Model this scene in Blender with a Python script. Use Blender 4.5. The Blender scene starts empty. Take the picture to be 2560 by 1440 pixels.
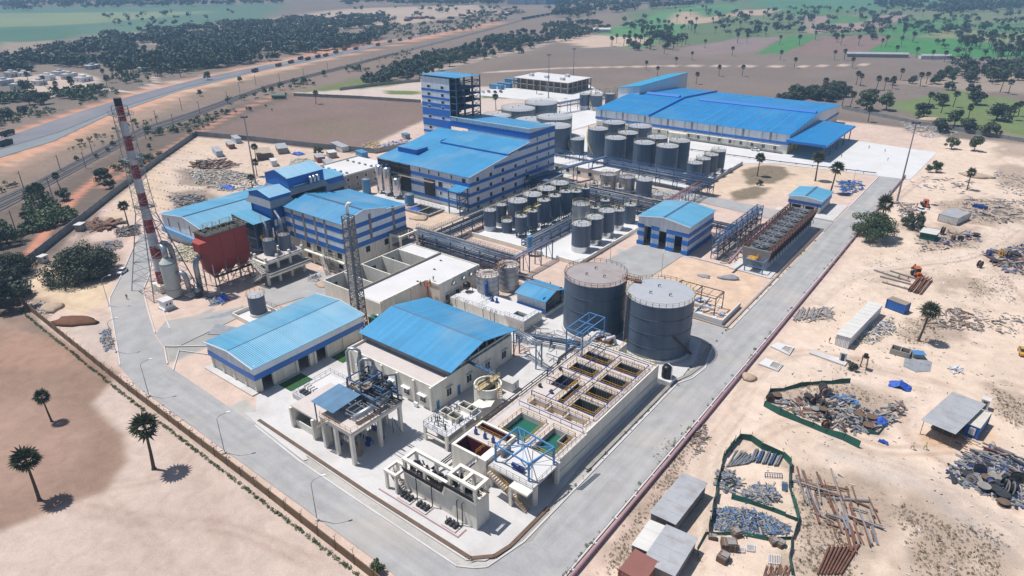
import bpy, math, random
import numpy as np
from mathutils import Vector, Matrix

S = bpy.context.scene
COL = S.collection
R_ = math.radians

# ------------------------------------------------------------------ camera
FPX, PITCH, ROLL, YAW, CAMH = 1693.3, R_(25.54), R_(-0.43), R_(37.65), 88.0
_fw = np.array([0, math.cos(PITCH), -math.sin(PITCH)]); _rt = np.array([1., 0, 0]); _up = np.array([0, math.sin(PITCH), math.cos(PITCH)])
_c, _s = math.cos(ROLL), math.sin(ROLL)
_M = np.array([[math.cos(YAW), -math.sin(YAW), 0], [math.sin(YAW), math.cos(YAW), 0], [0, 0, 1.]])
RT, UP, FW = _M @ (_c * _rt + _s * _up), _M @ (-_s * _rt + _c * _up), _M @ _fw
cd = bpy.data.cameras.new('camera')
cam = bpy.data.objects.new('camera', cd); COL.objects.link(cam)
cd.sensor_width = 36.0; cd.lens = 36.0 * FPX / 2560; cd.clip_start = 0.5; cd.clip_end = 30000
mw = Matrix.Identity(4)
for i in range(3):
    mw[i][0], mw[i][1], mw[i][2] = RT[i], UP[i], -FW[i]
mw[2][3] = CAMH
cam.matrix_world = mw
S.camera = cam

def at(px, py, z=0.0):
    """ground position (metres) of a spot seen in the survey photograph"""
    d = RT * (px - 1280) / FPX + UP * (720 - py) / FPX + FW
    t = (z - CAMH) / d[2]
    return (float(t * d[0]), float(t * d[1]), z)

# ------------------------------------------------------------------ light
SUN = Vector((-0.40, -0.158, 1.0)).normalized()
EXPO = 0.10
W = bpy.data.worlds.new('World'); S.world = W; W.use_nodes = True
nt = W.node_tree
bg = nt.nodes['Background']; bg.inputs['Strength'].default_value = 0.078
sky = nt.nodes.new('ShaderNodeTexSky'); sky.sky_type = 'NISHITA'; sky.sun_disc = False
sky.sun_elevation = math.asin(SUN.z); sky.sun_rotation = math.atan2(SUN.x, SUN.y)
sky.air_density = 1.0; sky.dust_density = 1.0; sky.ozone_density = 1.0
nt.links.new(sky.outputs[0], bg.inputs['Color'])
sl = bpy.data.lights.new('sun', 'SUN'); sl.energy = 4.8; sl.angle = R_(0.53); sl.color = (1.0, 0.955, 0.9)
so = bpy.data.objects.new('sun', sl); COL.objects.link(so)
so.rotation_euler = SUN.to_track_quat('Z', 'Y').to_euler(); so.location = (-200, 0, 300)
S.view_settings.view_transform = 'Standard'; S.view_settings.look = 'None'
S.view_settings.exposure = EXPO; S.view_settings.gamma = 1.0
S.view_settings.use_curve_mapping = False
S.cycles.max_bounces = 6; S.cycles.diffuse_bounces = 3; S.cycles.glossy_bounces = 2
S.cycles.transmission_bounces = 2; S.cycles.transparent_max_bounces = 4; S.cycles.volume_bounces = 0
S.cycles.use_denoising = True

# ------------------------------------------------------------------ materials
MATS = {}
def mat(name, col, rough=0.7, var=0.12, scale=0.6, metal=0.0, rib=None, ribw=0.3, bump=0.0, stain=None, spec=0.4, stain_amt=0.5, stain_scale=0.15, streak=None, samp=1.0):
    """painted / cast surface: base colour with two scales of mottling, optional sheet ribs along x or y, optional stains"""
    if name in MATS: return MATS[name]
    m = bpy.data.materials.new(name); m.use_nodes = True; t = m.node_tree; N = t.nodes; L = t.links
    b = N['Principled BSDF']; b.inputs['Roughness'].default_value = rough; b.inputs['Metallic'].default_value = metal
    b.inputs['Specular IOR Level'].default_value = spec
    geo = N.new('ShaderNodeNewGeometry')
    def noise(sc, det=4.0):
        n = N.new('ShaderNodeTexNoise'); n.inputs['Scale'].default_value = sc; n.inputs['Detail'].default_value = det
        L.new(geo.outputs['Position'], n.inputs['Vector']); return n
    n1 = noise(scale); n2 = noise(scale * 7.3, 3.0)
    add = N.new('ShaderNodeMath'); add.operation = 'MULTIPLY_ADD'; add.inputs[1].default_value = 0.45
    L.new(n2.outputs['Fac'], add.inputs[0]); L.new(n1.outputs['Fac'], add.inputs[2])
    mr = N.new('ShaderNodeMapRange'); mr.inputs['From Min'].default_value = 0.45; mr.inputs['From Max'].default_value = 1.0
    mr.inputs['To Min'].default_value = 1 - var; mr.inputs['To Max'].default_value = 1 + var
    L.new(add.outputs[0], mr.inputs['Value'])
    mx = N.new('ShaderNodeVectorMath'); mx.operation = 'SCALE'; mx.inputs[0].default_value = col[:3]
    L.new(mr.outputs[0], mx.inputs['Scale'])
    out = mx.outputs[0]
    if stain is not None:
        n3 = noise(stain_scale, 6.0)
        r3 = N.new('ShaderNodeMapRange'); r3.inputs['From Min'].default_value = 0.5; r3.inputs['From Max'].default_value = 0.68
        r3.inputs['To Max'].default_value = stain_amt
        L.new(n3.outputs['Fac'], r3.inputs['Value'])
        mm = N.new('ShaderNodeMix'); mm.data_type = 'RGBA'
        L.new(r3.outputs[0], mm.inputs['Factor']); L.new(out, mm.inputs['A']); mm.inputs['B'].default_value = (*stain, 1)
        out = mm.outputs['Result']
    if streak:
        mp = N.new('ShaderNodeVectorMath'); mp.operation = 'MULTIPLY'; mp.inputs[1].default_value = streak; L.new(geo.outputs['Position'], mp.inputs[0])
        n4 = N.new('ShaderNodeTexNoise'); n4.inputs['Scale'].default_value = 1.0; n4.inputs['Detail'].default_value = 4.0; L.new(mp.outputs[0], n4.inputs['Vector'])
        r4 = N.new('ShaderNodeMapRange'); r4.inputs['From Min'].default_value = 0.3; r4.inputs['From Max'].default_value = 0.7; r4.inputs['To Min'].default_value = 1-.2*samp; r4.inputs['To Max'].default_value = 1+.15*samp; L.new(n4.outputs['Fac'], r4.inputs['Value'])
        m4 = N.new('ShaderNodeVectorMath'); m4.operation = 'SCALE'; L.new(out, m4.inputs[0]); L.new(r4.outputs[0], m4.inputs['Scale']); out = m4.outputs[0]
    if rib:   # sheet-to-sheet differences in tone
        sx = N.new('ShaderNodeSeparateXYZ'); L.new(geo.outputs['Position'], sx.inputs[0]); fl = N.new('ShaderNodeMath'); fl.operation = 'FLOOR'
        L.new(sx.outputs['X' if rib in 'Xx' else 'Y'], fl.inputs[0]); wn = N.new('ShaderNodeTexWhiteNoise'); wn.noise_dimensions = '1D'; L.new(fl.outputs[0], wn.inputs['W'])
        r5 = N.new('ShaderNodeMapRange'); r5.inputs['To Min'].default_value = 0.93; r5.inputs['To Max'].default_value = 1.06; L.new(wn.outputs['Value'], r5.inputs['Value'])
        m5 = N.new('ShaderNodeVectorMath'); m5.operation = 'SCALE'; L.new(out, m5.inputs[0]); L.new(r5.outputs[0], m5.inputs['Scale']); out = m5.outputs[0]
    L.new(out, b.inputs['Base Color'])
    if rib or bump:
        bp = N.new('ShaderNodeBump'); bp.inputs['Strength'].default_value = 0.9
        if rib:
            w = N.new('ShaderNodeTexWave'); w.wave_type = 'BANDS'; w.bands_direction = rib.upper()
            w.inputs['Scale'].default_value = 0.314 / ribw; w.wave_profile = 'SIN'
            L.new(geo.outputs['Position'], w.inputs['Vector'])
            bp.inputs['Distance'].default_value = 0.06 * ribw / 0.3; L.new(w.outputs['Fac'], bp.inputs['Height'])
        else:
            bp.inputs['Distance'].default_value = bump; L.new(n2.outputs['Fac'], bp.inputs['Height'])
        L.new(bp.outputs[0], b.inputs['Normal'])
    MATS[name] = m; return m

def leafmat(name, c1, c2, trans=0.25):
    m = bpy.data.materials.new(name); m.use_nodes = True; t = m.node_tree; N = t.nodes; L = t.links
    b = N['Principled BSDF']; b.inputs['Roughness'].default_value = 0.6; b.inputs['Specular IOR Level'].default_value = 0.3
    oi = N.new('ShaderNodeObjectInfo'); geo = N.new('ShaderNodeNewGeometry')
    n = N.new('ShaderNodeTexNoise'); n.inputs['Scale'].default_value = 0.9; L.new(geo.outputs['Position'], n.inputs['Vector'])
    a = N.new('ShaderNodeMath'); a.operation = 'MULTIPLY_ADD'; a.inputs[1].default_value = 0.5; L.new(oi.outputs['Random'], a.inputs[0]); 
    s = N.new('ShaderNodeMath'); s.operation = 'MULTIPLY_ADD'; s.inputs[1].default_value = 1.4; s.inputs[2].default_value = -0.45
    L.new(n.outputs['Fac'], s.inputs[0]); L.new(s.outputs[0], a.inputs[2])
    mm = N.new('ShaderNodeMix'); mm.data_type = 'RGBA'; mm.inputs['A'].default_value = (*c1, 1); mm.inputs['B'].default_value = (*c2, 1)
    L.new(a.outputs[0], mm.inputs['Factor']); L.new(mm.outputs['Result'], b.inputs['Base Color'])
    b.inputs['Subsurface Weight'].default_value = 0.0
    MATS[name] = m; return m

M_ROOF = mat('roof_blue', (0.095, 0.325, 0.51), 0.38, 0.10, 0.12, rib='Y', ribw=0.5, spec=0.5, stain=(0.20, 0.37, 0.50), stain_amt=0.75, stain_scale=0.06)
M_ROOFX = mat('roof_blue_cross', (0.06, 0.275, 0.51), 0.38, 0.10, 0.12, rib='X', ribw=0.5, spec=0.5, stain=(0.17, 0.32, 0.46), stain_amt=0.7, stain_scale=0.06)
M_ROOFD = mat('roof_blue_bright', (0.014, 0.21, 0.50), 0.4, 0.10, 0.10, rib='X', ribw=0.6, spec=0.5, stain=(.05,.25,.48), stain_amt=.7, stain_scale=.04)
M_BLUE = mat('clad_blue', (0.018, 0.145, 0.50), 0.45, 0.08, 0.3)
M_WHITE = mat('clad_white', (0.69, 0.74, 0.80), 0.45, 0.04, 0.3, rib='X', ribw=0.6, streak=(.9,.9,.1), samp=.35)
M_TRIM = mat('trim_white', (0.75, 0.77, 0.79), 0.5, 0.04)
M_CREAM = mat('cream_paint', (0.74, 0.71, 0.63), 0.8, 0.06, 0.25, stain=(0.55, 0.51, 0.44), stain_amt=0.35, stain_scale=0.3, streak=(1.1,1.1,.12), samp=.5)
M_CONC = mat('pale_concrete', (0.52, 0.51, 0.51), 0.9, 0.10, 0.2, stain=(0.40, 0.375, 0.36), stain_amt=0.6, stain_scale=0.12, bump=0.01)
M_CONCW = mat('white_concrete', (0.575, 0.575, 0.585), 0.9, 0.08, 0.2, stain=(0.5, 0.48, 0.46), stain_amt=0.5, stain_scale=0.1)
M_CONCD = mat('weathered_concrete', (0.30, 0.28, 0.26), 0.9, 0.18, 0.3, stain=(0.16, 0.15, 0.14), stain_amt=0.6, stain_scale=0.3)
M_PINKC = mat('terrace_screed', (0.53, 0.48, 0.46), 0.9, 0.10, 0.2, stain=(0.36, 0.31, 0.28), stain_amt=0.5, stain_scale=0.2)
M_ROAD = mat('dusty_road', (0.315, 0.315, 0.32), 0.95, 0.16, 0.22, stain=(0.40, 0.365, 0.33), stain_amt=0.55, stain_scale=0.05, bump=0.05)
M_ROADY = mat('dusty_road_east', (0.325, 0.325, 0.33), 0.95, 0.14, 0.3, stain=(0.41, 0.375, 0.34), stain_amt=0.6, stain_scale=0.06, bump=0.05, streak=(.6,.045,1), samp=.6)
M_ROADX = mat('dusty_road_south', (0.325, 0.325, 0.33), 0.95, 0.14, 0.3, stain=(0.41, 0.375, 0.34), stain_amt=0.6, stain_scale=0.06, bump=0.05, streak=(.045,.6,1), samp=.6)
M_ASPH = mat('highway_asphalt', (0.165, 0.165, 0.195), 0.9, 0.12, 0.05, stain=(0.25, 0.24, 0.23), stain_amt=0.6, stain_scale=0.02)
M_ASPHL = mat('highway_new_lane', (0.19, 0.215, 0.235), 0.9, 0.10, 0.05)
M_BALL = mat('rail_ballast', (0.10, 0.10, 0.105), 0.95, 0.2, 0.3)
M_GRAV = mat('blue_metal_gravel', (0.24, 0.255, 0.28), 0.95, 0.22, 0.6, bump=0.05)
M_TANK = mat('tank_slate', (0.074, 0.107, 0.16), 0.5, 0.10, 0.25, stain=(0.11, 0.14, 0.185), stain_amt=0.5, stain_scale=0.2, streak=(.7,.7,.07))
M_TANKR = mat('tank_roof_grey', (0.36, 0.38, 0.42), 0.6, 0.10, 0.3, stain=(0.28, 0.27, 0.27), stain_amt=0.5, stain_scale=0.3)
M_RUSTR = mat('rusty_tank_roof', (0.30, 0.27, 0.27), 0.7, 0.12, 0.3, stain=(0.23, 0.12, 0.09), stain_amt=0.9, stain_scale=0.16)
M_GALV = mat('galvanised_steel', (0.34, 0.365, 0.40), 0.38, 0.10, 0.5, metal=0.55, stain=(0.26, 0.26, 0.27), stain_amt=0.5)
M_SILV = mat('polished_cladding', (0.62, 0.62, 0.64), 0.25, 0.06, 0.4, metal=0.85)
M_STEEL = mat('blue_grey_steel', (0.055, 0.105, 0.20), 0.5, 0.12, 0.5)
M_LBLUE = mat('light_blue_steel', (0.07, 0.21, 0.44), 0.45, 0.08, 0.5)
M_NAVY = mat('navy_pipe', (0.035, 0.055, 0.20), 0.45, 0.08, 0.5)
M_PIPEG = mat('grey_pipe', (0.21, 0.23, 0.26), 0.45, 0.15, 0.4, metal=0.2)
M_YEL = mat('yellow_rail', (0.48, 0.26, 0.035), 0.6, 0.15, 0.8)
M_YELP = mat('pale_yellow_rail', (0.42, 0.36, 0.16), 0.6, 0.15, 0.8)
M_RUST = mat('rusty_steel', (0.16, 0.075, 0.05), 0.85, 0.25, 0.8)
M_BROWN = mat('brown_timber', (0.13, 0.085, 0.06), 0.85, 0.2, 0.8)
M_RED = mat('red_oxide_plate', (0.30, 0.038, 0.030), 0.55, 0.10, 0.3, stain=(0.24, 0.032, 0.028), stain_amt=0.4, stain_scale=0.2)
M_CRED = mat('chimney_red', (0.30, 0.026, 0.030), 0.6, 0.15, 0.5)
M_CWHT = mat('chimney_white', (0.62, 0.63, 0.67), 0.6, 0.08, 0.5, stain=(0.42, 0.40, 0.40), stain_amt=0.5)
M_DARK = mat('opening_shade', (0.012, 0.013, 0.016), 0.4, 0.2, 0.5)  # near-black colour stands in for the shade inside openings
M_GLASS = mat('window_glass', (0.02, 0.028, 0.04), 0.12, 0.15, 0.8, spec=0.6)
M_DKSTL = mat('dark_machinery', (0.035, 0.037, 0.042), 0.55, 0.2, 0.8)
M_PURP = mat('mauve_fire_main', (0.30, 0.175, 0.21), 0.6, 0.12, 0.4)
M_SOIL = mat('red_soil', (0.14, 0.066, 0.038), 0.95, 0.2, 0.6, bump=0.08)
M_GREEN = mat('lawn_turf', (0.025, 0.085, 0.02), 0.9, 0.3, 1.5, bump=0.03)
M_SHADE = mat('green_shade_net', (0.014, 0.095, 0.072), 0.7, 0.2, 0.5)
M_TARP = mat('blue_tarpaulin', (0.02, 0.085, 0.42), 0.5, 0.2, 0.6, bump=0.15)
M_SACK = mat('cream_sacks', (0.58, 0.53, 0.36), 0.75, 0.15, 0.8)
M_GI = mat('grey_sheet_roof', (0.40, 0.41, 0.43), 0.45, 0.10, 0.3, metal=0.2, stain=(0.30, 0.27, 0.26), stain_amt=0.6, stain_scale=.4)
M_GIW = mat('white_sheet', (0.62, 0.63, 0.65), 0.5, 0.06, 0.3, rib='X', ribw=0.4)
M_CBLUE = mat('container_blue', (0.015, 0.11, 0.40), 0.5, 0.12, 0.5)
M_CRUST = mat('container_maroon', (0.22, 0.09, 0.075), 0.6, 0.12, 0.4)
M_WTIMB = mat('weathered_grey', (0.24, 0.22, 0.21), 0.85, 0.2, 0.7)
M_WATER = mat('green_effluent', (0.018, 0.115, 0.08), 0.08, 0.15, 0.2, spec=0.6)
M_WATERD = mat('dark_sludge', (0.045, 0.042, 0.03), 0.15, 0.2, 0.3, spec=0.5)
M_MAROON = mat('maroon_liner', (0.115, 0.012, 0.022), 0.5, 0.10, 0.4)
M_BLACK = mat('black_plastic', (0.010, 0.010, 0.011), 0.4, 0.1, 0.5)
M_BLUET = mat('blue_vessel', (0.07, 0.23, 0.43), 0.45, 0.08, 0.5)
M_DBLUE = mat('deep_blue_vessel', (0.01, 0.07, 0.30), 0.4, 0.08, 0.5)
M_ORANGE = mat('orange_machine', (0.42, 0.10, 0.02), 0.5, 0.15, 0.5)
M_CARW = mat('white_car_paint', (0.72, 0.73, 0.75), 0.25, 0.02, 0.5, spec=0.5)
M_TYRE = mat('tyre_rubber', (0.012, 0.012, 0.013), 0.85, 0.1, 0.5)
M_TRUNK = mat('bark', (0.085, 0.065, 0.05), 0.9, 0.25, 1.5)
M_DUSTY = mat('dusty_scrap', (.33,.29,.25), .8, .25, 1.2)
M_SCRB = mat('faded_blue_scrap', (.08,.13,.24), .6, .3, 1.2)
M_SKIN = mat('skin', (0.17, 0.085, 0.05), 0.6, 0.05)
M_VEST = mat('hi_vis_vest', (0.35, 0.55, 0.05), 0.7, 0.05)
M_HELM = mat('yellow_helmet', (0.65, 0.45, 0.03), 0.4, 0.05)
M_CLOTH = mat('work_clothes', (0.07, 0.065, 0.07), 0.8, 0.1)
M_SHIRT = mat('pale_shirt', (0.50, 0.55, 0.55), 0.8, 0.05)
M_REDCL = mat('red_clothes', (0.28, 0.04, 0.05), 0.8, 0.1)
M_LEAF = leafmat('broad_leaves', (0.040, 0.070, 0.030), (0.115, 0.150, 0.068))
M_LEAFD = leafmat('dusty_dark_leaves', (0.030, 0.046, 0.030), (0.080, 0.096, 0.060))
M_PALM = leafmat('palm_fronds', (0.040, 0.064, 0.034), (0.140, 0.155, 0.085))
M_PALMD = mat('dry_fronds', (0.24, 0.18, 0.10), 0.8, 0.2, 1.0)

# ------------------------------------------------------------------ mesh building
OFF = {}
class MB:
    def __init__(s): s.v = []; s.f = []
    def add(s, vs, fs):
        o = len(s.v); s.v.extend(vs); s.f.extend([tuple(o + i for i in f) for f in fs]); return s
    def box(s, x0, y0, z0, x1, y1, z1):
        if x0 > x1: x0, x1 = x1, x0
        if y0 > y1: y0, y1 = y1, y0
        if z0 > z1: z0, z1 = z1, z0
        return s.add([(x0,y0,z0),(x1,y0,z0),(x1,y1,z0),(x0,y1,z0),(x0,y0,z1),(x1,y0,z1),(x1,y1,z1),(x0,y1,z1)],
                     [(0,3,2,1),(4,5,6,7),(0,1,5,4),(1,2,6,5),(2,3,7,6),(3,0,4,7)])
    def cbox(s, x, y, z0, sx, sy, sz, rz=0.0):
        c, n = math.cos(rz), math.sin(rz); vs = []
        for dz in (0, sz):
            for dx, dy in ((-sx/2,-sy/2),(sx/2,-sy/2),(sx/2,sy/2),(-sx/2,sy/2)):
                vs.append((x + dx*c - dy*n, y + dx*n + dy*c, z0 + dz))
        return s.add(vs, [(0,3,2,1),(4,5,6,7),(0,1,5,4),(1,2,6,5),(2,3,7,6),(3,0,4,7)])
    def prism(s, pts, z0, z1):
        n = len(pts); a = sum(pts[i][0]*pts[(i+1)%n][1] - pts[(i+1)%n][0]*pts[i][1] for i in range(n))
        if a < 0: pts = pts[::-1]
        vs = [(p[0], p[1], z0) for p in pts] + [(p[0], p[1], z1) for p in pts]
        fs = [tuple(range(n-1, -1, -1)), tuple(range(n, 2*n))] + [(i, (i+1)%n, n+(i+1)%n, n+i) for i in range(n)]
        return s.add(vs, fs)
    def loft(s, secs, cap=True):
        """secs: list of equally long rings of 3D points"""
        n = len(secs[0]); vs = [p for r in secs for p in r]; fs = []
        for k in range(len(secs)-1):
            for i in range(n):
                j = (i+1) % n; fs.append((k*n+i, k*n+j, (k+1)*n+j, (k+1)*n+i))
        if cap: fs += [tuple(range(n-1,-1,-1)), tuple(range((len(secs)-1)*n, len(secs)*n))]
        return s.add(vs, fs)
    def cyl(s, x, y, z0, z1, r0, r1=None, n=20, cap=True):
        r1 = r0 if r1 is None else r1
        rg = lambda r, z: [(x + r*math.cos(2*math.pi*i/n), y + r*math.sin(2*math.pi*i/n), z) for i in range(n)]
        return s.loft([rg(r0, z0), rg(r1, z1)], cap)
    def lathe(s, x, y, prof, n=20):
        rg = lambda r, z: [(x + r*math.cos(2*math.pi*i/n), y + r*math.sin(2*math.pi*i/n), z) for i in range(n)]
        return s.loft([rg(max(r, 1e-3), z) for r, z in prof])
    def bar(s, a, b, w, h=None):
        a, b = Vector(a), Vector(b); d = b - a
        if d.length < 1e-6: return s
        d.normalize(); u = d.cross(Vector((0,0,1)))
        if u.length < 1e-3: u = Vector((1,0,0))
        u.normalize(); q = u.cross(d); h = h or w; vs = []
        for p in (a, b):
            for i, j in ((-1,-1),(1,-1),(1,1),(-1,1)): vs.append(tuple(p + u*(i*w/2) + q*(j*h/2)))
        return s.add(vs, [(3,2,1,0),(4,5,6,7),(0,1,5,4),(1,2,6,5),(2,3,7,6),(3,0,4,7)])
    def tube(s, pts, r, n=8):
        P = [Vector(p) for p in pts]; secs = []; u0 = None
        for i, p in enumerate(P):
            d = (P[min(i+1, len(P)-1)] - P[max(i-1, 0)]).normalized()
            u = (u0 - d*u0.dot(d)) if u0 is not None else d.cross(Vector((0,0,1)))
            if u.length < 1e-3: u = d.cross(Vector((0,1,0)))
            u.normalize(); u0 = u; q = d.cross(u)
            rr = r[i] if isinstance(r, (list, tuple)) else r
            secs.append([tuple(p + (u*math.cos(2*math.pi*k/n) + q*math.sin(2*math.pi*k/n))*rr) for k in range(n)])
        return s.loft(secs)
    def rail(s, pts, h=1.0, step=1.6, w=0.05, close=False, mid=True):
        P = [Vector(p) for p in pts]
        if close: P.append(P[0])
        for a, b in zip(P[:-1], P[1:]):
            L = (b-a).length; n = max(1, int(round(L/step))); up = Vector((0,0,h))
            for k in range(n + 1): p = a.lerp(b, k/n); s.bar(p, p + up, w)
            s.bar(a + up, b + up, w)
            if mid: s.bar(a + up*0.52, b + up*0.52, w*0.8)
        return s
    def quad(s, *p): return s.add(list(p), [tuple(range(len(p)))])
    def roof(s, prof, axis, a0, a1, t=0.12):
        """sheet following a profile [(u,z)..] extruded along axis from a0 to a1; u runs along the other axis"""
        n = len(prof)
        mk = (lambda u, z, a: (a, u, z)) if axis == 'x' else (lambda u, z, a: (u, a, z))
        ring = [(u, z) for u, z in prof] + [(u, z - t) for u, z in reversed(prof)]
        secs = [[mk(u, z, a) for u, z in ring] for a in (a0, a1)]
        m = len(ring); vs = secs[0] + secs[1]; fs = []
        for i in range(m):
            j = (i+1) % m; fs.append((i, j, m+j, m+i))
        for i in range(n-1):
            fs.append((i, i+1, m-2-i, m-1-i)); fs.append((m + m-1-i, m + m-2-i, m+i+1, m+i))
        return s.add(vs, fs)
    def build(s, name, material, parent=None, smooth=False, loc=None):
        me = bpy.data.meshes.new(name)
        off = OFF.get(parent.name, Vector((0,0,0))) if parent is not None else (Vector(loc) if loc is not None else Vector((0,0,0)))
        V = np.array(s.v, dtype=float) - np.array(off)
        me.from_pydata(V.tolist(), [], s.f); me.materials.append(material)
        if smooth: me.polygons.foreach_set('use_smooth', [True]*len(me.polygons))
        me.update()
        o = bpy.data.objects.new(name, me); COL.objects.link(o)
        if parent is not None: o.parent = parent; OFF[o.name] = off
        else: o.location = off; OFF[o.name] = Vector(off)
        return o

def tag(o, label, cat, group=None):
    o['label'] = label; o['category'] = cat
    if group: o['group'] = group
    return o
def thing(name, label, cat, loc=(0,0,0), group=None, rz=0.0, local=False):
    o = bpy.data.objects.new(name, None); COL.objects.link(o); o.location = loc; o.rotation_euler = (0,0,rz); o.empty_display_size = 0.3
    OFF[o.name] = Vector((0,0,0)) if local else Vector(loc)
    return tag(o, label, cat, group)
def one(name, mb, m, label, cat, group=None, loc=None, smooth=False):
    if loc is None:
        a = np.array(mb.v); loc = (float((a[:,0].min()+a[:,0].max())/2), float((a[:,1].min()+a[:,1].max())/2), float(a[:,2].min()))
    return tag(mb.build(name, m, None, smooth, loc), label, cat, group)
def struct(name, mb, m): 
    o = mb.build(name, m); o['kind'] = 'structure'; return o
def child(o, m, name, parent, smooth=False): return o.build(name, m, parent, smooth)
def dup(src, loc, rz=0.0, label=None, group=None, sc=None):
    def cp(o, par):
        c = o.copy(); COL.objects.link(c)
        if par is not None: c.parent = par
        for ch in o.children: cp(ch, c)
        return c
    r = cp(src, None); r.location = loc; r.rotation_euler = (0,0,rz)
    if sc: r.scale = (sc, sc, sc) if not isinstance(sc, tuple) else sc
    if label: r['label'] = label
    if group: r['group'] = group
    return r
rnd = random.Random(7)
def inpoly(x, y, P):
    c = False; j = len(P)-1
    for i in range(len(P)):
        if (P[i][1] > y) != (P[j][1] > y) and x < (P[j][0]-P[i][0])*(y-P[i][1])/(P[j][1]-P[i][1]) + P[i][0]: c = not c
        j = i
    return c
# ------------------------------------------------------------------ terrain sheet
K_ALB = 0.70
def lin(c): return np.array([((v/255.0)/12.92 if v/255.0 <= 0.04045 else ((v/255.0+0.055)/1.055)**2.4) for v in c]) * K_ALB
def vnoise(x, y, sc, seed=0):
    x = x/sc; y = y/sc; xi = np.floor(x).astype(np.int64); yi = np.floor(y).astype(np.int64); fx = x-xi; fy = y-yi
    fx = fx*fx*(3-2*fx); fy = fy*fy*(3-2*fy)
    def h(a, b):
        n = (a*374761393 + b*668265263 + seed*974711) & 0x7fffffff; n = ((n ^ (n >> 13))*1274126177) & 0x7fffffff
        return ((n ^ (n >> 16)) & 0xffff)/65535.0
    return (h(xi,yi)*(1-fx)+h(xi+1,yi)*fx)*(1-fy) + (h(xi,yi+1)*(1-fx)+h(xi+1,yi+1)*fx)*fy
def fbm(x, y, sc, seed=0):
    return (vnoise(x,y,sc,seed) + 0.5*vnoise(x,y,sc*0.47,seed+1) + 0.25*vnoise(x,y,sc*0.22,seed+2))/1.75 - 0.5

def axis_coords(a, b, step, lo, hi, gr=1.035):
    c = list(np.arange(a, b+0.01, step)); s = step; x = a; left = []
    while x > lo: s *= gr; x -= s; left.append(x)
    s = step; x = b; right = []
    while x < hi: s *= gr; x += s; right.append(x)
    return np.array(left[::-1] + c + right)
gxs = axis_coords(-240, 20, 0.75, -9000, 6000); gys = axis_coords(36, 300, 0.75, -300, 12000)
GX, GY = np.meshgrid(gxs, gys); nx, ny = len(gxs), len(gys)
PXf, PYf = GX.ravel(), GY.ravel()
COLR = np.tile(lin((140,127,117)), (nx*ny, 1)); TUFT = np.full(nx*ny, 0.25)
# broad patchiness of the open plain
f = fbm(PXf, PYf, 160, 5)[:, None]; COLR += f*np.array([0.10, 0.075, 0.055])*0.9
def sdist(P):
    P = np.array(P)[:, :2]; m = 25 + 0.04*np.abs(P).max()
    sel = np.where((PXf > P[:,0].min()-m) & (PXf < P[:,0].max()+m) & (PYf > P[:,1].min()-m) & (PYf < P[:,1].max()+m))[0]
    x, y = PXf[sel], PYf[sel]; d = np.full(len(sel), 1e9); ins = np.zeros(len(sel), bool); j = len(P)-1
    for i in range(len(P)):
        ax, ay = P[j]; bx, by = P[i]; ex, ey = bx-ax, by-ay; L = ex*ex+ey*ey+1e-9
        t = np.clip(((x-ax)*ex+(y-ay)*ey)/L, 0, 1); d = np.minimum(d, np.hypot(x-ax-t*ex, y-ay-t*ey))
        cr = ((by > y) != (ay > y)) & (x < (ax-bx)*(y-by)/((ay-by) if ay != by else 1e-9) + bx); ins ^= cr; j = i
    return sel, np.where(ins, d, -d)
def paint(px, col, soft=1.0, rag=0.0, sc=12, amt=1.0, tuft=None, seed=1, world=False, mott=0.06):
    P = px if world else [at(*p) for p in px]
    sel, d = sdist(P)
    if rag: d = d + fbm(PXf[sel], PYf[sel], sc, seed)*2*rag
    w = np.clip(d/soft*0.5+0.5, 0, 1); w = (w*w*(3-2*w))*amt
    c = lin(col) * (1 + mott*4*fbm(PXf[sel], PYf[sel], sc*0.8, seed+9)[:, None])
    COLR[sel] = COLR[sel]*(1-w[:, None]) + c*w[:, None]
    if tuft is not None: TUFT[sel] = TUFT[sel]*(1-w) + tuft*w
def strip(px, width, col, soft=1.0, **k):
    P = [Vector(at(*p)) for p in px]; A = []; B = []
    for i, p in enumerate(P):
        d = (P[min(i+1, len(P)-1)]-P[max(i-1, 0)]); n = Vector((-d.y, d.x, 0)).normalized()
        w = width[i] if isinstance(width, (list, tuple)) else width
        A.append(tuple(p+n*w/2)); B.append(tuple(p-n*w/2))
    paint(A + B[::-1], col, soft, world=True, **k)
SAND, SANDP, DRY, PADDY = (232,210,192), (224,200,186), (152,134,126), (88,140,88)
# --- far fields, left top
paint([(-600,28),(720,8),(660,50),(560,62),(420,78),(180,92),(0,112),(-600,150)], (104,132,112), 20, 25, 150, tuft=.3)
paint([(-600,40),(300,30),(520,28),(380,46),(120,66),(-600,80)], (142,156,120), 20, 20, 120, tuft=.2)
paint([(0,68),(200,62),(190,95),(60,110),(-300,130),(-300,80)], (92,126,104), 15, 15, 90)
paint([(640,52),(860,22),(1200,12),(1250,30),(1000,60),(800,75),(690,72)], (196,176,160), 12, 20, 90, tuft=.1)
paint([(700,62),(800,52),(840,70),(760,78)], (225,205,190), 6, 6, 30)
paint([(0,106),(150,100),(120,135),(0,145)], (168,152,136), 6, 10, 50)
paint([(280,85),(560,60),(600,90),(520,115),(330,112)], (172,156,146), 6, 12, 50, amt=.8)
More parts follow.
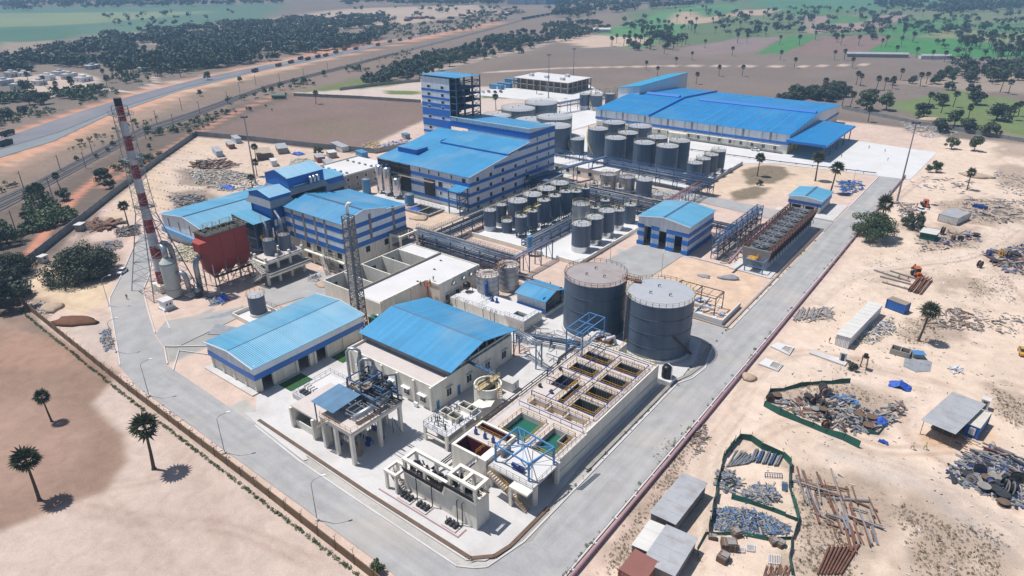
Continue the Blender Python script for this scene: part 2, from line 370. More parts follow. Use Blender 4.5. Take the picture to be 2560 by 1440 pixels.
# --- far fields, right
paint([(1560,30),(1800,-2),(2900,-10),(2900,140),(2300,128),(1900,120),(1640,110)], (112,130,96), 25, 30, 120, tuft=.4)
paint([(1180,190),(1380,110),(1600,130),(2000,160),(2560,130),(2900,160),(2900,340),(2560,330),(2180,300),(1700,215),(1300,200)], (140,126,118), 6, 8, 40, tuft=.8)
paint([(1500,78),(1560,60),(1700,18),(1830,10),(1850,24),(1720,70),(1600,125),(1520,110)], (104,150,100), 4, 6, 30, tuft=.4)
paint([(1700,30),(1960,22),(1900,40),(1720,62),(1660,55)], (205,176,155), 3, 5, 30, amt=.9)
paint([(1880,-2),(2400,-2),(2200,24),(1960,28),(1900,15)], (96,140,104), 8, 10, 60)
paint([(1800,42),(1990,34),(1980,52),(1800,60)], (122,136,100), 4, 5, 30)
paint([(2200,22),(2900,10),(2900,48),(2300,60)], (128,138,104), 5, 8, 40)
paint([(2000,40),(2280,36),(2200,70),(2020,84)], (168,148,138), 4, 5, 30)
for q_ in ([(1720,24),(1800,14),(1850,30),(1760,44)],[(1960,20),(2120,16),(2100,34),(1980,38)],[(2260,48),(2420,44),(2400,66),(2250,64)],[(2440,60),(2600,56),(2600,84),(2460,80)],[(2080,40),(2190,38),(2160,56),(2060,60)],[(1600,70),(1680,62),(1660,92),(1590,98)]):
    paint(q_, (98,140,92), 2, 3, 20, tuft=.1)
paint([(1890,134),(1969,92),(2049,89),(1955,135)], PADDY, 1.5, 1.5, 8, tuft=0)
paint([(1960,136),(2052,91),(2190,88),(2230,92),(2165,128),(2060,140)], (146,124,116), 1.5, 1.5, 12)
paint([(1700,122),(1840,96),(1960,92),(1885,130),(1760,136)], (152,134,132), 1.5, 1.5, 12)
paint([(2196,82),(2244,64),(2325,62),(2375,72),(2320,86),(2225,92)], PADDY, 1.5, 1.5, 8, tuft=0)
paint([(2168,129),(2244,95),(2400,98),(2640,140),(2560,146),(2340,142)], (82,142,84), 1.5, 1.5, 8, tuft=0)
paint([(2290,92),(2380,72),(2640,90),(2640,118),(2410,97)], (146,150,112), 2, 2, 12)
paint([(2210,262),(2270,250),(2385,226),(2560,252),(2900,300),(2900,420),(2480,335),(2400,312),(2290,290)], (122,138,90), 2, 3, 15, tuft=.4)
paint([(2230,205),(2560,178),(2800,190),(2800,250),(2400,225)], (168,152,138), 3, 5, 20, tuft=.6)
# --- left, between village, highway and railway
paint([(-500,330),(0,300),(330,250),(620,175),(1000,110),(1260,40),(1330,50),(1100,120),(860,200),(500,330),(200,470),(-200,600),(-500,600)], (146,129,118), 5, 6, 25, tuft=.8)
strip([(-250,440),(0,362),(160,310),(330,252),(520,200),(700,157),(860,120),(1060,92),(1250,55)], [34,34,33,32,30,29,28,28,28], (214,160,134), 2.5, rag=2.5, sc=15, tuft=0)
paint([(0,415),(130,360),(260,305),(300,285),(440,238),(480,245),(330,310),(170,372),(0,440)], (226,184,160), 2, 2, 10, tuft=0)
strip([(250,470),(380,395),(520,318),(600,275),(690,240)], 4.5, (206,152,130), 1.2, rag=.8, tuft=0)
strip([(60,660),(120,570),(190,490),(250,440),(330,400)], 4.5, (212,150,124), 1.2, rag=.8, tuft=0)
paint([(330,232),(420,205),(520,190),(560,200),(470,232),(380,240)], (206,186,170), 2, 3, 15)
strip([(340,232),(260,222),(180,225),(100,245)], 5, (222,204,190), 1.5, rag=1)
strip([(345,232),(390,205),(380,190)], 4, (214,196,182), 1.5, rag=1)
paint([(30,190),(200,180),(260,200),(200,225),(60,232)], (212,192,178), 3, 6, 18)
paint([(400,225),(700,150),(850,140),(720,175),(520,222),(380,262)], (222,194,168), 2.5, 4, 14, amt=.8)
paint([(740,232),(900,196),(1040,205),(1000,225),(800,240)], (122,132,86), 3, 4, 15, tuft=.6)
paint([(-200,640),(0,532),(100,482),(235,408),(352,346),(470,304),(600,258),(720,232),(735,240),(512,338),(490,342),(300,485),(205,558),(60,690),(40,752),(-200,900)], (122,108,98), 2, 2, 9, tuft=.9, amt=.95)
paint([(-200,560),(0,480),(235,365),(352,308),(571,236),(860,160),(860,150),(640,190),(440,245),(269,300),(134,362),(0,420),(-200,500)], (158,138,122), 2, 5, 12, tuft=.9, amt=.75)
strip([(250,470),(380,395),(520,318),(600,275),(690,240)], 4.5, (206,152,130), 1.2, rag=.8, tuft=0, amt=.8)
strip([(60,660),(120,570),(190,490),(250,440),(330,400)], 4.5, (212,150,124), 1.2, rag=.8, tuft=0)
strip([(-250,402),(34,333),(200,276),(336,234),(504,191),(672,157),(860,124),(1060,88),(1250,50)], [9,9,8,8,7,7,7,7,7], (214,158,130), 1.5, rag=1.5, sc=10, tuft=0)
strip([(-250,492),(0,402),(134,360),(269,296),(447,233),(638,185),(860,139),(1060,97),(1250,58)], [12,12,11,10,8,7,7,7,7], (220,170,142), 1.5, rag=1.5, sc=10, tuft=0)
# --- walled brown field, access apron
paint([(512,336),(735,238),(1058,256),(1062,298),(870,378),(760,372),(600,350)], (142,121,113), 2, 1.5, 25, tuft=.5)
paint([(720,300),(900,290),(960,330),(800,350)], (136,122,104), 6, 8, 25, amt=.6)
paint([(740,232),(900,222),(1050,205),(1500,235),(1560,290),(1450,320),(1200,300),(1060,258)], (220,203,194), 2, 3, 20, tuft=0)
paint([(965,226),(1052,228),(1052,236),(965,236)], (120,135,80), 1, 1, 8)
paint([(1205,236),(1290,238),(1285,246),(1205,245)], (112,134,78), 1, 1, 8)
strip([(1060,182),(1200,148),(1330,120),(1390,100),(1440,75)], [9,8,8,8,8], (196,178,166), 1.5, rag=1)
strip([(1200,182),(1400,170),(1700,164),(2000,166),(2200,160)], [6,7,7,6,5], (222,200,184), 1.5, rag=1.2)
paint([(1390,100),(1470,85),(1640,95),(1600,112),(1480,120)], (214,190,172), 2, 4, 15)
paint([(1350,330),(1500,275),(1500,330)], SAND, 2, 1)
# --- plant platform and the yards round it
paint([(40,752),(205,560),(300,487),(490,342),(700,362),(880,385),(1060,300),(1500,285),(2100,300),(2330,330),(2600,420),(2900,520),(2900,1700),(920,1700),(640,1213),(225,905)], SANDP, 1.5, .8, 10, tuft=.12)
paint([(490,345),(560,350),(640,420),(560,470),(420,520),(250,560),(300,490)], (226,202,178), 2, 3, 12, tuft=.35)
paint([(420,395),(560,350),(900,385),(950,440),(700,430),(560,500),(440,520),(400,470)], (224,202,184), 2, 3, 12, tuft=.15)
for p in ([(440,425),(560,418),(640,440),(540,470),(450,460)], [(410,480),(520,470),(560,500),(440,520)], [(160,540),(250,530),(300,560),(200,590)]):
    paint(p, (150,135,125), 2, 4, 8, amt=.8, tuft=.9)
paint([(60,690),(160,640),(280,700),(270,760),(200,790),(90,745)], (232,208,178), 2, 3, 10, tuft=.05)
paint([(110,600),(290,600),(300,700),(130,720)], (120,106,98), 4, 4, 8, amt=.7)
paint([(60,720),(130,760),(120,800),(90,780)], (150,132,120), 2, 3, 8, amt=.8, tuft=.8)
paint([(170,820),(270,800),(290,900),(220,890)], (200,186,176), 2, 3, 8, amt=.8, tuft=.6)
# --- right-hand laydown yard
paint([(1500,1440),(2120,640),(2240,480),(2330,340),(2560,360),(2900,480),(2900,1700),(1400,1700)], (234,212,193), 1.5, .8, 14, tuft=.2)
for p, t in (([(2250,290),(2360,310),(2400,335),(2270,330)], .9), ([(2470,320),(2560,340),(2600,400),(2500,390)], .9),
          ([(2480,410),(2640,420),(2640,480),(2500,470)], 1.), ([(2320,505),(2480,490),(2600,540),(2560,580),(2380,560)], 1.),
          ([(2160,660),(2300,650),(2300,690),(2180,720)], .8), ([(2260,560),(2440,570),(2460,610),(2300,630)], .9),
          ([(2430,610),(2640,570),(2640,720),(2480,680)], 1.), ([(2340,700),(2420,680),(2480,720),(2380,740)], .8),
          ([(2240,830),(2360,790),(2420,850),(2280,870)], .8), ([(1940,960),(2130,950),(2280,980),(2220,1080),(1950,1010)], .8),
          ([(2080,905),(2160,900),(2190,930),(2110,940)], 1.), ([(1980,1170),(2200,1200),(2260,1320),(2180,1500),(1980,1480)], 1.),
          ([(2240,1240),(2420,1220),(2560,1330),(2560,1440),(2300,1440)], .9), ([(2470,960),(2640,1000),(2640,1090),(2500,1050)], 1.),
          ([(1640,1130),(1760,1060),(1770,1110),(1660,1200)], .9), ([(1500,1380),(1680,1150),(1700,1190),(1560,1420)], .9),
          ):
    paint(p, (164,146,130), 3, 6, 5, amt=.62, tuft=t*1.25, seed=int(p[0][0]))
for p, w in (([(2250,900),(2200,960),(2300,1000),(2280,1080),(2420,1170),(2560,1260)], 11), ([(1750,1440),(1790,1150),(1850,1040),(1880,930),(2000,900),(2200,940)], 9),
             ([(2560,560),(2440,640),(2300,660),(2140,680),(2050,760)], 9), ([(2440,640),(2560,760)], 10), ([(2240,470),(2330,440),(2420,470),(2560,510)], 8), ([(2100,860),(2000,880),(1900,960)],8)):
    strip(p, w, (236,216,200), 3, rag=2, sc=6, amt=.75, tuft=0)
strip([(2060,1120),(2300,1200),(2440,1290),(2560,1380)], 8, (204,192,184), 3, rag=2, sc=6, amt=.6, tuft=.1)
paint([(2280,1090),(2470,1060),(2480,1110),(2330,1130)], (222,182,146), 2, 2, 6, amt=.8)
# --- inside the plant
paint([(1540,620),(1720,640),(1710,700),(1560,680)], (196,196,196), .8, .5)
paint([(1690,640),(1920,690),(1830,820),(1560,760)], (229,200,176), 1, .6, 5, tuft=.15)
paint([(1760,370),(1990,400),(2160,440),(2040,480),(1840,500),(1700,470)], (228,204,182), 1.2, 1, 8)
paint([(640,690),(780,680),(860,700),(840,760),(660,760)], (186,182,178), 1.5, 2, 8, tuft=0)
paint([(400,830),(530,770),(560,850),(420,910)], (176,174,170), .8, .6, 8, tuft=0)
paint([(1020,520),(1180,500),(1180,560),(1060,590)], (224,200,178), 1.2, 2, 8)
paint([(-126,56.8),(-54,56.3),(-48.4,62),(-46.9,130),(-46.6,150),(-54,152),(-56,60.5),(-126,64)], (200,196,191), .8, .3, world=True, tuft=.1)
for p in ([(1852,425),(1900,412),(1960,418),(1985,436),(1930,458),(1870,462)],[(1832,478),(1890,466),(1932,468),(1895,496),(1830,505)]): paint(p, (122,112,92), 1.5, 2, 5, amt=.85, tuft=1.1)
# --- field in the left foreground
paint([(-200,700),(225,908),(640,1216),(930,1450),(1100,1700),(-700,1700)], (213,193,181), 1.0, .4, 25, tuft=.4, mott=.06)
paint([(-300,760),(150,850),(300,930),(250,985),(230,1010),(310,1085),(320,1150),(270,1220),(120,1280),(0,1330),(-300,1420)], (161,134,118), 1.3, .8, 10, tuft=.35, amt=.97)
paint([(-100,1010),(150,990),(230,1080),(200,1170),(0,1230),(-200,1240)], (184,153,138), 4, 3, 12, tuft=.3, amt=.6)
paint([(0,800),(120,830),(190,905),(100,930),(0,920)], (188,152,132), 3, 3, 9, amt=.5)
paint([(-200,690),(60,760),(120,840),(0,830),(-300,780)], (158,134,120), 2, 3, 9, amt=.8)
# wheel ruts wandering over the yards and the bare field
tr_ = random.Random(44)
for base, n_, sp in (([(1750,1430),(1790,1150),(1850,1040),(1900,940),(2010,890),(2200,930),(2400,980)],5,9),([(2560,1270),(2430,1180),(2290,1090),(2280,1010),(2200,960)],5,9),([(2050,760),(2140,690),(2300,660),(2440,640),(2560,560)],5,7),([(2040,1110),(2280,1190),(2430,1290),(2560,1390)],5,10),([(2440,640),(2500,700),(2560,770)],3,8),([(2240,500),(2330,440),(2420,470),(2560,515)],3,6),([(1840,1140),(2000,1060),(2200,1130),(2400,1130)],4,10),
    ([(470,1120),(400,1180),(250,1210),(60,1290)],3,14),([(60,1250),(300,1300),(560,1330),(800,1430)],4,22),([(330,1000),(420,1100),(520,1260),(560,1440)],3,16),([(100,745),(180,770),(270,790)],4,6),([(0,1160),(150,1200),(330,1330),(400,1440)],3,18)):
    for k in range(n_):
        o1, o2 = tr_.uniform(-sp,sp), tr_.uniform(-sp,sp); P_ = [(x+o1+tr_.uniform(-3,3), y+o2*.6+tr_.uniform(-2,2)) for x, y in base]
        sm = []
        for i in range(len(P_)-1):
            p0, p1, p2, p3 = P_[max(i-1,0)], P_[i], P_[i+1], P_[min(i+2,len(P_)-1)]
            for q in np.linspace(0,1,7)[:-1]: sm.append(tuple(.5*(2*p1[j]+(p2[j]-p0[j])*q+(2*p0[j]-5*p1[j]+4*p2[j]-p3[j])*q*q+(3*p1[j]-p0[j]-3*p2[j]+p3[j])*q**3) for j in (0,1)))
        for dy in (0, 1.9):
            W_ = [at(*p) for p in sm]; Q_ = []
            for i in range(len(W_)):
                d_ = Vector(W_[min(i+1,len(W_)-1)])-Vector(W_[max(i-1,0)]); n2_ = Vector((-d_.y,d_.x,0)).normalized(); Q_.append((Vector(W_[i])+n2_*dy, n2_))
            paint([tuple(p+n*.32) for p, n in Q_]+[tuple(p-n*.32) for p, n in reversed(Q_)], (tr_.choice(((196,168,146),(188,160,140),(240,224,210))) if base[0][0]>900 else (170,140,126)), .7, .25, 2, amt=tr_.uniform(.3,.6) if base[0][0]>900 else tr_.uniform(.08,.2), world=True)
COLR = np.clip(COLR, 0.012, 0.75)
me = bpy.data.meshes.new('ground')
idx = np.arange(nx*ny).reshape(ny, nx)
Q = np.stack([idx[:-1,:-1], idx[:-1,1:], idx[1:,1:], idx[1:,:-1]], -1).reshape(-1, 4)
HZ = fbm(PXf, PYf, 9, 31)*0.10*np.clip(1-np.hypot(PXf+120, PYf-150)/900, 0, 1) - 0.09
me.vertices.add(nx*ny); me.vertices.foreach_set('co', np.stack([PXf, PYf, HZ], -1).ravel())
me.loops.add(Q.size); me.loops.foreach_set('vertex_index', Q.ravel().astype(np.int32))
me.polygons.add(len(Q)); me.polygons.foreach_set('loop_start', np.arange(0, Q.size, 4, dtype=np.int32))
me.update(calc_edges=True)
ca = me.color_attributes.new('soil', 'FLOAT_COLOR', 'POINT')
ca.data.foreach_set('color', np.concatenate([COLR, TUFT[:, None]], 1).ravel().astype(np.float32))
me.polygons.foreach_set('use_smooth', [True]*len(Q))
gm = bpy.data.materials.new('soil_and_grass'); gm.use_nodes = True; t = gm.node_tree; N = t.nodes; L = t.links
b = N['Principled BSDF']; b.inputs['Roughness'].default_value = 0.95; b.inputs['Specular IOR Level'].default_value = 0.15
ga = N.new('ShaderNodeAttribute'); ga.attribute_name = 'soil'; geo = N.new('ShaderNodeNewGeometry')
def gnoise(sc, det, dist=0.0):
    n = N.new('ShaderNodeTexNoise'); n.inputs['Scale'].default_value = sc; n.inputs['Detail'].default_value = det; n.inputs['Distortion'].default_value = dist
    L.new(geo.outputs['Position'], n.inputs['Vector']); return n
def gmath(op, a, b_=None, c_=None):
    m = N.new('ShaderNodeMath'); m.operation = op
    for i, v in enumerate((a, b_, c_)):
        if v is None: continue
        if isinstance(v, (int, float)): m.inputs[i].default_value = v
        else: L.new(v, m.inputs[i])
    return m.outputs[0]
n1 = gnoise(0.35, 6, .6); n2 = gnoise(3.6, 4); n3 = gnoise(1.15, 6, 1.2); n5 = gnoise(5.5, 2, .5)
v = gmath('MULTIPLY_ADD', n1.outputs['Fac'], 0.5, gmath('MULTIPLY_ADD', n2.outputs['Fac'], 0.36, 0.57))
vs = N.new('ShaderNodeVectorMath'); vs.operation = 'SCALE'; L.new(ga.outputs['Color'], vs.inputs[0]); L.new(v, vs.inputs['Scale'])
# dry tufts: threshold falls as the tuft density rises
thr = gmath('MULTIPLY_ADD', ga.outputs['Alpha'], -0.26, 0.76)
tm = gmath('MULTIPLY', gmath('SUBTRACT', gmath('MULTIPLY_ADD', n2.outputs['Fac'], 0.35, gmath('MULTIPLY', n3.outputs['Fac'], 0.65)), thr), 9.0)
tmc = N.new('ShaderNodeClamp'); L.new(tm, tmc.inputs[0])
spk = N.new('ShaderNodeClamp'); L.new(gmath('MULTIPLY', gmath('SUBTRACT', n5.outputs['Fac'], 0.655), 14.0), spk.inputs[0])
tmf = gmath('MAXIMUM', gmath('MULTIPLY', tmc.outputs[0], 0.7), gmath('MULTIPLY', spk.outputs[0], 0.55))
mix = N.new('ShaderNodeMix'); mix.data_type = 'RGBA'; L.new(tmf, mix.inputs['Factor']); L.new(vs.outputs[0], mix.inputs['A']); mix.inputs['B'].default_value = (0.12, 0.098, 0.072, 1)
L.new(mix.outputs['Result'], b.inputs['Base Color'])
bp = N.new('ShaderNodeBump'); bp.inputs['Strength'].default_value = 0.35; bp.inputs['Distance'].default_value = 0.25; L.new(n3.outputs['Fac'], bp.inputs['Height']); L.new(bp.outputs[0], b.inputs['Normal'])
me.materials.append(gm)
go = bpy.data.objects.new('ground', me); COL.objects.link(go); go['kind'] = 'structure'

# ------------------------------------------------------------------ roads
def sheet(name, px, z, m, world=False):
    P = px if world else [at(*p) for p in px]
    mb = MB(); n = len(P)
    a = sum(P[i][0]*P[(i+1)%n][1]-P[(i+1)%n][0]*P[i][1] for i in range(n))
    if a < 0: P = P[::-1]
    mb.add([(p[0], p[1], z) for p in P], [tuple(range(n))]); return struct(name, mb, m)
def ribbon(name, A, B, z, m):
    mb = MB(); A = [at(*p) for p in A]; B = [at(*p) for p in B]
    vs = [(p[0],p[1],z) for p in A] + [(p[0],p[1],z) for p in B]; n = len(A)
    return struct(name, mb.add(vs, [(i, n+i, n+i+1, i+1) for i in range(n-1)]), m)
hwA = [(-260,405),(34,336),(200,279),(336,238),(504,195),(672,161),(860,127),(985,100),(1130,72),(1290,42)]
hwB = [(-260,480),(0,394),(134,353),(269,289),(447,228),(638,181),(860,136),(990,104),(1134,75),(1292,43.5)]
hwM = [(-260,455),(15,369),(150,330),(285,275),(462,219),(650,174.5),(860,132.5),(988,102.5),(1132,73.8),(1291,43)]
ribbon('highway_old_carriageway', hwA, hwM, 0.10, M_ASPH); ribbon('highway_new_carriageway', hwM, hwB, 0.104, M_ASPHL)
ribbon('highway_median', [(x, y-0.9) for x, y in hwM[:7]], [(x, y+0.9) for x, y in hwM[:7]], 0.12, M_BALL)
rwA = [(-200,572),(0,493),(100,448),(235,378),(352,319),(470,282),(571,246),(672,212),(860,164),(985,132),(1220,72),(1310,48),(1500,14)]
rwB = [(-200,618),(0,528),(100,477),(235,403),(352,341),(470,299),(571,260),(672,220),(860,172),(985,137),(1220,76),(1312,50),(1502,15)]
ribbon('railway_ballast', rwA, rwB, 0.14, M_BALL)
def lerp2(A, B, t): return [(a[0]+(b[0]-a[0])*t, a[1]+(b[1]-a[1])*t) for a, b in zip(A, B)]
for i, tt in enumerate((0.2, 0.36, 0.64, 0.8)):
    pts = [Vector(at(*p)) + Vector((0,0,0.26)) for p in lerp2(rwA, rwB, tt)[:10]]
    mb = MB()
    for a, c in zip(pts[:-1], pts[1:]): mb.bar(a, c, 0.16, 0.2)
    struct('rail', mb, M_RUST)
# plant roads (pale dusty concrete), kerbs are real steps
ZR = 0.03
def wsheet(name, pts, z, m): return sheet(name, pts, z, m, True)
wsheet('south_and_west_road', [(-39,49.8),(-39.8,61),(-41.2,66),(-41.2,341),(-50.6,341),(-50.4,285),(-50.4,262),(-50.5,250.5),(-50.5,148),(-50.3,128),(-50.6,76),(-50.6,68),(-52.3,60.4),(-55.5,57.8),(-78,57.9),(-97,58.3),(-115,59.6),(-154,60.6),(-163,64.4),(-172,66.6),(-188,72.6),(-200.5,77.5),(-206,81.5),(-213,86.5),(-232,96.5),(-245,104),(-249,100.5),(-238,94),(-216,78.5),(-203.5,69.6),(-197,66.8),(-185,62.4),(-163,53.3),(-150,51.6)], ZR, M_ROAD)
wsheet('east_road', [(-41.2,66.5),(-41.2,341),(-50.6,341),(-50.4,285),(-50.5,148),(-50.3,128),(-50.6,76),(-50.2,70)], ZR+.004, M_ROADY)
wsheet('south_road', [(-56,50.0),(-56,57.6),(-78,57.8),(-97,58.2),(-115,59.5),(-150,60.3),(-150,51.8)], ZR+.004, M_ROADX)
wsheet('tank_side_road', [(-50.4,149),(-50.4,160),(-60,159.4),(-74,158),(-70,150)], ZR+.006, M_ROAD)
wsheet('link_road', [(-162.5,91.0),(-166,92),(-176,72),(-171.5,66.8),(-163,64.6),(-160,66.5)], ZR+0.004, M_ROAD)
wsheet('boiler_yard', [(-166,92),(-160.5,89.5),(-158,104),(-150,105),(-148.5,121),(-158,121.8),(-176,117),(-172,101)], ZR+0.008, M_ROAD)
wsheet('cooling_tower_road', [(-50.6,251),(-50.6,263),(-100,266),(-128,262),(-128,254),(-100,256)], ZR+0.006, M_ROAD)
wsheet('boiler_feed_yard', [(-101,175),(-83,174),(-82,200.5),(-99,200.2)], ZR+0.012, M_ROAD)
wsheet('warehouse_apron', [(-215,330),(-210,353),(-98,353),(-98,408),(-56,404),(-36,402),(-38,341),(-95,333),(-110,322),(-108,310),(-150,312)], ZR+0.006, M_CONCW)
wsheet('warehouse_side_yard', [(-265,330),(-215,330),(-213,395),(-262,400)], ZR+0.01, M_CONCW)
# slabs the plant stands on
def slab(name, pts, m=None, h=0.10):
    mb = MB().prism(pts, 0.0, h); return struct(name, mb, m or M_CONC)
slab('treatment_plant_slab', [(-116,60.4),(-81,59.4),(-55.6,59.2),(-53,61),(-51.9,64.5),(-51.8,76.5),(-53.2,92),(-53.2,127),(-50.8,131),(-51.2,140),(-54,150),(-96,150),(-120,134),(-120,122),(-88,120),(-86.2,122),(-92,86),(-110,86),(-126,99),(-124.4,66)])
slab('tank_farm_slab', [(-151,172),(-106,172),(-104,222),(-151,224)], M_CONCW, 0.16)
slab('molasses_tank_slab', [(-196,262),(-110,268),(-108,310),(-196,334),(-262,330),(-262,300)], M_CONCW, 0.12)
slab('factory_slab', [(-218,180),(-166,186),(-163,258),(-186,262)], M_CONC, 0.10)
slab('office_forecourt', [(-345,420),(-340,395),(-262,405),(-262,455),(-300,490)], M_CONCW, 0.06)
slab('cooling_tower_slab', [(-66,199),(-52.6,198.4),(-53.6,252),(-66,254)], M_CONC, 0.2)
slab('road_entry_slab', [(-121,60.6),(-114.9,59.9),(-97.4,58.6),(-97,59.4),(-116,66)], M_CONC, 0.06)
sheet('drain_bed', [(1172,1409),(1330,1352),(1375,1295),(1365,1262),(1290,1340)], 0.05, M_CONCD)
# kerbs and drains
def kerb(pts, w=0.35, h=0.2, m=None, name='kerb'):
    mb = MB()
    for a, c in zip(pts[:-1], pts[1:]): mb.bar((a[0],a[1],h/2), (c[0],c[1],h/2), w, h)
    return struct(name, mb, m or M_CONC)
kerb([(-115,59.4),(-97.8,58.0),(-78,57.6),(-56,57.4),(-53.5,58.8),(-52,60.2),(-50.4,68),(-50.4,128),(-48.6,132),(-48,138),(-50.3,148)])
kerb([(-50.4,160.5),(-50.4,200)])
kerb([(-116,61.0),(-80,60.0),(-55.2,59.9),(-52.4,62.6),(-51.6,66),(-51.6,77)], 0.7, 0.26, M_BROWN, 'drain_channel')
kerb([(-51.5,90),(-51.5,128),(-49.8,133),(-49.2,138),(-51.2,148)], 0.8, 0.24, M_CONCD, 'drain_channel')
kerb([(-40.9,60),(-40.9,341)], 0.3, 0.2)
kerb([(-162.8,53.6),(-185.3,62.3),(-197,66.7),(-203.4,69.5),(-216,78.4),(-240,94.5)], 0.3, 0.2)
kerb([(-171.8,66.9),(-188,73),(-200.7,78),(-210,84.5),(-232,97)], 0.3, 0.2)
kerb([(-171,70.5),(-186,76),(-199,81),(-208,87)], 0.3, 0.16)
kerb([(-154,60.9),(-163,64.8),(-160,67),(-150,75)], 0.3, 0.2); kerb([(-150,60.2),(-158,66),(-150,69.5)], 0.25, 0.16)
kerb([(-50.3,286),(-50.3,338)], 0.4, 0.25); kerb([(-50.4,263.5),(-62,264)], 0.4, 0.2)
kerb([(-79,180),(-70,160.4),(-52,160.4),(-51.6,161),(-51.6,252)], 0.5, 0.25, M_CONCD, 'drain_channel'); kerb([(-52,199.4),(-80,200)], 0.4, 0.25, M_CONC)
# ------------------------------------------------------------------ building helpers
def win(par, ax, plane, c, z, w, h, frame=None, pane=None, t=0.10, bars=0):
    """window in a facade: ax 'y' faces -y at y=plane (c along x); ax 'x' faces +x at x=plane (c along y)"""
    fb = MB(); f = 0.09; pb = MB()
    def bx(m, u0, u1, z0, z1, d0, d1):
        if ax == 'y': m.box(u0, plane-d1, z0, u1, plane-d0, z1)
        else: m.box(plane+d0, u0, z0, plane+d1, u1, z1)
    bx(fb, c-w/2-f, c-w/2, z-f, z+h+f, -.02, t); bx(fb, c+w/2, c+w/2+f, z-f, z+h+f, -.02, t)
    bx(fb, c-w/2, c+w/2, z-f, z, -.02, t); bx(fb, c-w/2, c+w/2, z+h, z+h+f, -.02, t)
    for k in range(bars):
        u = c - w/2 + w*(k+1)/(bars+1); bx(fb, u-.03, u+.03, z, z+h, 0.0, t-.02)
    o = fb.build('window', frame or M_TRIM, par)
    bx(pb, c-w/2, c+w/2, z, z+h, -.02, 0.03); pb.build('pane', pane or M_GLASS, o)
    return o
def band(par, name, m, x0, y0, x1, y1, z0, z1, t=0.05, sides='yx'):
    """horizontal cladding band on the seen faces of a box, one piece per face, standing proud"""
    B = {'y': (x0-t, y0-t, x1+t, y0-0.005), 'x': (x1+0.005, y0-0.005, x1+t, y1+t), 'w': (x0-t, y0-0.005, x0-0.005, y1+t), 'n': (x0-t, y1+0.005, x1+t, y1+t)}
    for k in sides: MB().box(B[k][0], B[k][1], z0, B[k][2], B[k][3], z1).build(name, m, par)
def gable_body(par, name, m, x0, y0, x1, y1, z0, prof, axis, t=0.0):
    """solid walls under a roof profile; axis = ridge axis"""
    mb = MB()
    ring = [(prof[0][0], z0)] + [(u, z-0.14) for u, z in prof] + [(prof[-1][0], z0)]
    a0, a1 = (x0, x1) if axis == 'x' else (y0, y1)
    mk = (lambda u, z, a: (a, u, z)) if axis == 'x' else (lambda u, z, a: (u, a, z))
    n = len(ring); vs = [mk(u, z, a0) for u, z in ring] + [mk(u, z, a1) for u, z in ring]
    fs = [tuple(range(n)), tuple(range(2*n-1, n-1, -1))] + [(i, n+i, n+(i+1)%n, (i+1)%n) for i in range(n)]
    return mb.add(vs, fs).build(name, m, par)
def pits_deck(x0, y0, x1, y1, pits, z0, z1):
    xs = sorted({x0, x1, *[p[0] for p in pits], *[p[2] for p in pits]}); ys = sorted({y0, y1, *[p[1] for p in pits], *[p[3] for p in pits]})
    def solid(i, j):
        if i < 0 or j < 0 or i >= len(xs)-1 or j >= len(ys)-1: return False
        cx, cy = (xs[i]+xs[i+1])/2, (ys[j]+ys[j+1])/2
        return not any(p[0] < cx < p[2] and p[1] < cy < p[3] for p in pits)
    mb = MB()
    for i in range(len(xs)-1):
        for j in range(len(ys)-1):
            if not solid(i, j): continue
            a, b, c, d = xs[i], ys[j], xs[i+1], ys[j+1]
            mb.quad((a,b,z1),(c,b,z1),(c,d,z1),(a,d,z1))
            if not solid(i-1,j): mb.quad((a,d,z0),(a,b,z0),(a,b,z1),(a,d,z1))
            if not solid(i+1,j): mb.quad((c,b,z0),(c,d,z0),(c,d,z1),(c,b,z1))
            if not solid(i,j-1): mb.quad((a,b,z0),(c,b,z0),(c,b,z1),(a,b,z1))
            if not solid(i,j+1): mb.quad((c,d,z0),(a,d,z0),(a,d,z1),(c,d,z1))
    return mb
def stairs(par, a, b, w, n=14, m=None, railm=None, across=None):
    a, b = Vector(a), Vector(b); d = b-a; h = Vector((d.x, d.y, 0)).normalized(); s = Vector((-h.y, h.x, 0))
    o = MB().bar(a+s*w/2, b+s*w/2, 0.12, 0.3).bar(a-s*w/2, b-s*w/2, 0.12, 0.3).build('stair_flight', m or M_CONCD, par)
    rz = math.atan2(h.y, h.x)
    for k in range(n):
        p = a.lerp(b, (k+.5)/n); MB().cbox(p.x, p.y, p.z+.08, abs(d.length)/n*0.62, w, 0.09, rz).build('tread', M_PINKC, o)
    r = MB(); up = Vector((0,0,1.0))
    for q in (1, -1):
        r.bar(a+s*w/2*q+up, b+s*w/2*q+up, 0.06).bar(a+s*w/2*q+up*.55, b+s*w/2*q+up*.55, 0.05)
        for k in range(5): p = a.lerp(b, k/4)+s*w/2*q; r.bar(p, p+up, 0.05)
    r.build('handrail', railm or M_YEL, o)
    return o

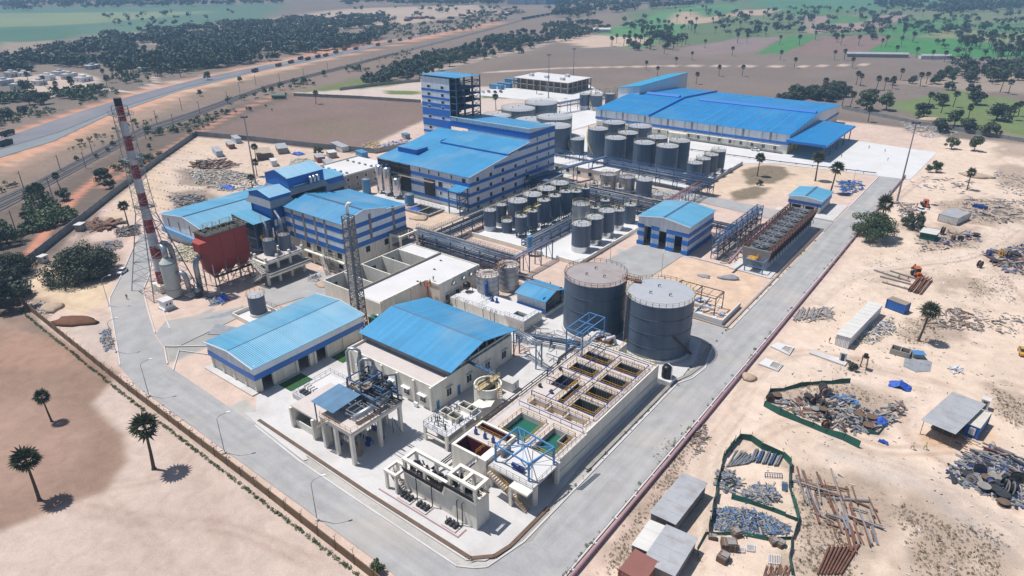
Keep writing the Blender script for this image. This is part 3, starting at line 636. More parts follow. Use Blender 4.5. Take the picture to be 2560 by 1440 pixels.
# ------------------------------------------------------------------ store shed (left front)
t = thing('store_shed', 'long blue-roofed store shed with cream walls and three open bays beside the south road', 'building', (-134.5, 83, 0))
x0, y0, x1, y1 = -143.4, 67.2, -125.2, 98.2
MB().box(x0, y0, 0, x1, y0+.25, 7).box(x0, y1-.25, 0, x1, y1, 7).box(x0, y0+.25, 0, x0+.25, y1-.25, 7).box(x1-.25, y0+.25, 3.4, x1, y1-.25, 6.6).build('wall', M_CREAM, t)
mb = MB()
for a, b_ in ((67.45,68.3),(71.2,78.4),(81.4,83.6),(86.5,97.95)): mb.box(x1-.25, a, 0, x1, b_, 3.4)
mb.build('bay_wall', M_CREAM, t)
MB().box(x1-9, y0+.3, .12, x1-8.8, y1-.3, 6).build('inner_partition', M_DKSTL, t)
for y in (68.0, 71.6, 77.9, 81.8, 83.2, 87, 92, 97.6): MB().box(x1, y-.3, 0, x1+.35, y+.3, 3.5).build('pilaster', M_CREAM, t)
for x in (-143.2, -138.8, -134.2, -129.6, -125.6): MB().box(x-.3, y0-.35, 0, x+.3, y0, 4).build('pilaster', M_CREAM, t)
prof = [(-144.3, 7.15), (-134.2, 8.2), (-124.4, 6.85)]
gable_body(t, 'gable_cladding', M_WHITE, x0-.4, y0-.6, x1+.4, y1+.5, 4.0, [(-143.9, 7.15), (-134.2, 8.2), (-124.8, 6.85)], 'y')
band(t, 'blue_band', M_BLUE, -143.9, y0-.6, -124.8, y1+.5, 3.5, 5.0, .06, 'yxw')
MB().roof(prof, 'y', y0-.9, y1+.9).build('roof', M_ROOF, t)
MB().roof([(-134.35, 8.2), (-134.2, 8.27), (-134.05, 8.2)], 'y', y0-.9, y1+.9, .05).build('ridge_cap', M_STEEL, t)
mb = MB()
for a, b_ in zip(prof[:-1], prof[1:]):
    for y in (y0-.95, y1+.95): mb.bar((a[0], y, a[1]-.02), (b_[0], y, b_[1]-.02), .14, .3)
mb.build('barge_trim', M_TRIM, t)
slab('shed_plinth', [(-145.2,65.4),(-125,65.4),(-125,67.2),(-143.4,67.2),(-143.4,99),(-145.2,99)], M_CONC, 0.18)
for a, b_ in ((71.8,78.0),(87,93.5)): MB().box(-124.2, a, 0, -119.6, b_, 0.16).build('lawn_bed', M_GREEN)['kind'] = 'structure'

# ------------------------------------------------------------------ treatment hall with terrace
t = thing('treatment_hall', 'cream treatment hall with blue gable roof and flat terrace behind the evaporator', 'building', (-101, 99, 0))
MB().box(-115.5, 85.8, 0, -88, 92.0, 5.7).build('terrace_block', M_CREAM, t)
MB().box(-115.2, 86.1, 5.7, -88.3, 92.0, 5.85).build('terrace_roof', M_PINKC, t)
MB().box(-115.5,85.8,5.7,-88,86.1,6.5).box(-88.3,86.1,5.7,-88,92,6.5).box(-115.5,86.1,5.7,-115.2,92,6.5).build('parapet', M_CREAM, t)
MB().box(-115.5, 92, 0, -88, 113.8, 6.6).build('hall_wall', M_CREAM, t)
MB().box(-115.2,91.6,6.0,-88.4,92.0,7.6).build('gutter_upstand', M_CONCD, t)
prof = [(90.6, 8.0), (101.7, 10.7), (113.3, 8.1)]
MB().roof([(90.4, 8.2), (101.7, 10.9), (114.2, 8.3)], 'x', -116.6, -86.6).build('roof', M_ROOFX, t)
MB().roof([(101.45, 10.86), (101.7, 10.96), (101.95, 10.86)], 'x', -116.6, -86.6, .05).build('ridge_cap', M_STEEL, t)
mb = MB()
for y in np.arange(92.5, 114, 3.0): 
    z = 8.2+(y-90.4)*.239 if y < 101.7 else 10.9-(y-101.7)*.208
    mb.bar((-88.2, y, 6.6), (-88.2, y, z-.2), .22)
mb.bar((-88.2, 91, 8.0),(-88.2,101.7,10.6),.2); mb.bar((-88.2,101.7,10.6),(-88.2,113.8,8.0),.2)
mb.build('gable_frame', M_CONCD, t)
MB().box(-115.4,92.1,6.6,-89.5,113.6,7.9).build('gable_shade_block', M_DARK, t)  # solid dark block paints in the shade under the roof
MB().box(-88.35,92.2,7.3,-88.05,113.7,7.6).build('clerestory_beam', M_CREAM, t)
for y, w in ((90.9,1.5),(97.7,1.6),(104.3,1.7),(110.6,1.7)): win(t, 'x', -88, y, 1.6, w, 2.0, bars=1); MB().box(-88, y-w/2-.3, 3.95, -87.4, y+w/2+.3, 4.08).build('sunshade', M_CREAM, t)
win(t, 'x', -88, 94.1, .1, 1.1, 2.6, pane=M_LBLUE); win(t, 'x', -88, 87.2, .1, 1.0, 2.2, pane=M_LBLUE)
for x in (-91, -96, -101, -106, -111): win(t, 'y', 85.8, x, 1.4, 1.8, 1.7, bars=1); MB().box(x-1.2, 85.0, 3.4, x+1.2, 85.8, 3.55).build('sunshade', M_TRIM, t)
for x in (-88.5, -93.6, -98.7, -103.8, -108.9, -114.6): MB().box(x-.3, 85.45, 0, x+.3, 85.8, 6.2).build('pilaster', M_CREAM, t)
for x in (-92.4, -97.3): MB().box(x-.5, 84.6, .3, x+.5, 85.1, 1.2).build('air_conditioner', M_TRIM, t)

# ------------------------------------------------------------------ evaporator house
t = thing('evaporator_house', 'open concrete evaporator house with steel vessels on its deck near the south road', 'process plant', (-98, 70, 0))
MB().box(-108.4, 64.4, 4.9, -97.4, 75.0, 5.3).build('low_roof', M_PINKC, t)
MB().box(-108.3, 74.6, 0.1, -97.5, 74.9, 4.9).box(-108.3, 64.6, .1, -108.0, 74.6, 4.9).build('wall', M_CREAM, t)
for x in (-108.1, -100.9, -97.2): MB().box(x-.3, 63.9, .1, x+.3, 65.6, 5.0).build('column', M_CREAM, t)
MB().box(-107.6,64.6,.1,-101.4,64.8,1.9).build('parapet_wall', M_CREAM, t)
MB().box(-107.5, 69, .1, -98, 69.2, 4.6).build('back_wall', M_CONCD, t)
MB().box(-97.4, 63.5, 7.5, -87.8, 77.0, 8.0).build('upper_deck', M_PINKC, t)
for x, y in ((-97.0,64),(-93.2,64),(-88.3,63.9),(-88.4,70.9),(-88.4,76.5),(-97,70.5),(-97,76.5),(-92.8,76.5),(-92.8,70.5)): MB().box(x-.35, y-.35, .1, x+.35, y+.35, 7.5).build('column', M_CREAM, t)
MB().box(-97.2,63.6,6.9,-87.9,64.2,7.5).box(-88.5,64.2,6.9,-87.9,76.9,7.5).build('edge_beam', M_CREAM, t)
MB().rail([(-97.3,63.7,8),(-88,63.7,8),(-88,76.9,8)], 1.0, 1.6, .05).build('railing', M_YEL, t)
cp = MB().roof([(63.7,10.4),(70.8,10.8)], 'x', -99.6, -92.9, .08).build('canopy_roof', mat('faded_canopy',(.11,.215,.34),.5,.12,.4,rib='X',ribw=.5), t)
mb = MB()
for x in (-99.2, -93.2):
    for y in (64.2, 70.4): mb.bar((x,y,5.3 if x < -97.4 else 8), (x,y,10.4), .2)
mb.build('canopy_post', M_STEEL, cp)
mb = MB()
for a, b_ in (((-97,71,8),(-97,71,13)),((-97,76.7,8),(-97,76.7,13)),((-89,70.6,8),(-89,70.6,11)),((-88.8,76.8,8),(-88.8,76.8,14)),((-93,71,8),(-93,71,13)),((-93,76.7,8),(-93,76.7,13))): mb.bar(a, b_, .28)
for z in (11, 13): 
    mb.bar((-97,71,z),(-93,71,z),.22).bar((-97,76.7,z),(-93,76.7,z),.22).bar((-97,71,z),(-97,76.7,z),.22).bar((-93,71,z),(-93,76.7,z),.22)
mb.bar((-89,70.6,11),(-88.8,76.8,11),.3).bar((-89,70.6,11),(-93,71,11),.3).bar((-88.8,76.8,11),(-93,76.7,11),.3).bar((-89,70.6,8.2),(-88.8,76.8,10.8),.15)
mb.bar((-88.8,76.8,14),(-91,76.8,13),.25)
mb.build('steel_frame', M_STEEL, t)
MB().box(-97.2,71,10.9,-93,76.8,11.0).build('grating_platform', M_WTIMB, t)
MB().rail([(-97.2,70.9,11),(-92.9,70.9,11),(-92.9,76.9,11),(-97.2,76.9,11)], 1.0, 1.4, .05, True).build('platform_railing', M_YEL, t)
for x, y, zt, r in ((-98.2,75.8,16.3,.75),(-94.9,76.3,14.8,.85)):
    v = MB().lathe(x, y, [(.3,8.6),(r,9.6),(r,zt-3.2),(r*1.15,zt-3.1),(r*1.15,zt-2.7),(r*.9,zt-1.6),(.35,zt-.6),(.35,zt)], 18).build('evaporator_vessel', M_GALV, t, True)
    MB().tube([(x,y,zt-.2),(x,y,zt+.3),(x-.5,y-.4,zt+.8),(x-1.6,y-1.2,zt+.8),(x-2.1,y-1.6,zt+.2),(x-2.1,y-1.6,9.5)], .32, 10).build('vapour_duct', M_GALV, v, True)
MB().tube([(-89.6,66.0,9.4),(-89.3,74.6,9.4)], .62, 16).build('heat_exchanger', M_GALV, t, True)
MB().tube([(-101,77,0.1),(-101,77,7.2)], 1.3, 18).build('flash_tank', M_GALV, t, True)
MB().rail([(-102.4,75.6,7.2),(-99.6,75.6,7.2),(-99.6,78.4,7.2),(-102.4,78.4,7.2)], 1, 1.4, .05, True).build('tank_railing', M_YELP, t)
mb = MB(); rr = random.Random(3)
for k in range(46):
    x = rr.uniform(-97,-89.5); y = rr.uniform(66,76.5); z = rr.choice((8.4,9.2,9.9,10.5)); L = rr.uniform(.8,4)
    mb.bar((x,y,z), (x+L if k%2 else x, y if k%2 else min(y+L,77), z), rr.uniform(.08,.22))
    if k%3 == 0: mb.bar((x,y,8),(x,y,z), .14)
mb.build('pipework', M_PIPEG, t)
for mm_ in (M_STEEL, M_DKSTL):
    mb = MB()
    for k in range(34):
        x = rr.uniform(-97,-89); y = rr.uniform(70.8,76.8); z = rr.uniform(8.2,12.6); L = rr.uniform(.6,3); mb.bar((x,y,z),(x+L if k%2 else x,y if k%2 else min(y+L,77),z),rr.uniform(.12,.32)).bar((x,y,8),(x,y,z),.16)
        if k%4 == 0: mb.cbox(x,y,z,.7,.7,.9)
    mb.build('pipework', mm_, t)
mb = MB()
for k in range(26):
    x = rr.uniform(-96,-89); y = rr.uniform(65,76); mb.bar((x,y,.1),(x,y,rr.uniform(3,7.4)), rr.uniform(.08,.25))
    if k%2: mb.bar((x,y,rr.uniform(1,6)),(x+rr.uniform(-3,3),y,rr.uniform(1,6)), .12)
mb.build('ground_pipework', M_PIPEG, t)
MB().tube([(-93.5,66,3.4),(-91,66.2,3.4)], .8, 14).build('receiver_drum', M_SILV, t, True)
stairs(t, (-89.5,66.5,.1), (-94,66.5,2.8), 1.0, 9, M_YEL)
mb = MB()
for k in range(7): x = -95.5+k*.95; mb.cbox(x, rr.uniform(66,74), .1, .9, .6, .8).bar((x,70,.5),(x,70,1.6),.12)
mb.build('pump_set', M_DBLUE, t)
stairs(t, (-97.6,63.2,5.3), (-94.4,63.2,8), 0.9, 8, M_GALV)
# side pits
t2 = thing('side_sump', 'small railed concrete sump with pumps beside the evaporator house and lawn', 'sump', (-112, 75, 0))
pits_deck(-117, 70.5, -109.3, 81.5, [(-116.4,75,-111,80.8)], 0.1, 1.5).build('sump_wall', M_CONC, t2)
MB().box(-116.4,75,.1,-111,80.8,1.42).build('sump_cover', M_CONCW, t2)
MB().rail([(-116.9,70.7,1.5),(-109.5,70.7,1.5),(-109.5,81.3,1.5),(-116.9,81.3,1.5)], 1.0, 1.5, .05, True).build('railing', M_STEEL, t2)
mb = MB()
for k in range(6): mb.cbox(-115.5+k*1.0, 72.2, 1.5, .6, 1.3, .5).tube([(-115.5+k, 73, 1.6),(-115.5+k,73,2.6),(-115.5+k,74.2,2.6)], .1, 6)
mb.build('pump_set', M_DKSTL, t2)

# ------------------------------------------------------------------ slab-like pump frame in the near corner
t = thing('filter_feed_frame', 'tall narrow cream concrete frame crossed by black pipes in the near plant corner', 'process plant', (-67, 67, 0))
MB().box(-75.8,65.2,.1,-66.0,68.6,4.3).build('lower_tank', M_CREAM, t)
MB().box(-66.0,65.2,.1,-58.3,68.6,6.3).build('upper_tank', M_CREAM, t)
MB().box(-60.5,65.3,.1,-58.6,68.4,.9).build('end_opening', M_DARK, t)
for x in (-75.5,-70.4,-65.6): 
    for y in (65.4, 68.4): MB().box(x-.28,y-.25,4.3,x+.28,y+.25,6.6).build('column', M_CREAM, t)
for x in (-64.3,-61.4,-58.6): 
    for y in (65.4, 68.4): MB().box(x-.28,y-.25,6.3,x+.28,y+.25,8.7).build('column', M_CREAM, t)
MB().box(-75.9,65.1,6.6,-65,65.7,7.1).box(-75.9,68.1,6.6,-65,68.7,7.1).box(-75.9,65.7,6.6,-75.3,68.1,7.1).build('lower_ring_beam', M_CREAM, t)
MB().box(-64.7,65.1,8.7,-58.2,65.7,9.2).box(-64.7,68.1,8.7,-58.2,68.7,9.2).box(-64.7,65.7,8.7,-64.1,68.1,9.2).box(-61.7,65.7,8.7,-61.1,68.1,9.2).box(-58.8,65.7,8.7,-58.2,68.1,9.2).build('upper_ring_beam', M_CREAM, t)
mb = MB()
for k in range(4): z = 4.6+k*.32; mb.tube([(-75.5,64.95-.12*k,z),(-66.0,64.95-.12*k,z),(-65.4,64.95-.12*k,z+1.9),(-58.6,64.95-.12*k,z+1.9)], .12, 6)
for x in (-72,-68.2,-62.2,-61): mb.tube([(x,65,5),(x,64.6,5),(x,64.6,.4),(x,63.8,.4)], .1, 6)
mb.build('black_pipe_run', M_BLACK, t)
mb = MB(); rr = random.Random(5)
for k in range(110):
    x = rr.uniform(-75,-59); z0 = 4.4 if x < -66 else 6.4; y = rr.uniform(65.8,68.1); mb.cbox(x,y,z0,rr.uniform(.2,.7),rr.uniform(.2,.5),rr.uniform(.2,1.3))
    if k%3 == 0: mb.bar((x,y,z0+.4),(x+rr.uniform(.5,2),y,z0+.4),.14)
mb.build('valve_gear', M_DKSTL, t)
MB().rail([(-75.6,65.3,4.3),(-66,65.3,4.3)],1,1.5,.05).rail([(-66,68.5,6.3),(-58.5,68.5,6.3),(-58.5,65.4,6.3)],1,1.5,.05).build('railing', M_RUST, t)
fr = MB().box(-78.8,63.0,4.0,-75.6,63.5,4.5).box(-78.8,65.9,4.0,-76.0,66.4,4.5).box(-78.8,63.5,4.0,-78.3,65.9,4.5).box(-76.1,63.5,4.0,-75.6,65.1,4.5)
for x, y in ((-78.4,63.3),(-75.9,63.3),(-78.4,66.1)): fr.box(x-.25,y-.25,.1,x+.25,y+.25,4.0)
fr.build('stair_landing_frame', M_CREAM, t)
stairs(t, (-74.9,64.2,.1), (-78,64.2,3.6), 1.0, 10, M_CONCD, M_RUST)
for x in (-73.5,-69.5,-62.5):
    p = MB().box(x-1.6,62.4,.1,x+1.6,64.6,.32).build('pump_plinth', M_PINKC, t)
    q = MB()
    for k in range(3): q.cbox(x-.9+k*.9,63.5,.32,.5,1.3,.6).bar((x-.9+k*.9,63.2,.8),(x-.9+k*.9,63.2,2.0),.12)
    q.build('pump', M_DKSTL, p)
MB().box(-79.5,61.9,.10,-60,62.15,.2).box(-60,61.9,.1,-59.75,64.2,.2).build('drain_grating', M_PURP, t)

# ------------------------------------------------------------------ effluent basin
t = thing('effluent_basin', 'large cream effluent basin with green water pits and railed cells beside the east road', 'basin', (-63, 102, 0))
ZB = 5.0
cells = [(-61.8,99.4,-56.0,103.2),(-61.8,105.0,-56.0,108.8),(-61.8,111.0,-56.0,114.8),(-61.8,117.3,-56.0,121.0),(-69.7,103.8,-65.4,108.7),(-70.0,111.5,-63.7,115.0),(-70.4,117.6,-63.6,120.8)]
slots = [(-65.0,99.4,-63.4,107.5)]
tr = [(-69.3,95.3,-65.2,97.3),(-64.9,95.3,-60.8,97.3),(-60.5,95.3,-56.0,97.3)]
green = [(-68.5,84.4,-62.4,91.6),(-60.3,83.9,-55.5,91.4)]
pits = cells + slots + tr + green
pits_deck(-72.2, 83.9, -54.2, 124.4, pits, .1, ZB).build('basin_deck', M_PINKC, t)
MB().box(-54.2,93.6,.1,-53.98,124.5,5.5).box(-72.3,124.4,.1,-54.0,124.65,5.3).box(-72.42,96,.1,-72.2,124.4,5.3).box(-54.2,83.9,.1,-54.0,93.58,5.02).build('outer_wall', M_CREAM, t)
MB().box(-53.97,84,2.0,-53.9,124.3,2.35).build('wall_ledge', M_CONC, t)
for p in green: MB().box(p[0],p[1],2.4,p[2],p[3],3.75).build('green_water', M_WATER, t)
M_CELLDK = mat('dark_cell_wall', (.055,.055,.045), .6, .3, 1.5)  # dark tone for the inner faces of the basin cells
for p in cells + slots:
    MB().box(p[0],p[1],1.0,p[2],p[3],2.6).build('dark_water', M_WATERD, t)
    a0,b0,a1,b1 = p; q = MB().box(a0+.01,b0+.01,2.6,a0+.06,b1-.01,ZB-.25).box(a1-.06,b0+.01,2.6,a1-.01,b1-.01,ZB-.25).box(a0+.06,b0+.01,2.6,a1-.06,b0+.06,ZB-.25).box(a0+.06,b1-.06,2.6,a1-.06,b1-.01,ZB-.25); q.build('cell_lining', M_CELLDK, t)
for p in tr: MB().box(p[0],p[1],2.4,p[2],p[3],3.6).build('trough_floor', M_CONC, t)
pb = MB().box(-57.6,88.4,3.2,-57.35,91.4,4.9).box(-57.35,88.4,3.2,-55.5,88.65,4.9).build('inner_box_wall', M_CONCD, t)
MB().box(-57.35,88.65,3.2,-55.5,91.4,4.0).build('inner_box_floor', M_DARK, t)
for p in cells + slots + tr + green:
    MB().rail([(p[0]-.15,p[1]-.15,ZB),(p[2]+.15,p[1]-.15,ZB),(p[2]+.15,p[3]+.15,ZB),(p[0]-.15,p[3]+.15,ZB)], 1.0, 1.5, .08, True).build('pit_railing', M_YEL, t)
for p in cells[:4] + cells[4:]:
    mb = MB()
    for k in range(9):
        x = p[0]+.4+k*(p[2]-p[0]-.8)/8; mb.bar((x,p[3]-.25,2.0),(x,p[3]-.25,ZB+.9),.06)
        if k < 5: y = p[1]+.5+k*(p[3]-p[1]-1)/4; mb.bar((p[2]-.25,y,2.0),(p[2]-.25,y,ZB+.9),.06)
    mb.build('diffuser_pipes', M_PIPEG, t)
mb = MB(); zz = ZB+1.15
for x in (-62.6, -66.8 , -55.2): mb.tube([(x,98,zz),(x,122,zz)], .11, 6)
for y in (98.0, 103.6, 109.6, 115.8, 122): mb.tube([(-70.5,y,zz),(-55.2,y,zz)], .09, 6)
mb.tube([(-70.5,98,zz),(-70.5,98,ZB)], .14, 6).tube([(-72,106,ZB),(-72,106,zz+.6),(-70.5,106,zz+.6),(-70.5,106,zz)], .16, 8)
for x in (-70.5,-66.8,-62.6,-58.9,-55.2):
    for y in (98,103.6,109.6,115.8,122): mb.bar((x,y,ZB),(x,y,zz),.07)
mb.tube([(-70.4,93.4,zz),(-54.8,93.4,zz)], .09, 6)
for x in np.arange(-70.4,-54,2.6): mb.bar((x,93.4,ZB),(x,93.4,zz),.08)
mb.build('air_header', M_NAVY, t)
mb = MB().rail([(-54.3,84.2,5.02),(-54.3,93,5.02)],1,1.6,.05).rail([(-54.5,94,5.5),(-54.5,124,5.5)],.7,1.7,.05).rail([(-72,84.5,ZB),(-72,124,ZB)],1,1.7,.05)
mb.build('edge_railing', M_RUST, t)
MB().rail([(-72,124.2,5.3),(-54.4,124.2,5.3)],1.1,1.6,.06).build('back_railing', M_YELP, t)
mb = MB().tube([(-72.9,86,4.6),(-72.9,112,4.6),(-74.4,115,4.6),(-74.4,123,4.6)], .22, 8).tube([(-73.4,86,4.3),(-73.4,112,4.3),(-74.9,115,4.3),(-74.9,123,4.3)], .2, 8).tube([(-73.9,86,4.6),(-73.9,123,4.6)], .12, 6)
for y in range(87,122,4): mb.bar((-73.4,y,.1),(-73.4,y,4.2),.16).bar((-74.3,y,4.1),(-72.3,y,4.1),.14)
mb.build('edge_pipe_run', M_DKSTL, t)
mb = MB()
for x, y in ((-70.8,101.5),(-67.5,101),(-71,109.8)): mb.cbox(x,y,ZB,.5,.5,.9).bar((x-.6,y,ZB+.3),(x+.6,y,ZB+.3),.2)
mb.build('valve_stand', M_DKSTL, t)

t = thing('maroon_inlet_tanks', 'two cream concrete tanks lined in maroon on either side of a walkway', 'tank', (-68, 79, 0))
pits_deck(-72.4,74.6,-64.0,83.85,[(-71.8,75.1,-65.6,78.5),(-71.9,81.3,-64.3,83.4)],.1,6.0).build('tank_shell', M_CREAM, t)
for a in ((-71.8,75.1,-65.6,78.5),(-71.9,81.3,-64.3,83.4)):
    x0,y0,x1,y1 = a; e = .02
    MB().box(x0+e,y0+e,1,x0+.1,y1-e,5.7).box(x1-.1,y0+e,1,x1-e,y1-e,5.7).box(x0+.1,y0+e,1,x1-.1,y0+.1,5.7).box(x0+.1,y1-.1,1,x1-.1,y1-e,5.7).box(x0+.1,y0+.1,1,x1-.1,y1-.1,1.4).build('maroon_lining', M_MAROON, t)
MB().box(-72.0,78.7,6.0,-64.3,81.1,6.06).build('walkway', M_PINKC, t)
MB().rail([(-72,81.0,6.06),(-64.2,81.0,6.06)],1,1.5,.06).rail([(-66.4,78.4,6),(-64.4,78.4,6)],1,1,.06).rail([(-66.6,75,6),(-66.6,77.5,6)],1,1.2,.06).build('railing', M_YEL, t)
mb = MB()
for x in (-70.5,-68.2,-66.2): mb.cbox(x,79.6,6.06,.5,.5,1.1).bar((x,79.6,7.2),(x,79.6,7.9),.2)
mb.build('mixer_drive', M_DBLUE, t)

t = thing('blower_platform', 'raised concrete platform on square columns under a pale blue gantry beside the green pits', 'platform', (-58.8, 79, 0))
MB().box(-63.9,74.9,4.6,-53.5,83.8,5.0).build('platform_slab', M_CONCW, t)
for x, y in ((-63.4,75.3),(-57.2,75.2),(-53.9,76.2),(-53.9,83.2),(-63.4,83.2)): MB().box(x-.35,y-.35,.1,x+.35,y+.35,4.6).build('column', M_CREAM, t)
MB().box(-57.6,73.2,4.2,-53.5,74.9,4.6).box(-57.6,73.2,.1,-57.0,73.8,4.2).build('landing', M_CREAM, t)
mb = MB(); GP = [(-63.2,76.6),(-55.2,76.0),(-54.2,82.4),(-63.0,83.2)]
for x, y in GP: mb.bar((x,y,5),(x,y,8.9),.3)
for (a, b_) in zip(GP, GP[1:]+GP[:1]): mb.bar((*a,8.9),(*b_,8.9),.24)
mb.bar((*GP[0],8.9),(*GP[2],8.9),.12).bar((*GP[1],8.9),(*GP[3],8.9),.12).bar((-59,76.3,8.5),(-58.6,82.8,8.5),.28)
for i in range(4): 
    a, b_ = GP[i], GP[(i+1)%4]; mb.bar((*a,7.2),(a[0]+(b_[0]-a[0])*.25,a[1]+(b_[1]-a[1])*.25,8.8),.12); mb.bar((*b_,7.2),(b_[0]+(a[0]-b_[0])*.25,b_[1]+(a[1]-b_[1])*.25,8.8),.12)
for q in (-1,1): mb.bar((-59+q*2.2,76.4,8.9),(-59,79.5,8.9),.1).bar((-59+q*2.2,82.8,8.9),(-59,79.5,8.9),.1)
mb.build('gantry', M_LBLUE, t)
MB().tube([(-59.8,77.2,5.8),(-57.2,77.2,5.8)],.4,12).cbox(-58.5,77.2,5,2.0,.9,.5).build('blower', M_NAVY, t, True)
MB().cbox(-63,79.4,5,.5,2.6,1.7).build('control_cabinet', M_CONCD, t)
MB().rail([(-63.8,75,5),(-53.6,75,5),(-53.6,83.7,5)],1,1.5,.05).build('railing', M_RUST, t)
stairs(t, (-54.0,74.0,.1),(-59.4,74.0,3.0),1.1,14,M_CONCD); stairs(t, (-62.6,73.6,4.9),(-58.4,73.6,3.0),1.1,9,M_CONCD)
stairs(t, (-65.4,73.6,5.9),(-68.4,73.2,2.2),1.0,9,M_STEEL,M_STEEL)

# ------------------------------------------------------------------ clarifier, flash mixer stand
t = thing('round_clarifier', 'round cream clarifier with a yellow scraper bridge behind the effluent pits', 'tank', (-79.3, 94, 0))
mb = MB(); n = 28
for r, z0, z1 in ((3.05,.1,6.6),):
    ring = lambda r, z: [(-79.3+r*math.cos(2*math.pi*i/n), 94+r*math.sin(2*math.pi*i/n), z) for i in range(n)]
    mb.loft([ring(3.05,.1), ring(3.05,6.6), ring(2.75,6.6), ring(2.75,5.6), ring(2.45,5.6), ring(2.45,6.1), ring(2.3,6.1), ring(2.3,4.6)])
mb.build('clarifier_shell', M_CREAM, t)
MB().cyl(-79.3,94,4.6,5.0,2.28,n=28).build('clarifier_water', M_WATERD, t)
b2 = MB().box(-80.0,90.4,6.7,-78.6,97.4,6.85).build('scraper_bridge', mat('tan_deck',(.45,.34,.2),.7,.15,.5), t)
MB().rail([(-80,90.4,6.85),(-80,97.4,6.85)],1.1,1.2,.07).rail([(-78.6,90.4,6.85),(-78.6,97.4,6.85)],1.1,1.2,.07).build('bridge_railing', M_YELP, b2)
MB().cbox(-79.3,94,6.85,.7,.7,1.1).build('scraper_drive', M_DKSTL, b2)
MB().prism([(-79.2,88.2),(-76.6,88.4),(-75.4,90.2),(-76.2,92.6),(-79,91.2)],2.2,4.4).build('sludge_chamber', M_CREAM, t)
MB().box(-78.6,88.9,.1,-78.1,89.4,2.2).box(-76.6,89,.1,-76.1,89.5,2.2).box(-77.8,91,.1,-77.3,91.5,2.2).build('chamber_leg', M_CREAM, t)
stairs(t, (-74.8,92.6,5.0),(-77.0,94.6,6.6),.9,7,M_CONCD); 
MB().bar((-88,97.4,7.2),(-80,97.2,7.0),.9,.12).rail([(-88,97.9,7.2),(-80,97.7,7.1)],1,1.4,.05).rail([(-88,96.9,7.2),(-80,96.7,7.1)],1,1.4,.05).build('access_bridge', M_STEEL, t)

t = thing('dosing_stand', 'two-level cream concrete dosing stand with small open tanks beside the maroon tanks', 'platform', (-79, 80, 0))
MB().box(-83.0,77.6,3.5,-76.4,88.4,3.75).build('upper_slab', M_CONCW, t)
for x, y in ((-82.7,77.9),(-76.8,77.9),(-82.7,83),(-76.8,83),(-82.7,88),(-76.8,88)): MB().box(-.28+x,y-.28,.1,x+.28,y+.28,3.5).build('column', M_CREAM, t)
MB().box(-82.9,77.65,1.6,-76.6,78.15,2.0).build('mid_beam', M_CREAM, t); MB().box(-77.0,78.15,1.6,-76.5,88,2.0).build('mid_beam', M_CREAM, t)
for a in ((-82.6,82.0,-77.8,84.1),(-81,86.0,-77.0,88.0)):
    q = pits_deck(a[0],a[1],a[2],a[3],[(a[0]+.15,a[1]+.15,a[0]+2.2,a[3]-.15),(a[0]+2.4,a[1]+.15,a[2]-.15,a[3]-.15)],3.75,4.8).build('dosing_tank', M_CREAM, t)
    MB().box(a[0]+.1,a[1]+.1,3.8,a[2]-.1,a[3]-.1,4.1).build('dosing_liquor', M_WATERD, q)
MB().rail([(-82.9,77.7,3.75),(-76.5,77.7,3.75),(-76.5,88.2,3.75)],1,1.3,.06).rail([(-82.9,77.7,3.75),(-82.9,88.2,3.75)],1,1.5,.06).build('railing', M_STEEL, t)
stairs(t, (-76.0,78.6,.1),(-80.4,78.6,3.6),1.0,13,M_CONCD,M_STEEL)
mb = MB(); rr = random.Random(14)
for k in range(36): x = rr.uniform(-82.6,-76.8); y = rr.uniform(78,88); mb.bar((x,y,3.75),(x,y,rr.uniform(4.2,5.4)),.12).bar((x,y,4.6),(x+rr.uniform(-1.5,1.5),y,4.6),.1)
mb.build('pipework', M_DKSTL, t)
mb = MB()
for k in range(3): mb.tube([(-73.6-.3*k,73.5,1.2+.2*k),(-73.6-.3*k,84,1.2+.2*k),(-73.6-.3*k,92,1.2+.2*k)],.13,6).tube([(-73.6-.3*k,73.5,1.2+.2*k),(-74.6,70,1.0+.2*k),(-74.6,69,4.6)],.13,6)
mb.build('pipe_run', M_BLACK, t)
# ------------------------------------------------------------------ mid laboratory / MCC block with flat roof
t = thing('flat_roof_block', 'long flat-roofed cream block with open bays between boiler house and treatment hall', 'building', (-135, 125, 0))
MB().box(-137,106.2,0,-126.2,123.6,6.5).box(-137,123.6,0,-121.2,141.2,6.5).build('wall', M_CREAM, t)
MB().box(-137,106.4,6.5,-126.4,123.6,6.65).box(-137,123.6,6.5,-121.4,141.0,6.65).build('roof_slab', M_CONCW, t)
MB().box(-126.45,106.2,6.5,-126.2,123.4,7.2).box(-126.2,123.4,6.5,-121.2,123.65,7.2).box(-121.45,123.65,6.5,-121.2,141.2,7.2).box(-150,141.0,6.5,-121.45,141.2,7.1).build('parapet', M_CREAM, t)
MB().box(-137,106.0,6.5,-136.7,141,7.3).build('roof_upstand', M_CONCD, t)
mb = MB().box(-150.2,106.4,0,-149.9,141,7.0)
for y in (106.2, 113.5, 120.5, 128.5, 135.5): mb.box(-149.9,y,0,-137,y+.3,6.9)
mb.build('bay_wall', M_CREAM, t)
MB().box(-149.9,106.5,0,-137,141,.4).build('bay_floor', M_DKSTL, t)
for y in (109.5,116.6,124.4,132): win(t,'x',-149.88,y,2.6,2.6,2.4)
MB().box(-149.9,135.8,6.6,-137,141,6.75).build('rear_roof_slab', M_CONCW, t)
for y in (110.4,114.6,119.6): win(t,'x',-126.2,y,1.0,1.3,1.6,bars=1)
for y in (126.5,131,135.5): win(t,'x',-121.2,y,1.2,1.4,1.7,bars=1); MB().box(-121.2,y-.9,3.15,-120.7,y+.9,3.3).build('sunshade', M_CREAM, t)
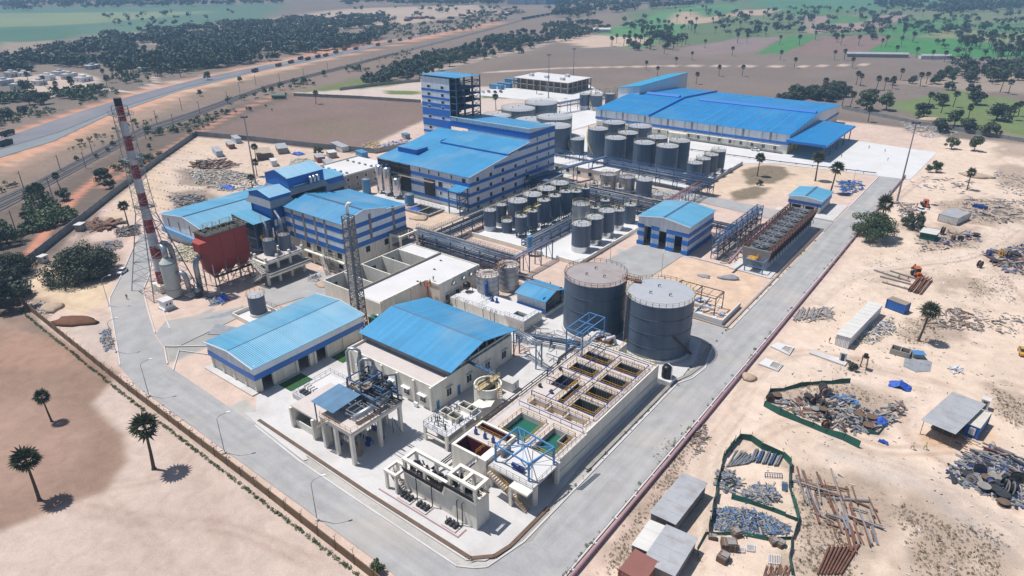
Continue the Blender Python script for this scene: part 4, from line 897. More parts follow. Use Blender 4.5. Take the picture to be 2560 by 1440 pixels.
for y in (129.2,133.6,136.8,139.4): MB().roof([(y-.6,5.6),(y,6.1),(y+.6,5.6)],'x',-121.2,-120.2,.5).build('exhaust_cowl', M_GALV, t)
for y in (106.5,111.9,117.5,123.2): MB().box(-126.2,y-.2,0,-125.95,y+.2,7.0).build('pilaster', M_CREAM, t)
for y in (128.8,135,140.8): MB().box(-121.2,y-.2,0,-120.95,y+.2,7.0).build('pilaster', M_CREAM, t)
mb = MB()
for x, y in ((-130,131),(-128,122),(-133,137)): mb.bar((x-.6,y,6.7),(x+.6,y,6.9),.12).cbox(x,y,6.65,.3,.3,.4)
mb.build('roof_outlet', M_DKSTL, t)
MB().cbox(-129.3,112.5,0,4.2,6.2,2.8).build('lean_to_enclosure', mat('green_enclosure',(.02,.13,.085),.5,.1,.5), t)
MB().roof([(109,3.1),(116,2.85)],'x',-126,-122.6,.08).build('lean_to_roof', mat('green_sheet',(.12,.26,.20),.5,.08,.5), t)
MB().box(-125.9,109.4,0,-123,115.6,2.8).build('lean_to_wall', MATS['green_enclosure'], t)
g = thing('standby_generator', 'green generator set with silencer and bent white exhaust beside the flat-roofed block', 'generator', (-128.6,105,0))
MB().cbox(-127.4,105.6,0,5,2.2,2.4).build('enclosure', MATS['green_enclosure'], g)
MB().tube([(-128.6,105.6,3.0),(-126,105.6,3.0)],.45,12).build('silencer', M_GALV, g, True)
MB().tube([(-128.8,104.8,2.4),(-130.6,104.0,2.6),(-131.6,103.4,2.4),(-132.2,103.2,1.2)],.25,8).build('exhaust_pipe', M_CWHT, g, True)

# ------------------------------------------------------------------ lattice stack by the flat block
def lattice(mb, x, y, w0, w1, z0, z1, n, th=.14):
    cor = ((-1,-1),(1,-1),(1,1),(-1,1))
    P = lambda k, i: Vector((x+cor[i][0]*(w0+(w1-w0)*k/n)/2, y+cor[i][1]*(w0+(w1-w0)*k/n)/2, z0+(z1-z0)*k/n))
    for i in range(4): mb.bar(P(0,i), P(n,i), th*1.5)
    for k in range(n):
        for i in range(4):
            j = (i+1)%4; mb.bar(P(k+1,i), P(k+1,j), th*.7)
            if (k+i)%2: mb.bar(P(k,i), P(k+1,j), th*.7)
            else: mb.bar(P(k,j), P(k+1,i), th*.7)
    return mb
t = thing('lattice_exhaust_stack', 'slim grey lattice exhaust tower rising beside the flat-roofed block', 'tower', (-129.8,101.6,0))
lattice(MB(), -129.8,101.6,2.7,2.1,.3,32,26,.21).build('lattice_frame', M_WTIMB, t)
MB().cyl(-129.8,101.6,.2,32.6,.26,n=12).build('flue', M_PIPEG, t, True)
MB().tube([(-129.8,101.6,32.5),(-129.8,101.6,34.4),(-129.2,101.8,35.2),(-128.4,102,35.2)],.42,10).build('flue_bend', M_TRIM, t, True)
MB().box(-131.4,100,0,-128.2,103.2,.5).build('plinth', M_CREAM, t)

# ------------------------------------------------------------------ boiler house
t = thing('boiler_house', 'tall boiler house with blue and white striped cladding over cream concrete floors', 'building', (-173,136,0))
x0,y0,x1,y1 = -188,122.3,-159.8,149
MB().box(x0+.5,y0+.5,0,x1-.5,y1-.5,7.6).build('lower_wall', M_CREAM, t)
p1 = [(121.6,17.2),(131,19.3),(140.2,17.6)]; p2 = [(140.2,17.1),(149.6,16.1)]
gable_body(t,'upper_cladding',M_WHITE,x0,y0,x1,y1,7.5,[(122.0,17.2),(131,19.3),(140.2,17.5),(140.25,17.1),(149.0,16.2)],'x')
MB().roof(p1,'x',x0-.6,x1+.5).build('roof',M_ROOFX,t); MB().roof(p2,'x',x0-.6,x1+.5).build('lower_roof',M_ROOFX,t)
MB().roof([(130.6,19.36),(131,19.42),(131.4,19.36)],'x',x0-.6,x1+.5,.05).build('ridge_cap',M_STEEL,t)
for z0,z1 in ((7.4,9.0),(10.6,12.1),(13.9,15.4)): band(t,'blue_band',M_BLUE,x0,y0-.3,x1,y1,z0,z1,.06)
for x in (-184,-178.2,-172.4,-167.6): MB().box(x-.4,y0-.45,7.6,x+.4,y0-.3,16.8).build('translucent_strip',M_WTIMB,t)
for y in (126.5,133.5,143.5): MB().box(x1,y-.5,8.2,x1+.12,y+.5,17.2).build('translucent_strip',M_WTIMB,t)
mb = MB()
for a,b_ in zip(p1[:-1],p1[1:]): mb.bar((x1+.55,a[0],a[1]-.02),(x1+.55,b_[0],b_[1]-.02),.14,.3)
mb.bar((x1+.55,140.3,17.05),(x1+.55,149.6,16.1),.14,.3); mb.build('barge_trim',M_TRIM,t)
for x in (-187,-181.5,-176,-170.5,-165,-160.4): MB().box(x-.4,y0-.2,0,x+.4,y0+.5,7.5).build('column',M_CREAM,t)
for y in (128.5,135.5,142.5,148.3): MB().box(x1-.5,y-.35,0,x1-.12,y+.35,7.5).build('column',M_CREAM,t)
for z in (1.2,4.6):
    for x in (-178.6,-173.2,-167.7,-163): win(t,'y',y0+.5,x,z,2.2,1.9,pane=M_DARK)
for y in (132,140): win(t,'x',x1-.5,y,4.6,1.8,2.0,pane=M_DARK)
MB().box(-180,y0-.9,3.7,-160,y0+.4,4.1).build('floor_edge',M_CREAM,t)
stairs(t,(-164.6,118.6,0),(-170.4,121,4.0),1.2,16,M_CONCD,M_CONCD)
fb = thing('entrance_frame','open two-storey cream concrete frame at the east corner of the boiler house','frame',(-156,144,0))
mb = MB()
for x in (-159.2,-154.6):
    for y in (141,148.5): mb.box(x-.3,y-.3,0,x+.3,y+.3,8.2)
mb.box(-159.4,140.8,7.8,-154.4,141.3,8.4).box(-159.4,148.2,7.8,-154.4,148.7,8.4).box(-154.9,141.3,7.8,-154.3,148.2,8.4).box(-154.9,141.3,4.1,-154.3,148.2,4.6)
mb.build('frame',M_CREAM,fb)
MB().box(-159.2,141,4.2,-154.9,148.5,4.45).box(-159.2,141.2,8.42,-157,148.3,8.6).build('deck',M_WTIMB,fb)
mb = MB(); rr = random.Random(8)
for k in range(26):
    x = rr.uniform(-168,-161.6); y = 120.8+rr.uniform(-.6,.6); mb.bar((x,y,0),(x,y,rr.uniform(4,7.4)),.07)
    z = rr.uniform(.6,7); mb.bar((-168,y,z),(-161.6,y,z),.07)
sc = one('scaffolding',mb,M_WTIMB,'grey tube scaffolding against the near corner of the boiler house','scaffolding')

# ------------------------------------------------------------------ stepped conveyor towers behind the boiler house
def tower_box(name,label,x0,y0,x1,y1,z0,z1,rise,skirt,axis='y'):
    t = thing(name,label,'building',((x0+x1)/2,(y0+y1)/2,0))
    if axis == 'y': prof=[(x0-.3,z1),((x0+x1)/2,z1+rise),(x1+.3,z1)]; gable_body(t,'cladding',M_BLUE,x0,y0,x1,y1,z0,[(x0,z1),((x0+x1)/2,z1+rise),(x1,z1)],'y')
    else: prof=[(y0-.3,z1),((y0+y1)/2,z1+rise),(y1+.3,z1)]; gable_body(t,'cladding',M_BLUE,x0,y0,x1,y1,z0,[(y0,z1),((y0+y1)/2,z1+rise),(y1,z1)],'x')
    MB().roof(prof,axis,*((y0-.4,y1+.4) if axis=='y' else (x0-.4,x1+.4))).build('roof',M_ROOF,t)
    mb = MB(); h = skirt
    mb.quad((x0-1.0,y0-1.0,z0-.2),(x1+1.0,y0-1.0,z0-.2),(x1,y0-.05,z0+h),(x0,y0-.05,z0+h)); mb.quad((x1+1.0,y0-1.0,z0-.2),(x1+1.0,y1+1.0,z0-.2),(x1+.05,y1,z0+h),(x1+.05,y0,z0+h))
    mb.build('flared_skirt',M_GALV,t)
    lw = MB()
    for x in (x0+.3,x1-.3):
        for y in (y0+.3,y1-.3): lw.bar((x,y,0),(x,y,z0),.4)
    lw.bar((x1-.3,y0+.3,z0*.5),(x1-.3,y1-.3,z0*.5),.25).bar((x0+.3,y0+.3,z0*.5),(x1-.3,y0+.3,z0*.5),.25); lw.build('support_frame',M_STEEL,t)
    return t
ta = tower_box('boiler_roof_tower','tallest blue boiler tower with bright gable roof and silver vents behind the boiler house',-203.4,126.6,-190.6,141,19.6,25,2.0,1.8,'y')
for k in range(3): y=134.5+k*1.5; MB().tube([(-190.2,y,21.6),(-189.2,y,22),(-189,y,23.4),(-189.6,y,24)],.5,10).build('vent_silencer',M_SILV,ta,True)
MB().tube([(-190.3,128,22.0),(-190.0,134,22.0)],.2,8).build('vent_pipe',M_SILV,ta,True)
MB().box(-203,127.5,3,-191.4,140.6,19.3).build('inner_plant',M_DKSTL,ta)
tb = tower_box('bunker_tower','middle blue bunker tower with white flared skirt between fuel shed and boiler house',-201.5,118.4,-189.6,126,17.6,20.8,1.6,2.0,'y')
MB().box(-201,118.8,3,-190,125.6,17.4).build('lower_cladding',M_BLUE,tb); MB().box(-189.98,118.7,11,-189.6,125.6,13).build('white_panel',M_WHITE,tb)
td = tower_box('rear_roof_tower','lower blue annex tower adjoining the tallest boiler tower on its north side',-205,143,-192.6,151,16.6,20.4,.9,1.8,'y')
MB().box(-204.5,143.5,3,-193,150.5,16.4).build('inner_plant',M_DKSTL,td)
t = thing('conveyor_canopy','blue sheet canopy roof above the conveyor beside the red bag filter','canopy',(-196,115,0))
MB().roof([(-202.6,14.6),(-190.2,13.4)],'y',111.4,118.3,.1).build('roof',M_ROOF,t)
MB().box(-202.6,111.5,11.6,-202.4,118.2,14.5).build('side_sheet',M_BLUE,t)
mb = MB()
for x in (-202,-190.8):
    for y in (112,117.8): mb.bar((x,y,0),(x,y,13.4),.3)
for z in (4,8): mb.bar((-190.8,112,z),(-190.8,117.8,z),.22).bar((-202,112,z),(-190.8,112,z),.22).bar((-190.8,112,z),(-190.8,117.8,z+4),.15)
mb.build('frame',M_STEEL,t)
MB().box(-201,112.6,2,-192.4,117.6,10.5).build('conveyor_casing',M_DKSTL,t)
mb=MB(); rr=random.Random(19)
for k in range(50):
    x=rr.uniform(-201,-181); y=rr.uniform(106,121.5); z=rr.uniform(2,12); mb.bar((x,y,z),(x+rr.choice((0,3,-3)),y+rr.choice((0,2,-2)),z+rr.choice((0,0,2))),rr.uniform(.15,.5)).bar((x,y,0),(x,y,z),.16)
o=mb.build('boiler_ductwork',M_STEEL,t); o['kind']='stuff'

# ------------------------------------------------------------------ fuel shed (long blue roof)
t = thing('fuel_shed','long blue-roofed white fuel shed behind the red bag filter and striped chimney','building',(-224,128,0))
x0,y0,x1,y1=-238,105,-210,152
prof=[(-238.6,9.1),(-222,11.4),(-209.4,8.9)]
gable_body(t,'cladding',M_WHITE,-238,y0,-210,y1,3.4,[(-238,9.1),(-222,11.4),(-210,8.9)],'y')
MB().box(x0+.3,y0+.3,0,x1-.3,y1-.3,3.6).build('plinth_wall',M_CONC,t)
band(t,'flared_blue_band',mat('sky_blue_sheet',(.14,.33,.56),.5,.06,.4),x0,y0,x1,y1,2.6,4.4,.7)
MB().roof(prof,'y',y0-.6,y1+.6).build('roof',M_ROOF,t)
MB().roof([(-222.4,11.45),(-222,11.52),(-221.6,11.45)],'y',y0-.6,y1+.6,.05).build('ridge_cap',M_STEEL,t)
for x in (-233.5,-226.5,-219.5): MB().box(x-.35,y0-.08,5.2,x+.35,y0,8.4).build('louvre_slit',M_WTIMB,t)
mb=MB()
for a,b_ in zip(prof[:-1],prof[1:]): mb.bar((a[0],y0-.62,a[1]-.04),(b_[0],y0-.62,b_[1]-.04),.1,.26)
mb.build('barge_trim',M_TRIM,t)

# ------------------------------------------------------------------ red bag filter
t = thing('bag_filter','big red-brown bag filter hopper on steel legs with walkways on top','filter',(-187,99,0))
xa,xb=-189.6,-183.2; ya,yb=91.6,104.8
ring=lambda y:[(xa,y,17.0),(xb,y,17.0),(xb,y,8.2),(xb-1.6,y,5.2),(xa+1.6,y,5.2),(xa,y,8.2)]
MB().loft([ring(ya),ring(yb)]).build('casing',M_RED,t)
MB().loft([[(xa,ya-.02,15.4),(xb,ya-.02,15.4),(xb,ya-.02,11),(xa,ya-.02,11)],[(xa+1.3,ya-1.8,14.8),(xb-1.3,ya-1.8,14.8),(xb-1.3,ya-1.8,12),(xa+1.3,ya-1.8,12)]]).build('inlet_plenum',M_RED,t)
for k,(a,b_) in enumerate(((ya,ya+4.2),(ya+4.5,yb-4.5),(yb-4.2,yb))):
    MB().loft([[(xa+1.6,a+.1,5.2),(xb-1.6,a+.1,5.2),(xb-1.6,b_-.1,5.2),(xa+1.6,b_-.1,5.2)],[(-186.7,(a+b_)/2-.4,2.6),(-186.1,(a+b_)/2-.4,2.6),(-186.1,(a+b_)/2+.4,2.6),(-186.7,(a+b_)/2+.4,2.6)]]).build('hopper',M_RED,t)
mb=MB()
for y in (ya+4.35,yb-4.35): mb.box(xb,y-.08,6,xb+.08,y+.08,17)
mb.build('casing_rib',M_CRED,t)
mb=MB()
for y in (ya+.3,ya+4.4,yb-4.4,yb-.3):
    for x in (xa+.3,xb-.1): mb.bar((x,y,0),(x,y,8.2),.28)
    mb.bar((xb-.1,y,.3),(xb-.1,min(y+4.2,yb-.3),4.8),.14)
mb.bar((xb-.1,ya,4.9),(xb-.1,yb,4.9),.2).bar((xa,ya,4.9),(xb,ya,4.9),.2); mb.build('leg_frame',M_GALV,t)
for y in (ya+.3,ya+4.4,yb-4.4,yb-.3): MB().box(xb-.7,y-.6,0,xb+.6,y+.6,.8).build('leg_footing',M_CREAM,t)
MB().box(xb-.1,ya,4.2,xb+1.2,yb,4.3).box(xa-.3,ya-.3,17,xb+.3,yb+.3,17.12).build('walkway',M_DKSTL,t)
mb=MB().rail([(xa-.2,ya-.2,17.1),(xb+.2,ya-.2,17.1),(xb+.2,yb+.2,17.1),(xa-.2,yb+.2,17.1)],1.1,1.2,.06,True).rail([(xb+1.2,ya,4.3),(xb+1.2,yb,4.3)],1,1.4,.05)
for y in (ya+2.5,ya+8):
    for q in (0,3.2): mb.bar((xa+1,y+q,17),(xa+1,y+q,19),.12).bar((xb-1,y+q,17),(xb-1,y+q,19),.12).bar((xa+1,y+q,19),(xb-1,y+q,19),.12)
    mb.bar((xa+1,y,19),(xa+1,y+3.2,19),.1).bar((xb-1,y,19),(xb-1,y+3.2,19),.1)
mb.build('top_railing',M_YELP,t)
mb=MB(); rr=random.Random(4)
for k in range(18): mb.cbox(rr.uniform(xa+.6,xb-.6),rr.uniform(ya+.6,yb-.6),17.1,rr.uniform(.3,1.2),rr.uniform(.3,1.2),rr.uniform(.2,.8))
mb.build('pulse_valves',M_DKSTL,t)
mb=MB()
for k in range(24):
    y=rr.uniform(ya,yb); x=rr.uniform(xa,xb+1); mb.bar((x,y,0.2),(x,y,rr.uniform(1.5,4.4)),rr.uniform(.06,.2)); 
    if k%3==0: mb.bar((x,y,2.2),(x+.5,y+rr.uniform(-3,3),2.2),.12)
mb.build('ash_conveyor',M_DKSTL,t)
# duct + scrubber + fan
t = thing('flue_gas_scrubber','pale green cylindrical scrubber vessel with silver elbow ducts beside the striped chimney','vessel',(-189.3,81.9,0))
MB().lathe(-189.3,81.9,[(2.16,.2),(2.16,10.6),(2.1,10.9),(.95,12.3)],28).build('vessel',mat('pale_vessel',(.47,.50,.47),.55,.08,.4,stain=(.38,.39,.36),stain_amt=.5),t)
MB().cyl(-189.3,81.9,2.6,2.75,2.2,n=28).cyl(-189.3,81.9,10.55,10.7,2.22,n=28).build('ring_stiffener',M_STEEL,t)
MB().tube([(-189.3,81.9,12.2),(-189.3,81.9,13.6),(-189.8,82.1,14.9),(-190.8,82.2,15.5),(-192.2,82.3,15.3),(-193.4,82.4,14.6)],.85,14).build('outlet_duct',M_GALV,t,True)
MB().tube([(-190.8,84.6,3),(-190.8,84.6,13.0),(-190.9,84.4,14.6),(-191.8,83.8,15.5),(-192.8,83.4,15.4),(-194,83.0,14.4)],.8,14).build('bypass_duct',M_GALV,t,True)
MB().tube([(-187.2,83.4,7.4),(-186.4,83.8,7.6),(-185.6,84.2,7.2),(-185.2,84.4,5.8),(-185,84.5,1.6)],.75,14).build('inlet_duct',M_GALV,t,True)
MB().box(-187,83.6,.2,-184,86.4,.5).build('plinth',M_CREAM,t)
t = thing('induced_draught_fan','silver fan duct bend rising from a blower between scrubber and red bag filter','fan',(-184,87,0))
MB().tube([(-184.6,87.6,.6),(-184.6,87.6,8.6),(-184.8,88.0,10.0),(-185.4,88.8,10.6),(-186,90,10.6)],.8,14).build('riser_duct',M_GALV,t,True)
MB().tube([(-184.0,85.4,1.8),(-184.0,86.9,1.8)],1.25,18).build('fan_casing',M_GALV,t,True)
MB().cbox(-182.9,85.9,.1,1.2,1.6,1.2).build('motor',M_DKSTL,t)
mb=MB()
for x in (-185.8,-183.4):
    for y in (86.6,88.9): mb.bar((x,y,0),(x,y,5.2),.16)
for z in (2.4,5.2): mb.bar((-185.8,86.6,z),(-183.4,86.6,z),.12).bar((-183.4,86.6,z),(-183.4,88.9,z),.12).bar((-185.8,88.9,z),(-183.4,88.9,z),.12)
mb.build('guide_frame',M_STEEL,t)

# ------------------------------------------------------------------ striped chimney
t = thing('striped_chimney','tall red and white striped chimney inside a steel lattice near the west wall','chimney',(-196.5,82.5,0))
cx,cy,CHT=-196.5,82.6,56.5
MB().box(cx-2.6,cy-2.6,0,cx+2.6,cy+2.6,2.3).build('base_block',M_CREAM,t)
rad=lambda z: 1.75-0.55*min(1,z/22) if z<22 else 1.2-.25*(z-22)/(CHT-22)
zs=np.linspace(2.3,CHT-2.0,14)
for k in range(13):
    MB().cyl(cx,cy,zs[k],zs[k+1],rad(zs[k]),rad(zs[k+1]),24).build('red_band' if k%2==0 else 'white_band',M_CRED if k%2==0 else M_CWHT,t,False)
MB().cyl(cx,cy,CHT-2,CHT,.98,.98,24).build('sooty_top',M_DKSTL,t)
lattice(MB(),cx,cy,13.5,4.0,0.0,24,8,.16).build('lower_lattice',M_GALV,t)
lattice(MB(),cx,cy,4.0,2.9,24,CHT-2,14,.11).build('upper_lattice',M_GALV,t)
for z in (26,40,52): 
    pf=MB().box(cx-2.3,cy-2.3,z,cx+2.3,cy-1.4,z+.12).box(cx-2.3,cy+1.4,z,cx+2.3,cy+2.3,z+.12).box(cx-2.3,cy-1.4,z,cx-1.4,cy+1.4,z+.12).box(cx+1.4,cy-1.4,z,cx+2.3,cy+1.4,z+.12)
    pf.rail([(cx-2.3,cy-2.3,z),(cx+2.3,cy-2.3,z),(cx+2.3,cy+2.3,z),(cx-2.3,cy+2.3,z)],1,1.2,.06,True).build('service_platform',M_GALV,t)
mb=MB(); 
for q in (-.2,.2): mb.bar((cx+1.6,cy+q-1.2,2.3),(cx+1.05,cy+q-.9,CHT-2),.06)
mb.build('ladder',M_GALV,t)
# hopper deck with two silos
t = thing('ash_silo_deck','two-level concrete deck carrying two grey ash silos beside the red bag filter','platform',(-175,110,0))
MB().box(-179.2,102.4,4.0,-170.6,117.4,4.5).build('lower_deck',M_CONCD,t)
MB().box(-179.2,103.4,7.6,-172.6,116.4,8.0).build('upper_deck',M_PINKC,t)
for x in (-178.7,-173.2):
    for y in (103.2,107.2,111.6,116.2): MB().box(x-.35,y-.35,0,x+.35,y+.35,9.0).build('column',M_CREAM,t)
MB().box(-179.0,102.2,6.9,-172.4,102.9,7.6).box(-172.9,102.9,6.9,-172.3,116.6,7.6).box(-171.1,102.4,3.4,-170.5,117.2,4.0).build('edge_beam',M_CREAM,t)
stairs(t,(-178.4,101.4,.2),(-172.6,101.4,4.0),1.2,12,M_CREAM,M_CREAM); stairs(t,(-172.6,101.6,4.3),(-178.2,101.6,7.6),1.2,11,M_CREAM,M_CREAM)
for x,y in ((-176.8,107.6),(-176.8,113)):
    v=MB().lathe(x,y,[(1.9,8.0),(1.95,8.3),(1.95,12.6),(1.9,12.8),(.2,13.4)],20).build('ash_silo',mat('silo_grey',(.13,.155,.20),.5,.12,.4),t)
    MB().rail([(x+2.1*math.cos(a),y+2.1*math.sin(a),12.7) for a in np.linspace(0,2*math.pi,13)[:-1]],1.1,1.2,.07,True).build('silo_railing',M_YEL,v)
    MB().tube([(x,y,13),(x-1.2,y+.6,17),(x-5,y+1.4,19)],.35,8).build('conveying_duct',M_PIPEG,v,True)
    lattice(MB(),x-2.6,y+1.6,1.6,1.6,8,17,6,.1).build('duct_tower',M_STEEL,v)
# ground tank, hut
t = thing('fuel_oil_day_tank','short dark tank on a concrete ring inside a walled bund behind the store shed','tank',(-158.9,89.9,0))
MB().lathe(-158.9,89.9,[(2.5,.1),(2.5,.9)],24).build('ring_base',M_CREAM,t)
MB().cyl(-158.9,89.9,.9,6.0,2.28,n=28).build('shell',M_TANK,t); MB().lathe(-158.9,89.9,[(2.32,6.0),(2.3,6.1),(.2,6.5)],28).build('roof',M_TANKR,t)
MB().rail([(-158.9+2.5*math.cos(a),89.9+2.5*math.sin(a),6.0) for a in np.linspace(0,2*math.pi,13)[:-1]],1.1,1.3,.06,True).build('railing',M_YELP,t)
MB().cyl(-158.9,89.9,3.3,3.42,2.33,n=28).build('ring_stiffener',M_TANK,t)
t = thing('bund_wall','low cream bund wall round the short dark tank behind the store shed','wall',(-157,88,0))
mb=MB().box(-163.6,84.6,0,-163.3,93.4,1.2).box(-163.3,84.6,0,-148.4,84.9,1.2).box(-163.3,93.1,0,-148.4,93.4,1.2)
mb.build('bund',M_CREAM,t); MB().box(-163.3,84.9,.02,-148.4,93.1,.12).build('bund_floor',M_CONCW,t)
stairs(t,(-164.8,86.5,0),(-163.6,86.5,1.2),3.2,4,M_CREAM,M_CREAM)
MB().rail([(-162,94.6,0),(-148,96,0)],1.2,2,.06).build('railing',M_RUST,t)
wsheet('gravel_bed',[(-165.5,82.5),(-163.8,92),(-166,90.5),(-169.5,78)],.05,M_GRAV); wsheet('gravel_bed',[(-163.5,79.5),(-152,83.6),(-152,80),(-160,75)],.05,M_GRAV)
t = thing('sampling_hut','small white flat-roofed hut with two windows on a plinth below the scrubber','hut',(-183.4,76.4,0))
MB().cbox(-183.4,76.4,0,3.6,3.4,.5).build('plinth',M_CONCW,t); MB().cbox(-183.4,76.4,.5,2.9,2.6,2.3).build('wall',M_TRIM,t)
MB().cbox(-183.4,76.4,2.8,3.5,3.1,.14).build('roof',M_CONCW,t)
win(t,'x',-181.95,75.9,1.4,.5,.7); win(t,'x',-181.95,76.9,1.4,.5,.7)
# ------------------------------------------------------------------ main factory
t = thing('main_factory','largest blue and white striped factory hall with stepped blue roofs','building',(-193,220,0))
x0,x1=-219.0,-167.6; ya,yk,ys,yz=190.8,214.9,230.2,249.0
gable_body(t,'hall_cladding',M_WHITE,x0,ya,x1,ys,1.6,[(ya,14.2),(yk,17.6),(ys,19.8)],'x')
MB().box(x0+.3,ya+.3,0,x1-.3,yz-.3,1.7).build('plinth_wall',M_CREAM,t)
MB().box(x0+17,ys,1.6,x1,yz,23.6).build('high_cladding',M_WHITE,t)
gable_body(t,'high_gable',M_WHITE,x0+7,ys,x1,yz,23.4,[(ys,25.8),(yz,24.0)],'x')
MB().roof([(ya-.5,14.15),(yk,17.6)],'x',x0-.5,x1+.5).build('low_roof',M_ROOFX,t)
MB().roof([(yk-.4,18.35),(ys,20.3)],'x',-204.5,x1+.5,.12).build('raised_roof',M_ROOFX,t)
MB().roof([(yk,17.62),(ys,19.9)],'x',x0-.5,-204.5).build('low_roof_west',M_ROOFX,t)
MB().box(-204.5,yk-.35,17.5,x1+.4,yk-.1,18.3).box(-204.5,yk-.1,17.5,-204.3,ys,18.9).build('roof_step',M_BLUE,t)
MB().roof([(ys-.5,25.9),(yz+.5,24.0)],'x',x0+7,x1+.5).build('high_roof',M_ROOFX,t)
MB().box(-215.5,199.5,15.0,-204.5,206.5,17.6).build('roof_monitor',M_BLUE,t); MB().box(-215.8,199.2,17.6,-204.2,206.8,17.75).build('monitor_roof',M_ROOFX,t)
for z0,z1 in ((1.7,3.2),(6.2,7.6),(10.2,11.6)): 
    MB().box(-199.6,ya-.12,z0,x1+.1,ya-.01,z1).build('blue_band',M_BLUE,t); MB().box(x1+.01,ya-.01,z0,x1+.1,yz,z1).build('blue_band',M_BLUE,t)
MB().box(x1+.01,206,14.0,x1+.1,yz,15.4).build('blue_band',M_BLUE,t); MB().box(x1+.01,222,17.9,x1+.1,yz,19.1).build('blue_band',M_BLUE,t)
MB().box(-219,ys-.12,21.4,x1+.1,ys-.01,23.9).build('blue_band',M_BLUE,t); MB().box(x1+.01,ys-.01,21.4,x1+.1,yz,23.9).build('blue_band',M_BLUE,t)
mb=MB().bar((x1+.45,ya-.5,14.2),(x1+.45,yk,17.6),.14,.3).bar((x1+.45,yk,18.4),(x1+.45,ys,20.3),.14,.3).bar((x0+7,ys-.55,25.85),(x1+.5,ys-.55,25.85),.14,.3).bar((x1+.45,ys,25.85),(x1+.45,yz,24.0),.14,.3)
mb.build('barge_trim',M_TRIM,t)
for z in (4.2,8.2,12.2):
    for y in (195.7,203.8,211.6,220.2): 
        if z<12 or y<212: win(t,'x',x1+.02,y,z-.9,1.7,1.8,pane=M_DARK)
for z in (8.2,12.3,16.4):
    for y in (227.6,235.6,244.4): 
        if not(z>16 and y<230): win(t,'x',x1+.02,y,z-.9,.9,1.8,pane=M_DARK)
for y in (235.6,244.4): win(t,'x',x1+.02,y,20.0-.2,.8,1.6,pane=M_DARK)
win(t,'x',x1+.02,220.2,12.0-.9,1.7,1.8,pane=M_DARK); win(t,'x',x1+.02,228.5,4.4,2.6,2.4,pane=M_DARK)
for x in (-194.2,-189,-183.6,-176.8): win(t,'y',ya-.02,x,12.0,.8,1.5,pane=M_DARK)
win(t,'y',ya-.02,-170.4,11.6,1.8,1.6,pane=M_DARK); win(t,'y',ya-.02,-183,7.4,2.2,2.4,pane=M_DARK); win(t,'y',ya-.02,-176.6,7.9,.8,1.4,pane=M_DARK)
for x in (-188,-183): win(t,'y',ya-.02,x,4.2,.9,1.6,pane=M_DARK)
for y in (196,204,212,220): win(t,'x',x1-.28,y,.4,1.8,.9,pane=M_DARK)
# open front bay: near-black sheet stands in for its shade, plant before it
MB().box(x0+.4,ya-.06,2.0,-199.7,ya-.005,13.6).build('open_bay_shade',M_DARK,t)
mb=MB(); rr=random.Random(12)
for x in (-218.6,-212,-206,-200): mb.bar((x,ya-.3,0),(x,ya-.3,14),.35)
for z in (5,9,12.4): mb.bar((-218.6,ya-.3,z),(-200,ya-.3,z),.28)
for k in range(26): 
    x=rr.uniform(-218,-200); z=rr.uniform(1,13); mb.bar((x,ya-.5,z),(x+rr.uniform(-4,4),ya-.5,z),rr.uniform(.1,.3)).bar((x,ya-.45,z-2),(x,ya-.45,z),.1)
mb.build('open_bay_frame',M_DKSTL,t)
MB().rail([(-218,ya-1.4,9),(-186,ya-1.4,9)],1,1.6,.06).box(-206,ya-1.5,8.9,-186,ya-.1,9).build('front_walkway',M_WTIMB,t)
MB().box(-192,ya-.14,2.8,-186,ya-.02,9.8).build('front_opening_shade',M_DARK,t)  # dark sheet on the wall, painted as the shade of an opening
# entrance stair tower with canopy
s=MB().roof([(185.2,9.2),(191.6,10.4)],'x',-174.5,-167.8,.1).build('stair_canopy',M_ROOFX,t)
mb=MB()
for x in (-174,-168.4):
    for y in (185.6,190.4): mb.bar((x,y,0),(x,y,9.6),.35)
for z in (3,6): mb.bar((-174,185.6,z),(-168.4,185.6,z),.25).bar((-168.4,185.6,z),(-168.4,190.4,z),.25).bar((-174,190.4,z),(-168.4,190.4,z),.25).bar((-168.4,185.6,z-3),(-168.4,190.4,z),.2)
mb.build('stair_tower_frame',M_STEEL,s)
# tall end tower with open steel side
T2 = thing('factory_tower','tall factory end tower, striped on one side with open steel floors on the other','tower',(-216,239,0))
tx0,tx1,ty0,ty1,TZ=-229.4,-212.2,230.0,247,42.6
MB().box(tx0,ty0+.02,1.5,tx1,ty0+.4,TZ-.4).box(tx0,ty0+.4,1.5,tx0+.4,ty1,TZ-.4).box(tx0,ty1-.4,24,tx0+9,ty1,TZ-.4).build('cladding',M_WHITE,T2)
MB().box(tx0,ty0,0,tx1-8,ty1,1.5).build('plinth_wall',M_CREAM,T2)
MB().box(tx1-.3,ty0+.4,24.5,tx1-.1,ty0+6.5,TZ-.5).build('dark_inner_panel',M_DARK,T2)
MB().roof([(ty0-.5,TZ+.4),(ty1+.4,TZ-.3)],'x',tx0-.5,tx1+4.6).build('roof',M_ROOFX,T2)
for z0,z1 in ((36,37),(32.6,33.6),(29,30.8),(25,28.3),(20.2,23.6),(17,18)): MB().box(tx0-.06,ty0-.08,z0,tx1+.02,ty0+.01,z1).build('blue_band',M_BLUE,T2)
for z in (37.4,34,30.9,28.4,23.8,18.8):
    for x in (-224.8,-216.4): win(T2,'y',ty0+.0,x,z,1.7,1.3,pane=M_DARK)
mb=MB()
for x in (tx1-.4,tx1+4.0):
    for y in (ty0+.3,ty0+5.5,ty0+11,ty1-.3): mb.bar((x,y,24.0),(x,y,TZ),.42)
